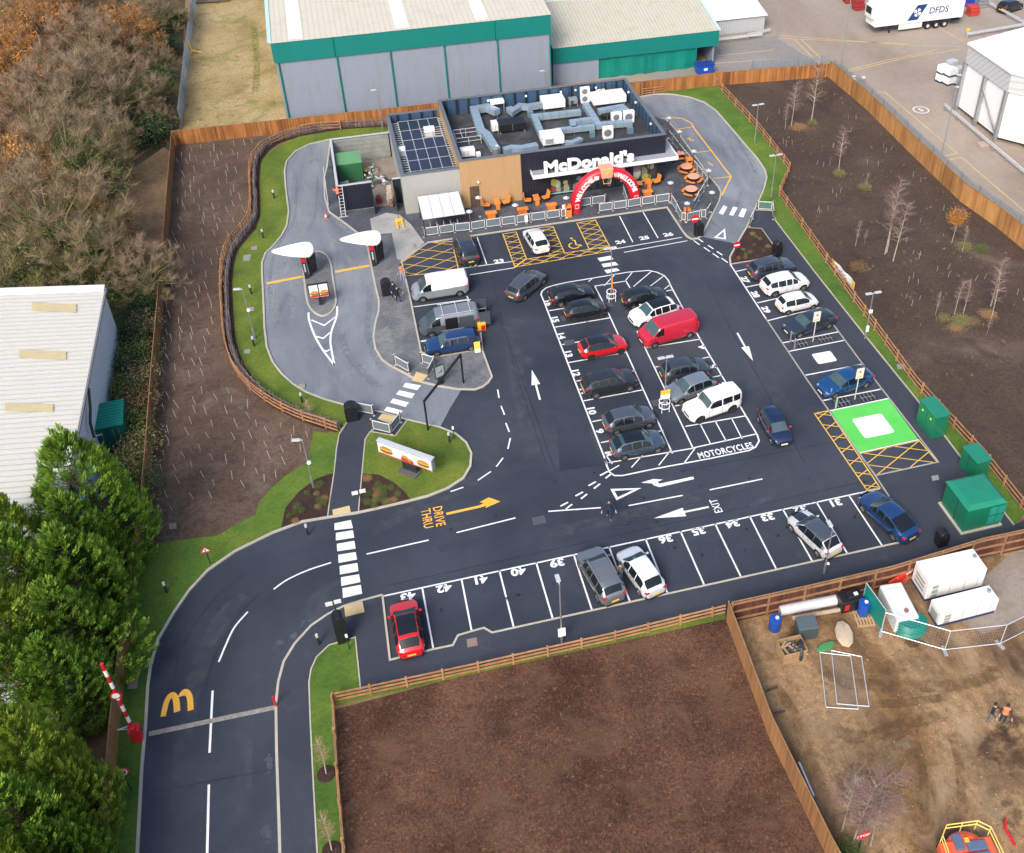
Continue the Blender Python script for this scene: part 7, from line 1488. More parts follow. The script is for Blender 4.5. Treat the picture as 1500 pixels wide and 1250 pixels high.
T=thing('pump','black site pump against the dark fence','pump',(*G(1243,888),.02)); b=MB(); b.box((0,0,.55),(1.5,1.0,1.0)); b.box((.1,0,1.1),(.8,.6,.25)); b.build('casing',blackp,T,bevel=.08); b=MB(); b.box((-.45,-.52,.6),(.3,.03,.5)); b.build('panel',redp,T); b=MB(); b.box((.25,-.1,1.25),(.25,.2,.08)); b.build('label_plate',whitep,T)
for (q,lab) in (((1315,858),'red and white plastic barrier leaning on the dark fence, left one'),((1328,852),'red and white plastic barrier leaning on the dark fence, right one')):
    T=thing('plastic_barrier',lab,'barrier',(*G(*q),.02),R_(18)); b=MB(); b.box((0,0,.95),(2.0,.08,.16)); b.box((0,0,.12),(2.0,.08,.1))
    for k in range(9): b.box((-.9+k*.225,0,.5),(.07,.05,.8))
    b.build('frame',pm('barrier_red',(.7,.04,.02),.5),T); b=MB(); b.box((0,-.05,.95),(.6,.01,.14)); b.build('reflective_strip',whitep,T)
T=thing('waste_bin','dark grey wheeled bin with a red sign beside it','bin',(*G(1179,930),.02),R_(-8)); b=MB(); b.box((0,0,.6),(1.2,.9,1.0)); b.build('body',pm('bin_slate',(.05,.07,.08),.5),T,bevel=.05); b=MB(); b.box((0,0,1.15),(1.25,.95,.1)); b.build('lid',pm('bin_lid',(.08,.11,.12),.5),T,bevel=.03)
T=thing('stop_board','red hand-held sign lying beside the dark bin','sign',(*G(1191,928),.02)); b=MB(); b.lathe([(0,-.02),(.36,-.02),(.36,.01)],(0,0,.75),8,'Y'); b.build('disc',redp,T); b=MB(); b.tube((0,.03,0),(0,.03,.5),.03); b.build('handle',whitep,T)
T=thing('timber_crate','timber crate of offcuts beside the dirt yard fence','crate',(*G(1158,960),.02)); b=MB()
for z in(.15,.4,.65,.9):
    b.box((0,-.55,z),(1.5,.04,.18)); b.box((0,.55,z),(1.5,.04,.18)); b.box((-.75,0,z),(.04,1.06,.18)); b.box((.75,0,z),(.04,1.06,.18))
b.build('sides',pm('crate_wood',(.36,.23,.12),.8,0,.25,4),T); b=MB()
for k in range(10): b.box((rnd(-.5,.5),rnd(-.35,.35),rnd(.6,.95)),(rnd(.5,1.1),.1,.08),rnd(0,3),0 if k%2 else 1)
b.build('offcuts',[pm('offcut_dark',(.07,.07,.08),.7),pm('offcut_wood',(.36,.25,.16),.8)],T)
T=thing('cable_drum','dark wheel leaning on the timber crate','wheel',(*G(1171,962),.02),R_(70)); b=MB(); b.lathe([(.25,-.08),(.6,-.08),(.62,0),(.6,.08),(.25,.08)],(0,0,.6),16,'Y'); b.build('rim',darkm,T)
bag((1236,932),'pale heap of netting on the dirt',pm('netting',(.45,.37,.26),.9,0,.3,6),2,(1.1,1.9,.2),-15,'netting','netting_heap')
bag((1209,950),'small heap of green netting beside the flat panels',pm('net_green',(.05,.25,.08),.8,0,.3,6),1,(1.4,.5,.25),10,'netting','netting_heap')
for (a,c,lab) in (((1122,1014),(1139,1008),'short dark timber lying by the compound fence, upper one'),((1134,1046),(1150,1043),'short dark timber lying by the compound fence, lower one'),((1170,1118),(1192,1168),'long pale batten lying by the compound fence')):
    (xa,ya),(xb,yb)=G(*a),G(*c); b=MB(); b.bar((0,0,.08),(xb-xa,yb-ya,.08),.1,.08); o=b.build('timber_batten',pm('batten_dark',(.07,.05,.04),.8) if 'dark' in lab else alum); o.location=(xa,ya,.02); tag(o,lab,'timber')
# boom lift at the bottom edge
T=thing('boom_lift','orange boom lift platform with yellow rails at the bottom right','boom lift',(*G(1414,1262),.02),R_(-8)); T.scale=(.66,.66,.66); b=MB(); b.box((0,0,1.0),(4.2,1.9,1.0)); b.lathe([(0,1.5),(1.3,1.45),(1.75,1.2),(1.8,.7)],n=24); b.build('body',pm('lift_orange',(.75,.12,.05),.45,0,.1,2),T,bevel=.1)
b=MB(); b.box((-.6,.75,1.62),(.7,1.2,.25)); b.box((.7,.3,1.62),(1.5,.7,.25)); b.box((.4,-.5,1.6),(2.2,.6,.22)); b.build('engine_cover',pm('lift_blue',(.09,.13,.22),.5),T,bevel=.05); b=MB(); b.box((.05,.75,1.76),(.35,.35,.06)); b.build('label_plate',yellowp,T)
b=MB(); 
for z in(2.0,2.5): b.path([(-2.0,-1.2,z),(-1.9,1.0,z),(-1.3,1.7,z),(1.2,1.7,z),(2.0,1.1,z),(2.1,-1.2,z)],.045,6)
for x_,y_ in((-1.9,1.0),(-1.3,1.7),(0,1.7),(1.2,1.7),(2.0,1.1),(2.1,-1.0),(-2.0,-1.0)): b.tube((x_,y_,1.2),(x_,y_,2.5),.04,n=6)
b.build('guard_rail',pm('rail_yellow',(.85,.62,.15),.5),T)
for sx in(-1.5,1.5):
    for sy in(-.9,.9): m=MB(); m.lathe([(0,-.2),(.5,-.2),(.55,0),(.5,.2),(0,.2)],(sx,sy,.55),16,'Y'); m.build('wheel',tyre,T)
b=MB(); b.path([(0,0,.1),(0,.9,.12),(.3,1.3,.1)],.08); o=b.build('red_hose',redp); o.location=(*G(1486,1240),.02); tag(o,'red bent hose beside the boom lift','hose')
sign((1256,1250),2.0,'red stop sign under the birch in the works compound','stop',0,0,.42)
# ================================================================ LORRY YARD
P0=Vector(G(1281,41,1.15)); P1=Vector(G(1410.7,25,1.15)); dd=P1-P0; Lt=13.6; ang=math.atan2(dd.y,dd.x)
T=thing('lorry_trailer','long white refrigerated trailer parked in the lorry yard','trailer',(P0.x,P0.y,0),ang)
b=MB(); b.box((Lt/2,1.28,2.65),(Lt,2.55,2.95)); b.build('box_body',whitep,T,bevel=.04); b=MB(); b.box((Lt/2+.2,1.28,1.0),(Lt-.8,1.6,.3)); b.build('chassis',darkm,T)
for x_ in(8.3,9.6,10.9):
    for y_ in(.15,2.3): m=MB(); m.lathe([(.25,-.2),(.48,-.2),(.5,0),(.48,.2),(.25,.2)],(x_,y_,.5),18,'Y'); w_=m.build('wheel',tyre,T); m=MB(); m.lathe([(0,-.12),(.25,-.15),(.27,-.19)],(x_,y_,.5),14,'Y'); m.build('hub',alum,w_)
b=MB(); b.box((5.6,.12,.75),(3.6,.08,.75)); b.build('side_guard',offwhite,T); b=MB(); b.box((2.6,.4,.55),(.15,.15,1.1)); b.box((2.6,2.1,.55),(.15,.15,1.1)); split_build(b,'landing_leg',darkm,T,False)
b=MB(); b.box((-.25,1.28,3.1),(.5,1.9,1.7)); b.build('fridge_unit',offwhite,T,bevel=.05); b=MB(); b.box((-.52,1.28,3.3),(.04,1.4,.9)); b.build('grille',blackp,T); b=MB(); b.box((12.9,1.28,.75),(1.2,2.3,.12)); b.build('rear_bumper',darkm,T)
nv=pm('logo_navy',(.01,.05,.17),.4); b=MB(); b.vprism([(4.9,1.55),(6.45,1.55),(7.7,3.65),(6.15,3.65)],-.02,-.005); b.build('logo_shape',nv,T)
b=MB()
for k in range(4):
    a=PI/4+k*PI/2+.3; b.vprism([(6.3+.06*math.cos(a),2.6+.06*math.sin(a)),(6.3+.56*math.cos(a-.55),2.6+.56*math.sin(a-.55)),(6.3+.60*math.cos(a),2.6+.60*math.sin(a)),(6.3+.56*math.cos(a+.55),2.6+.56*math.sin(a+.55))],-.03,-.021)
b.build('logo_flower',whitep,T); text_obj('side_lettering','DFDS',1.25,nv,Matrix.Translation((9.6,-.012,2.6))@Matrix.Rotation(PI/2,4,'X'),T,.02)
for (u,v,h,lab,m,n) in ((1256,14,1.6,'dark red stacked cages at the top edge left of the trailer',pm('cage_red',(.28,.03,.03),.6,0,.3,3),3),(1424,22,1.4,'red stacked frames behind the trailer',pm('frame_red',(.5,.05,.03),.6,0,.3,3),4),(1243,4,1.2,'dark red cage half out of view at the top edge',pm('cage_red',(.28,.03,.03)),2),(1418,8,2.2,'blue stacked crates behind the trailer',pm('crate_blue',(.03,.05,.35),.6,0,.3,3),3),(1436,10,1.5,'grey stacked cages left of the dark vehicle',galvd,3)):
    T=thing('cage_stack',lab,'cage',(*G(u,v),0)); b=MB()
    for k in range(n): b.box((rnd(-.1,.1),rnd(-.1,.1),h*(k+.5)/n),(1.5,1.2,h/n-.06))
    b.build('cages',m,T,bevel=.03)
def ibc(px,z,lab,cage=False):
    T=thing('bulk_container',lab,'bulk container',(*G(*px),z),R_(12),'white bulk containers stacked in the yard'); b=MB(); b.box((0,0,.08),(1.2,1.0,.16)); b.build('pallet',pm('pallet_navy',(.02,.05,.09),.6),T); b=MB(); b.box((0,0,.62),(1.16,.96,.9)); b.build('tank',whitep if not cage else alum,T,bevel=.06)
for (u,v),labs,cg in (((1378,119),('white bulk container, bottom left of the stack','white bulk container, top left of the stack'),0),((1389,123),('white bulk container, bottom front of the stack','white bulk container, top front of the stack'),0),((1391,112),('grey caged container, bottom rear of the stack','grey caged container, top rear of the stack'),1),((1401,122),('grey caged container, bottom right of the stack','grey caged container, top right of the stack'),1)):
    ibc((u,v),0,labs[0],cg); ibc((u,v),1.1,labs[1],cg)
T=thing('blue_skip','blue wheeled bin container behind the board fence','bin',(*G(1031,108),0)); b=MB(); b.vprism([(-1.0,.2),(1.0,.2),(1.15,1.3),(-1.15,1.3)],-.6,.6); b.build('body',blueb,T,bevel=.05); b=MB(); b.box((0,0,1.35),(2.4,1.3,.1)); b.build('lid',pm('bin_blue_lid',(.01,.04,.25),.5),T); b=MB(); b.box((0,-.62,.8),(.5,.02,.3)); b.build('label_plate',whitep,T)
for sx in(-.4,.4): m=MB(); m.tube((sx,.3,1.3),(sx,.3,1.9),.05); m.build('lifting_post',darkm,T)
T=thing('hydrant_post','yellow post at the corner of the white panel shed','post',(*G(1416,56),0)); b=MB(); b.box((0,0,1.2),(.5,.1,.35)); b.tube((0,0,0),(0,0,1.2),.06); b.build('post',yellowp,T)
T=thing('yellow_stand','yellow tripod stand on the dry grass by the palisade fence','stand',(*G(283,79),0)); b=MB(); b.tube((0,0,.3),(-.3,.2,1.8),.09); b.tube((-.8,.3,1.3),(-.3,.1,1.3),.08)
for a in(0,2.1,4.2): b.tube((0,0,.5),(1.1*math.cos(a),.8*math.sin(a),.05),.09)
b.build('frame',yellowp,T)
T=thing('log_pile','low pile of brown logs at the top of the dry grass','log pile',(*G(309,3),0)); b=MB()
for k in range(9): b.tube((rnd(-2.5,1),rnd(-1,1),.2),(rnd(0,3),rnd(-1,1),.3),.12)
b.build('logs',bark,T)
# green shipping container beside the white warehouse
ca,cb=G(152,668),G(182,658); T=thing('shipping_container','dark green shipping container with a corrugated roof beside the white warehouse','container',((ca[0]+cb[0])/2+.1,ca[1]+.1,0),R_(4)); cw=2.35; b=MB(); b.box((0,1.5,1.25),(cw,3.0,2.5)); b.build('body',pm('container_dark',(.004,.075,.055),.5,0,.15,1),T)
b=MB()
for k in range(9): b.box((0,.2+k*.33,2.53),(cw,.16,.06))
b.box((0,1.5,2.5),(cw,3,.04)); b.build('roof',pm('container_teal',(.0,.2,.15),.5,0,.15,1),T)
for sx in(-.58,.58): m=MB(); m.box((sx,-.03,1.25),(1.1,.05,2.3)); d_=m.build('door',pm('container_dark',(.004,.07,.05)),T); m=MB(); m.tube((sx-.2,-.08,.2),(sx-.2,-.08,2.3),.025); m.tube((sx+.2,-.08,.2),(sx+.2,-.08,2.3),.025); m.build('lock_bar',galv,d_)
b=MB(); b.box((-.6,-.07,2.05),(.55,.01,.12)); b.build('label_plate',whitep,T)
# stones / pallets etc.
b=MB(); b.box((0,0,.12),(1.3,.9,.24)); o=b.build('rubble_slab',pm('rubble_pink',(.4,.3,.26),.8,0,.2,3)); o.location=(*G(1441,213),0); tag(o,'pinkish slab at the foot of the crash barrier','slab')
# ================================================================ VEGETATION
rg=random.Random(11)
def U(a,b): return rg.uniform(a,b)
def leafn(b,p,d,w,tone,nrm):
    "spray lying roughly square to the direction nrm"
    d=Vector(d); q=Vector(nrm)+Vector((U(-1,1),U(-1,1),U(-1,1)))*.55; s=d.cross(q)
    if s.length<1e-5: return
    s=s.normalized()*w/2; p=Vector(p); m=p+d*.45; b.add([p,m+s,p+d,m-s],[(0,1,2,3)],0,tone)
def leaf(b,p,d,w,tone,bend=.0,mi=0):
    "one pointed leaf or spray from p along d"
    d=Vector(d); L_=d.length
    if L_<1e-5: return
    s=d.cross(Vector((U(-1,1),U(-1,1),U(-1,1))))
    if s.length<1e-5: return
    s=s.normalized()*w/2; p=Vector(p); m=p+d*.45; b.add([p,m+s,p+d,m-s],[(0,1,2,3)],mi,tone)
def sliver(b,p,d,w,tone,mi=0):
    d=Vector(d); s=d.cross(Vector((U(-1,1),U(-1,1),U(-1,1)))).normalized()*w/2; p=Vector(p); b.add([p-s,p+s,p+d],[(0,1,2)],mi,tone)
def data_of(b,name,mats,smooth=False):
    o=b.build(name,mats,smooth=smooth); me=o.data; bpy.data.objects.remove(o); return me
def inst(name,me,parent=None,loc=(0,0,0),rz=0,sc=(1,1,1),mat=None):
    o=bpy.data.objects.new(name,me); COL.objects.link(o); o.parent=parent; o.location=loc; o.rotation_euler=(0,0,rz); o.scale=sc
    if mat: o.material_slots[0].link='OBJECT'; o.material_slots[0].material=mat
    return o
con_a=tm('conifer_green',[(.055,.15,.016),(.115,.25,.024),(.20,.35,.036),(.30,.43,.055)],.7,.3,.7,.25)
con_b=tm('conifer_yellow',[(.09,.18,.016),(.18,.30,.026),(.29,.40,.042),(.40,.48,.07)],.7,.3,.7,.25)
core_m=pm('inner_branches',(.09,.065,.04),.95,0,.4,2)
def conifer(seed,nc=560,ns=52):
    rg.seed(seed); b=MB(); H=10.0; Rb=2.9
    lob=[(U(0,2*PI),U(.1,.9),U(.08,.22)) for _ in range(14)]
    def rad(f,a):
        r=Rb*(min(1,(1-f)/.72))**.75*(.86+.14*min(1,f/.15)); k=1
        for la,lf,am in lob: k+=am*math.exp(-((math.cos(a-la)-1)**2)*3-((f-lf)/.16)**2)
        return r*k
    for c in range(nc):
        f=1-(1-U(0,1)**1.15)**.62 if c%2 else U(0.02,.98); f=min(.985,f); a=U(0,2*PI); r=rad(f,a)*U(.82,1.02); cz=f*H
        o=Vector((r*math.cos(a),r*math.sin(a),cz)); out=Vector((math.cos(a),math.sin(a),.55+f*.9)).normalized(); ct=U(.15,.75); size=U(.55,1.0)*(1-.35*f)
        side=out.cross(Vector((0,0,1))).normalized(); up=side.cross(out)
        for k in range(ns):
            t_=U(-.35,1); p=o+out*(t_*size)+side*(U(-1,1)*.38*size*(1.1-t_*.75))+up*(U(-1,1)*.22*size); dr=(out*U(.7,1.2)+side*U(-.75,.75)+Vector((0,0,U(0,.9)))).normalized()*U(.2,.42)
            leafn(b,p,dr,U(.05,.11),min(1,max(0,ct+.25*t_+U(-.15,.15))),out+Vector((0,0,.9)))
    for k in range(26):
        a=U(0,2*PI); r=U(0,.3); leaf(b,(r*math.cos(a),r*math.sin(a),H*.95+U(-.3,.2)),(U(-.15,.15),U(-.15,.15),U(.4,.9)),.13,U(.5,1))
    core=MB(); rg.seed(seed+50)
    for k in range(60):
        a=U(0,2*PI); z=U(.5,H*.85); r=Rb*.75*(1-z/H); core.tube((0,0,z),(r*math.cos(a),r*math.sin(a),z+.5*r),.045,.015,4,cap=False)
    return data_of(b,'crown',con_a), data_of(core,'branches',core_m)
CON=[conifer(s) for s in(3,8,21)]
tk=MB(); tk.tube((0,0,0),(0,0,5),.28,.12,8); tkd=data_of(tk,'trunk',bark)
def place_conifer(x,y,h,i,mat,label,sc=1.0,name='conifer_tree'):
    s=h/10; T=thing(name,label,'tree',(x,y,0),U(0,6.28),'tall conifers beside the entry road'); me,co=CON[i%3]
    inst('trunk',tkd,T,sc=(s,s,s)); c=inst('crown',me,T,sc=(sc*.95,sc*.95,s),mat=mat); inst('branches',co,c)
fx=lambda y:G(216,750)[0]+(G(160,1250)[0]-G(216,750)[0])*(G(216,750)[1]-y)/(G(216,750)[1]-G(160,1250)[1])
def apx(u,v,h): return G(u,v,h)
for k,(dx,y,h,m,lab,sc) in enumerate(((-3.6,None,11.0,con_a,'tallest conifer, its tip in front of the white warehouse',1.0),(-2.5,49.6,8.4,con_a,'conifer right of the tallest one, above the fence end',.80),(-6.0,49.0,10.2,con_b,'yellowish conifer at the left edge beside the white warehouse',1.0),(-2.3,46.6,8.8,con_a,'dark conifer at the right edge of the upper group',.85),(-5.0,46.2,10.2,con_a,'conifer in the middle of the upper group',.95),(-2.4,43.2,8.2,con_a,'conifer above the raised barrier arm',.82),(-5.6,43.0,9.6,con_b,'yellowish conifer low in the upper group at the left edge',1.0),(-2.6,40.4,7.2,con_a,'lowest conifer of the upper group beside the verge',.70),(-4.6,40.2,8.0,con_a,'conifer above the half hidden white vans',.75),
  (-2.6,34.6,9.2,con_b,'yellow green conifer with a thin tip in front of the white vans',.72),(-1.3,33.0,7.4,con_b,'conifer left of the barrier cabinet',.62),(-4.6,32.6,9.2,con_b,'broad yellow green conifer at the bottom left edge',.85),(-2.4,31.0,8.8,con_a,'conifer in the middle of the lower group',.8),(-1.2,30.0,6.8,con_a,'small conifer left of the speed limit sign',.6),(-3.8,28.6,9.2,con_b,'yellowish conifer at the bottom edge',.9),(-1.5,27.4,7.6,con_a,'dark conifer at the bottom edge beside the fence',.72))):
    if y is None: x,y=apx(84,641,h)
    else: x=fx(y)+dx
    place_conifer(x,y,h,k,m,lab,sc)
# ---- bare broadleaves
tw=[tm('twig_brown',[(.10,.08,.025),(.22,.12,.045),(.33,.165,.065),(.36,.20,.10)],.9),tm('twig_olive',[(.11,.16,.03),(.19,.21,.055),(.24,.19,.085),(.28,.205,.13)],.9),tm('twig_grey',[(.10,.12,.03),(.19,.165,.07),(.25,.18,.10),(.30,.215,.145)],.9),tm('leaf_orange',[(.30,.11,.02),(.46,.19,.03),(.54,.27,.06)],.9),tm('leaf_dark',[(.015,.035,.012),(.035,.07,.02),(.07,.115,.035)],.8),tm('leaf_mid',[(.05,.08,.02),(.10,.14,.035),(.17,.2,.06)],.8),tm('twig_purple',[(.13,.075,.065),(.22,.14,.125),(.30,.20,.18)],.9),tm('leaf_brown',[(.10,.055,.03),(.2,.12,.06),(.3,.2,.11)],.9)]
def bare(seed,nl=36,ncl=11,ns=34,flat=.62,w=.022):
    rg.seed(seed); b=MB(); t=MB(); H=7.5; Rr=5.0
    t.tube((0,0,0),(0,0,1.8),.28,.2,7)
    for l in range(nl):
        a=2*PI*l*.618; el=math.asin(min(.99,(l+.5)/nl))*.9+.12; R_l=Rr*U(.8,1.05); tip=Vector((R_l*math.cos(el)*math.cos(a),R_l*math.cos(el)*math.sin(a),1.2+(H-1.2)*math.sin(el)*U(.9,1.06)))
        mid=Vector((tip.x*.45,tip.y*.45,1.6+(tip.z-1.6)*.62)); t.tube((0,0,U(1.2,1.9)),mid,.10,.06,5,tone=.5,cap=False); t.tube(mid,tip,.06,.015,4,cap=False)
        for c in range(ncl):
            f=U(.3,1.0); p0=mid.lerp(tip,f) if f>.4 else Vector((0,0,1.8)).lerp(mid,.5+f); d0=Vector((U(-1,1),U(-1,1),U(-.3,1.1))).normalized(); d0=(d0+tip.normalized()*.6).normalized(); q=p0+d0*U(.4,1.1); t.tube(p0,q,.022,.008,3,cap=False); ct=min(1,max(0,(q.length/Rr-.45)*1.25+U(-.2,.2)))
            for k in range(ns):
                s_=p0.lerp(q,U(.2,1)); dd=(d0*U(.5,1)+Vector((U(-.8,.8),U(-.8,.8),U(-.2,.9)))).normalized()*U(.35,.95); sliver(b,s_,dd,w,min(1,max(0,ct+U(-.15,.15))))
    return data_of(b,'crown',tw[0]),data_of(t,'trunk',bark_green)
BARE=[bare(5),bare(14),bare(31)]
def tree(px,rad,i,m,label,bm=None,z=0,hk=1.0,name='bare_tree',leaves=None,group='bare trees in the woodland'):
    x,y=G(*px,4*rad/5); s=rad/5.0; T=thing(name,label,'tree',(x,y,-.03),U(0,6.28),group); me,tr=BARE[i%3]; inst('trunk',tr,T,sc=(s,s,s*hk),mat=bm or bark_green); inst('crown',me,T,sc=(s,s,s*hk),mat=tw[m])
    if leaves is not None: inst('leaves',LEAFY[i%2],T,sc=(s*1.06,s*1.06,s*hk*1.08) if leaves==3 else (s*.8,s*.8,s*.75),mat=tw[leaves])
def leafy(seed,n=150,k2=30,R0=5.0,H=7.2,l=(.12,.3),w=.12,hollow=.62):
    rg.seed(seed); b=MB()
    for c in range(n):
        a=U(0,2*PI); el=math.asin(U(0.02,1)); r=R0*U(hollow,1); p0=Vector((r*math.cos(el)*math.cos(a),r*math.cos(el)*math.sin(a),.4+(H-.4)*math.sin(el)*r/R0)); ct=U(.1,.9); sz=U(.35,.8)
        for k in range(k2):
            p=p0+Vector((U(-1,1),U(-1,1),U(-.6,.8)))*sz; leaf(b,p,Vector((U(-1,1),U(-1,1),U(-.4,1))).normalized()*U(*l),w,min(1,max(0,ct+U(-.25,.25))))
    return data_of(b,'leaves',tw[3])
LEAFY=[leafy(2),leafy(9)]
WT=[((62,40),6,0,0,3,'russet bare tree at the top left, second in from the edge'),((125,75),6.5,1,2,None,'grey brown bare tree left of the orange leaved one'),((182,48),5.0,2,0,3,'tree still holding orange leaves at the top of the woodland'),((18,95),6,1,0,3,'brown tree with rusty leaves at the left edge near the top'),((95,140),7.2,2,2,5,'broad grey bare tree above the mossy one'),((158,130),6.2,0,2,None,'grey twiggy tree left of the palisade fence bramble'),((45,185),6,0,2,5,'grey bare tree between two rusty ones at the left'),((98,228),7.2,1,1,5,'large mossy green bare tree in the middle of the woodland'),((28,255),6.0,2,0,3,'rusty leaved tree at the left edge, lower one'),((150,200),4.2,0,1,None,'olive bare tree beside the brambles'),((70,330),7.8,0,1,5,'large olive bare tree above the white warehouse'),((122,322),4.4,1,2,3,'rust tinged tree right of the large olive one'),((15,365),5.5,2,1,5,'olive bare tree just above the white warehouse roof'),((130,378),5.0,0,1,5,'mossy bare tree behind the warehouse corner'),((212,395),3.8,1,2,None,'pale twiggy tree leaning over the left board fence'),((28,15),6,2,1,None,'olive bare tree in the top left corner'),((225,18),4.5,1,2,None,'grey bare tree against the palisade fence at the top'),((205,62),3.6,0,1,None,'small olive tree against the palisade fence'),((228,88),3.0,2,1,None,'small bushy tree beside the upper palisade fence'),((95,-5),6,1,0,None,'russet bare tree at the top edge'),((160,-8),5,0,2,None,'grey bare tree at the top edge'),((-20,300),6,1,1,None,'olive bare tree cut by the left edge'),((-15,180),6,2,0,None,'russet bare tree cut by the left edge'),((235,128),2.4,1,5,None,'small green brown tree beside the lower palisade fence'),((225,168),2.6,2,1,None,'small olive tree at the corner of the board fence')]
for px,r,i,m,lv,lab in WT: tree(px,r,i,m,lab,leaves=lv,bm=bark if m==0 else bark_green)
# shrubs
SHR=[leafy(40,90,30,1.0,1.1,(.07,.16),.07,.35),leafy(41,80,30,1.0,1.1,(.07,.16),.07,.35)]
for me in SHR: me.name='shrub_leaves'
def shrub(px,r,h,m,label,z=0,name='shrub',group=None,cat='shrub'):
    x,y=G(*px,z+h*.5); o=inst(name,SHR[rg.randrange(2)],None,(x,y,z-.02),U(0,6.28),(r,r,h),tw[m]); tag(o,label,cat,group); return o
BR=[((192,190),3.0,2.2,4,'dark ivy covered bramble left of the board fence corner'),((215,195),2.4,2.0,4,'dark bramble against the board fence corner'),((205,150),2.2,1.8,4,'dark bush between the small olive trees'),((228,115),2.0,1.8,4,'dark bush under the small green brown tree'),((215,50),2.2,2.0,4,'dark bush beside the palisade fence near the top'),((240,70),2.0,1.8,4,'dark green bush against the palisade fence, middle'),((255,30),1.8,1.8,4,'dark green bush against the palisade fence near the top edge'),((60,125),3,1.5,4,'dark patch of bramble between the grey trees'),((30,275),2.8,1.5,4,'dark bramble under the rusty tree'),((205,392),1.8,1.2,7,'brown bramble above the cleared earth'),((166,262),1.5,1.0,7,'brown scrub at the edge of the cleared earth'),((75,415),3,1.6,4,'dark bush behind the white warehouse roof'),((183,425),1.6,1.8,5,'green bush at the warehouse corner'),((200,455),1.6,1.6,4,'dark green bush below the pale twiggy tree'),((212,480),1.3,1.4,2,'grey brown scrub against the fence, uppermost'),((190,490),1.5,1.6,4,'dark green bush beside the blue warehouse wall'),((203,520),1.5,1.5,5,'green bush in the middle of the fence scrub'),((185,540),1.3,1.4,4,'dark bush beside the lower warehouse wall'),((207,555),1.3,1.4,2,'grey scrub against the fence, middle'),((184,575),1.4,1.5,5,'light green bush beside the warehouse end'),((205,592),1.3,1.4,7,'brown scrub above the green container'),((192,622),1.4,1.5,5,'green brown bush right of the green container'),((205,650),1.3,1.4,1,'olive scrub right of the green container doors'),((188,682),1.5,1.5,1,'olive scrub below the green container'),((200,712),1.3,1.4,5,'green scrub just above the conifers'),((212,432),1.2,1.5,1,'olive scrub under the pale twiggy tree')]
for px,r,h,m,lab in BR: shrub(px,r,h,m,lab)
# uncountable undergrowth of the wood
rg.seed(77); b=MB()
for k in range(2600):
    u=U(-40,258); v=U(-30,420)
    if u>150+ (v-200)*.0 and 215<v<385 and u>165: continue
    if u>262-(v*.06): continue
    x,y=G(u,v); ct=U(0,1)
    for j in range(9): leaf(b,(x+U(-.6,.6),y+U(-.6,.6),U(-.03,.35)),(U(-.4,.4),U(-.4,.4),U(.05,.45)),.12,min(1,max(0,ct+U(-.2,.2))))
o=b.build('undergrowth',tm('undergrowth_leaf',[(.02,.035,.012),(.05,.06,.02),(.13,.075,.03),(.2,.12,.06),(.06,.085,.025)],.9)); struct(o,'low mixed undergrowth and leaf litter of the wood','stuff')
# ---- birches in the right soil area
TP=tw[6]
def birch_data(seed,n=60,ns=20,lean=0,w=.015):
    rg.seed(seed); b=MB(); t=MB(); H=7.0; pts=[Vector((0,0,0))]
    for k in range(1,8): f=k/7; pts.append(Vector((.10*math.sin(f*3)+lean*f*f,.12*math.sin(f*2.2),H*f)))
    for k,(p,q) in enumerate(zip(pts,pts[1:])): t.tube(p,q,.075*(1-k/8),.075*(1-(k+1)/8)+.006,6,cap=False)
    for c in range(n):
        f=U(.35,1); k=int(f*6.99); p=pts[k].lerp(pts[k+1],f*7-k) if k<7 else pts[-1]; a=U(0,2*PI); el=U(.2,1.0); L_=U(.5,1.7)*(1.15-f*.6); d=Vector((math.cos(a)*math.cos(el),math.sin(a)*math.cos(el),math.sin(el))); q=p+d*L_; t.tube(p,q,.02,.006,3,cap=False); ct=U(.1,.9)
        for j in range(ns): s_=p.lerp(q,U(.3,1)); sliver(b,s_,(d*U(.3,1)+Vector((U(-.7,.7),U(-.7,.7),U(-.4,.5)))).normalized()*U(.25,.7),w,ct)
    return data_of(b,'twigs',TP),data_of(t,'trunk',bark_pale)
BI=[birch_data(4),birch_data(6,50,20,.6),birch_data(12,70,24,-.4)]
def birch(base,top,i,lab,sc=1,leaves=None,grp='bare birches in the dark soil area'):
    x,y,h=hz(base,top,.02); h=max(1.5,min(9,h)); s=h/7; T=thing('birch_tree',lab,'tree',(x,y,.0),U(0,6.28),grp); me,tr=BI[i%3]; inst('trunk',tr,T,sc=(s*.75,s*.75,s)); inst('twigs',me,T,sc=(s*sc,s*sc,s))
    if leaves is not None: q=inst('leaves',SHR[0],T,(0,0,h*.55),sc=(s*1.3,s*1.3,s*2.2),mat=tw[leaves])
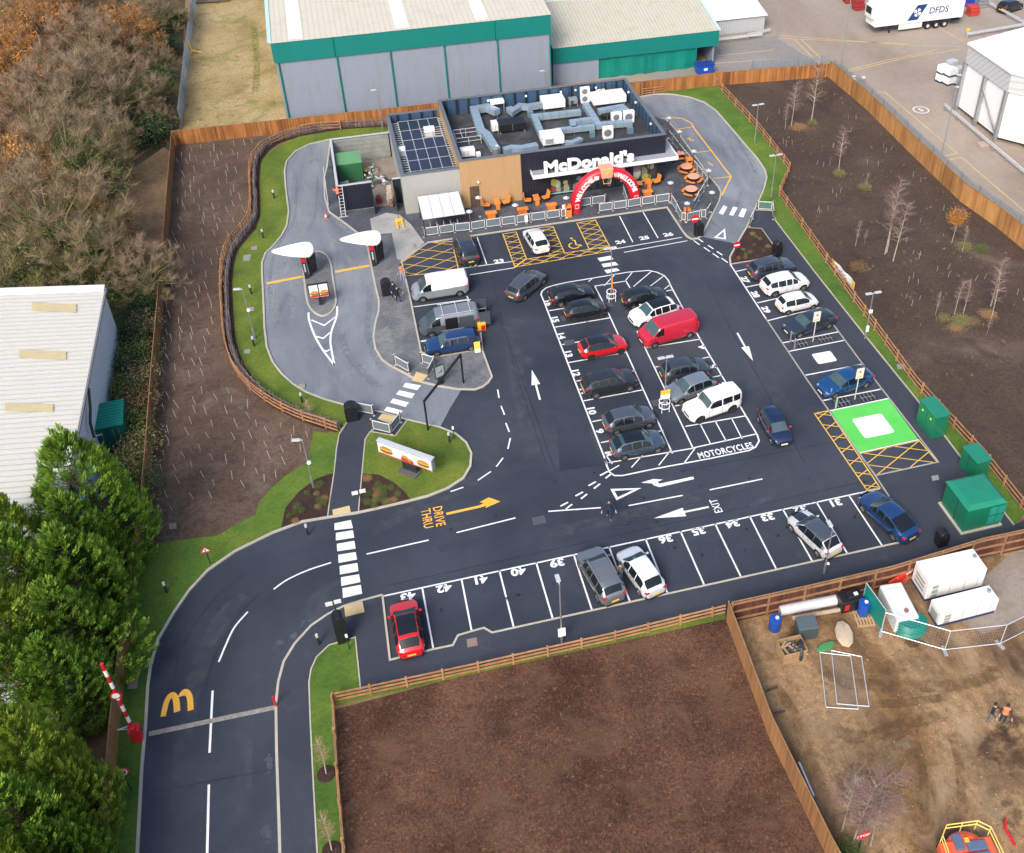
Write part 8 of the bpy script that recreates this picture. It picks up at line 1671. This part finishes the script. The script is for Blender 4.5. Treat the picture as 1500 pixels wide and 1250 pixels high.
for k,(bs,tp,lab) in enumerate((((1159,185),(1163,121),'birch on the straw mound, left of the tall one'),((1188,181),(1197,88),'tallest birch at the top of the dark soil area'),((1150,189),(1150,152),'thin birch stem left of the straw mound'),((1228,253),(1241,187),'single birch in the upper middle of the dark soil'),((1267,279),(1273,253),'small shrubby birch below the single one'),((1296,373),(1303,289),'left stem of the three birches beside the banner'),((1299,370),(1321,262),'tallest stem of the three birches beside the banner'),((1308,383),(1340,297),'right leaning stem of the three birches'),((1409,370),(1430,334),'birch below the orange leaved one'),((1451,449),(1473,378),'upper birch on the orange mound at the right'),((1452,467),(1480,400),'lower pale birch on the orange mound at the right'),((1398,461),(1401,412),'left birch on the green mound'),((1411,460),(1418,415),'right birch on the green mound'),((1253,361),(1254,326),'thin green stemmed birch left of the three'),((1266,357),(1276,338),'low twiggy birch beside the thin green stemmed one'),((1370,462),(1376,432),'thin birch left of the green mound'),((1446,488),(1450,466),'small sapling birch below the orange mound'))): birch(bs,tp,k,lab)
birch((1394,356),(1412,306),1,'young birch with orange leaves near the pale fence',leaves=3)
for k,(bs,tp,lab) in enumerate((((1233,1218),(1239,1135),'left stem of the birch clump in the works compound'),((1249,1236),(1262,1150),'middle stem of the birch clump behind the stop sign'),((1266,1226),(1290,1140),'right leaning stem of the birch clump in the works compound'),((1275,1240),(1315,1165),'low right stem of the birch clump in the works compound'))): birch(bs,tp,k,lab,1.5,grp='birch clump in the works compound')
straw=tm('straw',[(.22,.11,.05),(.34,.19,.09),(.42,.27,.14)],.9)
tw.append(straw)
for px,r,h,m,lab in (((1170,187),1.3,.5,8,'heap of orange straw under the upper birches'),((1407,470),1.3,.5,1,'olive brown bramble mound under the right birches'),((1424,470),1.0,.4,7,'olive bramble joining the two right mounds'),((1447,461),1.0,.5,8,'orange brown mound under the pale birches'),((1400,480),.9,.25,8,'flat orange straw in front of the green mound'),((1190,180),.7,.8,1,'green brown scrub round the foot of the tallest birch'),((1230,255),.9,.9,1,'green scrub round the foot of the single birch'),((1258,393),1.0,1.1,7,'brown scrub beside the end of the banner'),((1267,275),.9,.8,1,'small olive bush in the upper dark soil'),((1438,365),.8,.6,5,'small green bush below the orange birch'),((1412,362),1.0,.8,1,'olive scrub round the foot of the orange birch'),((1382,466),.7,.6,1,'olive bush at the left end of the mound'),((1245,1245),1.0,.7,5,'green scrub at the foot of the birch clump')): shrub(px,r*.62,h*.62,m,lab,.02)
# small new trees in the lawns with mulch rings
for base,top,lab in (((478,1134),(463,1090),'young twiggy tree in a mulch ring on the narrow lawn, upper one'),((486,1246),(478,1200),'young twiggy tree in a mulch ring on the narrow lawn, lower one'),((453,611),(441,590),'young twiggy tree in a mulch ring inside the hurdle')):
    x,y,h=hz(base,top,.1); h=min(4,h); T=thing('young_tree',lab,'tree',(x,y,.09),0,'young trees in mulch rings'); me,tr=BI[0]; s=h/7; inst('trunk',tr,T,sc=(.5,.5,s)); inst('twigs',me,T,sc=(s*.9,s*.9,s),mat=straw); b=MB(); b.lathe([(0,.05),(.45,.04),(.52,0)],n=14); b.build('mulch_ring',bedm,T)
# sapling stakes
wm=MB(); wm.tube((0,0,0),(0,0,.78),.025,.022,5); WD=data_of(wm,'sapling_stake',stick)
WL=[(838,650),(793,680),(876,638),(933,650),(920,672),(828,690),(777,703),(818,705),(861,693),(893,712),(938,717),(953,690),(970,668),(1021,665),(1022,628),(1068,625),(1101,615),(1037,677),(995,737),(1033,745),(990,760),(850,742),(805,762),(797,797),(847,783),(833,803),(898,818),(955,795),(990,790),(833,828),(956,838),(1020,825),(1008,842),(870,847),(808,850),(1048,862),(847,877),(777,880),(797,893),(808,905),(870,905),(933,905),(1020,890),(1067,912),(995,915),(793,958),(893,940),(938,948),(963,960),(890,968),(1020,962),(787,990),(950,993),(938,1022),(887,1017),(995,1022),(757,1022),(775,1050),(805,1077),(843,1105),(777,1105),(885,1112),(950,1102),(847,1140),(767,1150),(925,1145),(838,1190),(898,1197),(823,1212),(757,1222),(785,1240)]
PXL=[(a/2.976,c/2.976+3.5) for a,c in WL]
WL2=[(262,38),(445,60),(628,58),(222,97),(398,130),(550,105),(645,120),(285,155),(190,185),(398,188),(476,200),(617,197),(755,160),(268,220),(768,230),(372,263),(516,287),(684,288),(816,287),(978,290),(158,300),(217,333),(357,341),(490,357),(668,372),(783,362),(890,330),(1068,327),(1162,357),(1050,390),(221,409),(434,445),(733,443),(881,422),(997,458),(1112,450),(189,485),(328,495),(518,508),(904,498),(610,532),(731,549),(1010,543),(172,596),(268,583),(377,562),(458,628),(650,639),(820,605),(946,627),(292,667),(866,657),(141,687),(528,684),(731,692),(207,763),(387,773),(511,768),(110,845),(243,850)]
PXL+=[(200+a/4.628,560+c/4.628+4) for a,c in WL2]
rg.seed(5)
for r in range(9):
    for c in range(4): PXL.append((252+c*19+U(-6,6)-r*1.0,424+r*15.5+U(-5,5)))
WR=[(85,655),(155,610),(178,775),(195,790),(228,780),(535,640),(577,640),(547,710),(455,795),(450,800),(728,800),(740,825),(768,812),(362,890),(398,900),(430,895),(640,890),(700,900),(890,960),(930,985),(450,1045),(490,1045),(470,1070),(365,1150),(378,1160),(425,1145)]
WR2=[(687,120),(770,140),(730,170),(510,220),(455,460),(512,470),(500,500),(637,590),(718,578),(723,637),(420,675),(457,645),(495,685),(398,800),(505,810),(445,855),(930,660),(1000,650),(1250,770),(1295,815),(870,290),(405,370)]
PXR=[(1100+a/3.75,c/3.75+4) for a,c in WR]+[(1250+a/5.208,280+c/5.208+4) for a,c in WR2]
for L_,lab,grp in ((PXL,'thin pale sapling stake in the left soil bed','sapling stakes in the left soil bed'),(PXR,'thin pale sapling stake in the dark soil area on the right','sapling stakes in the right soil area')):
    for u,v in L_:
        x,y=G(u,v,.03); o=bpy.data.objects.new('sapling_stake',WD); COL.objects.link(o); o.location=(x,y,.02); o.scale=(1,1,U(.8,1.15)) if 'left' in grp else (.7,.7,U(.6,.95)); o.rotation_euler=(U(-.16,.16),U(-.2,.2),0); tag(o,lab,'sapling',grp)
# bed plants
for L_,lab,grp in (([(313,880),(235,938),(297,940),(310,985),(345,975),(165,1028),(195,1050),(305,1030),(145,1070),(150,1125),(110,1090),(340,1000)],'small low shrub in the left mulched bed','shrubs in the left mulched bed'),([(715,885),(753,900),(700,915),(748,937),(705,945),(648,940),(640,995),(695,985),(733,972),(640,835),(800,900),(845,945),(770,990),(690,1020),(820,980)],'small low shrub in the right mulched bed','shrubs in the right mulched bed')):
    for k,(a,c) in enumerate(L_): shrub((400+a/4.628,520+c/4.628),U(.16,.3),U(.18,.3),[5,5,1,5,8][k%5],lab,.1,'low_shrub',grp)
for k,(a,c) in enumerate([(845,985),(870,1005),(895,1020),(855,1060),(780,1090),(800,1125),(795,1145),(920,1100),(950,1070),(830,1110),(750,1150)]): shrub((920+a/4.63,130+c/4.63),U(.13,.24),U(.15,.25),[1,5,7,5][k%4],'small low shrub in the bed beside the lane exit',.1,'low_shrub','shrubs in the bed beside the lane exit')
# stones and clods on the dirt and soil (uncountable)
rg.seed(19); b=MB()
for k in range(620):
    if k<700: u,v=U(1080,1520),U(930,1260); 
    elif k<1100: u,v=U(1150,1480),U(140,560)
    else: u,v=U(240,360),U(215,760)
    if k<700 and (u-1064)<(v-905)*.46: continue
    if 700<=k<1100 and not((u-1140)*1.0>(v-286)*.84+14 and (u-1213)<(v-113)*1.12 -16): continue
    if k>=1100 and not(u>262-(v-213)*.075): continue
    x,y=G(u,v); s=U(.012,.045)*(1 if k<700 else .8); b.box((x,y,.03+s*.2),(s*U(1,2.2),s*U(1,2),s),U(0,3),0,U(0,1),U(-.4,.4),U(-.4,.4))
o=b.build('stones',tm('stone_tone',[(.05,.035,.03),(.15,.10,.07),(.26,.2,.14),(.36,.31,.25)],.9)); struct(o,'small stones and clods scattered over dirt and soil','stuff')

rg.seed(91); b=MB()
for k in range(520):
    u,v=U(1120,1490),U(135,560)
    if not((u-1140)>(v-286)*.84+14 and (u-1213)<(v-113)*1.12-16): continue
    x,y=G(u,v); n=rg.randrange(3,9); ct=U(0,1)
    for j in range(n): sliver(b,(x+U(-.12,.12),y+U(-.12,.12),.02),(U(-.18,.18),U(-.18,.18),U(.1,.35)),.03,ct)
o=b.build('dry_grass_tufts',tm('dry_tuft',[(.10,.085,.05),(.2,.17,.09),(.30,.25,.15)],.9)); struct(o,'sparse dry grass tufts in the dark soil','stuff')
# ================================================================ PEOPLE
skin_m=pm('skin',(.52,.31,.22),.55,0,.08,6); hairm=pm('hair_dark',(.03,.02,.015),.7,0,.3,20); shoe=pm('shoes',(.25,.24,.23),.6)
def person(px,rz,label,top,legs,z=0.0,step=.0,armL=(.1,.05),armR=(.1,.05),vest=None,hair=True,lean=0,sc=1.0,cat='person',hat=None,xy=None):
    x,y=xy or G(*px,z); T=thing('person',label,cat,(x,y,z),R_(rz)); V=[];E=[];Rr=[]
    def v(p,r,e=None):
        V.append(Vector(p)); Rr.append(r); 
        if e is not None: E.append((e,len(V)-1))
        return len(V)-1
    pel=v((0,0,.95),(.15,.11)); sp=v((0,-lean*.3,1.15),(.145,.10),pel); ch=v((0,-lean*.8,1.35),(.165,.11),sp); nk=v((0,-lean-.0,1.50),(.065,.06),ch); hd=v((0,-lean-.02,1.60),(.08,.09),nk); ht=v((0,-lean-.02,1.70),(.075,.09),hd)
    hands=[]
    for s,(ao,af) in((1,armL),(-1,armR)):
        sh=v((s*.2,-lean,1.42),(.06,.06),ch); el=v((s*(.24+ao),-lean-af*.4,1.16),(.045,.045),sh); wr=v((s*(.25+ao*1.5),-lean-.08-af*1.2,.95+af*.5),(.032,.03),el); pm_=v((s*(.26+ao*1.6),-lean-.12-af*1.35,.88+af*.55),(.035,.02),wr); hands.append(V[pm_])
        for k,(dx,L_) in enumerate(((-.03,.07),(-.01,.085),(.01,.08),(.03,.065))): v(V[pm_]+Vector((dx,-.02-k*.002,-L_)),(.011,.011),pm_)
        v(V[wr]+Vector((-s*.045,-.05,-.06)),(.012,.012),pm_)
        hp=v((s*.09,0,.88),(.095,.10),pel); kn=v((s*.11,-.02-step*s*.5,.50),(.065,.07),hp); an=v((s*.11,.03-step*s,.10),(.045,.05),kn); v((s*.12,-.13-step*s,.04),(.045,.035),an)
    me=bpy.data.meshes.new('body'); me.from_pydata([tuple(p) for p in V],E,[]); o=bpy.data.objects.new('body',me); COL.objects.link(o); m=o.modifiers.new('s','SKIN'); m.use_smooth_shade=True
    for i,q in enumerate(me.skin_vertices[0].data): q.radius=Rr[i]; q.use_root=(i==0)
    ss=o.modifiers.new('sub','SUBSURF'); ss.levels=1; ss.render_levels=1; bpy.context.view_layer.update()
    nm=bpy.data.meshes.new_from_object(o.evaluated_get(bpy.context.evaluated_depsgraph_get())); bpy.data.objects.remove(o); nm.name='body'
    for mm in (skin_m,top,legs,shoe,vest or top): nm.materials.append(mm)
    for p in nm.polygons:
        c=p.center; k=1
        if any((c-h).length<.13 for h in hands): k=0
        elif c.z>1.49: k=0
        elif c.z<.1: k=3
        elif c.z<.93 and abs(c.x)<.24: k=2
        elif vest and abs(c.x)<.19: k=4
        p.material_index=k; p.use_smooth=True
    q=bpy.data.objects.new('body',nm); COL.objects.link(q); q.parent=T; q.scale=(sc,)*3
    b=MB(); b.lathe([(0,.13),(.07,.11),(.1,.05),(.105,-.02),(.09,-.06)],(0,-lean+.005,1.71),14); h=b.build('hair' if not hat else 'hat',hat or hairm,T,smooth=True); h.scale=(sc,)*3
    b=MB(); b.lathe([(0,-.02),(.015,0),(0,.02)],(0,-lean-.12,1.63),6); 
    for s in(-1,1): b.lathe([(0,-.012),(.012,0),(0,.012)],(s*.033,-lean-.105,1.66),6)
    f=b.build('face',pm('features',(.16,.07,.05),.6),T); f.scale=(sc,)*3
    return T
navyc=pm('cloth_navy',(.015,.025,.06),.8,0,.2,6); blackc=pm('cloth_black',(.015,.015,.018),.8,0,.2,6); greyc=pm('cloth_grey',(.14,.15,.17),.85,0,.2,6); jeans=pm('cloth_jeans',(.06,.11,.22),.85,0,.2,6); olive=pm('cloth_olive',(.12,.12,.075),.85,0,.2,6); palej=pm('cloth_pale_blue',(.3,.36,.46),.85)
person((892,758),-15,'person in navy clothes walking across the exit lane','',navyc) if 0 else person((892,758),-15,'person in navy clothes walking across the exit lane',navyc,navyc,0,.22,(.14,.25),(.16,.3))
person((908.5,851),170,'person in an olive jacket standing between two parked cars',olive,jeans,0,.05,(.05,.2),(.05,.1))
person((590,411),10,'person in an orange hi-vis vest beside the yellow hatching',greyc,palej,.09,.05,vest=orange_hv)
person((584,443),30,'person in dark clothes walking along the paved verge',blackc,navyc,.09,.2,(.1,.1),(.12,.15))
person((578,437),40,'person in dark clothes close behind another on the verge',navyc,blackc,.09,.1)
person((1449,1057),35,'person in a black jacket standing in the works compound',blackc,greyc,.02,.03,(.06,.25),(.05,.2))
person((1467,1059),-30,'person in an orange hi-vis jacket beside the one in black',blackc,navyc,.02,.03,(.05,.2),(.05,.1),vest=orange_hv)
lx2,lz2=OY(494,279,92.55)
person(None,180,'person in hi-vis orange at the top of the ladder',orange_hv,navyc,1.5,.1,(.1,.5),(.1,.5),xy=(lx2,92.45),hat=pm('hard_hat',(.8,.25,.15),.4),vest=orange_hv)
person((660,489),170,'person in a yellow vest at the open side of the dark van',blackc,navyc,0,.05,vest=pm('vest_yellow',(.65,.5,.08),.7),sc=.97)
T=thing('tool_bag','yellow and red tool bag on the tarmac behind the dark van','bag',(*G(706,483),0)); b=MB(); b.box((0,0,.4),(.7,.45,.8)); b.build('bag',yellowp,T,bevel=.06); b=MB(); b.box((.1,-.24,.35),(.35,.03,.5)); b.build('pocket',redp,T)
T=thing('trolley','dark frame trolley standing behind the dark van','trolley',(*G(706,466),0)); b=MB()
for x in(-.4,.4): b.tube((x,0,0),(x,0,1.0),.03,n=6); b.tube((x,.5,0),(x,.5,1.0),.03,n=6)
for z in(.15,1.0): b.path([(-.4,0,z),(.4,0,z),(.4,.5,z),(-.4,.5,z),(-.4,0,z)],.03,6)
b.build('frame',galv,T); b=MB(); b.box((0,.25,.6),(.7,.45,.5)); b.build('load',blackp,T)
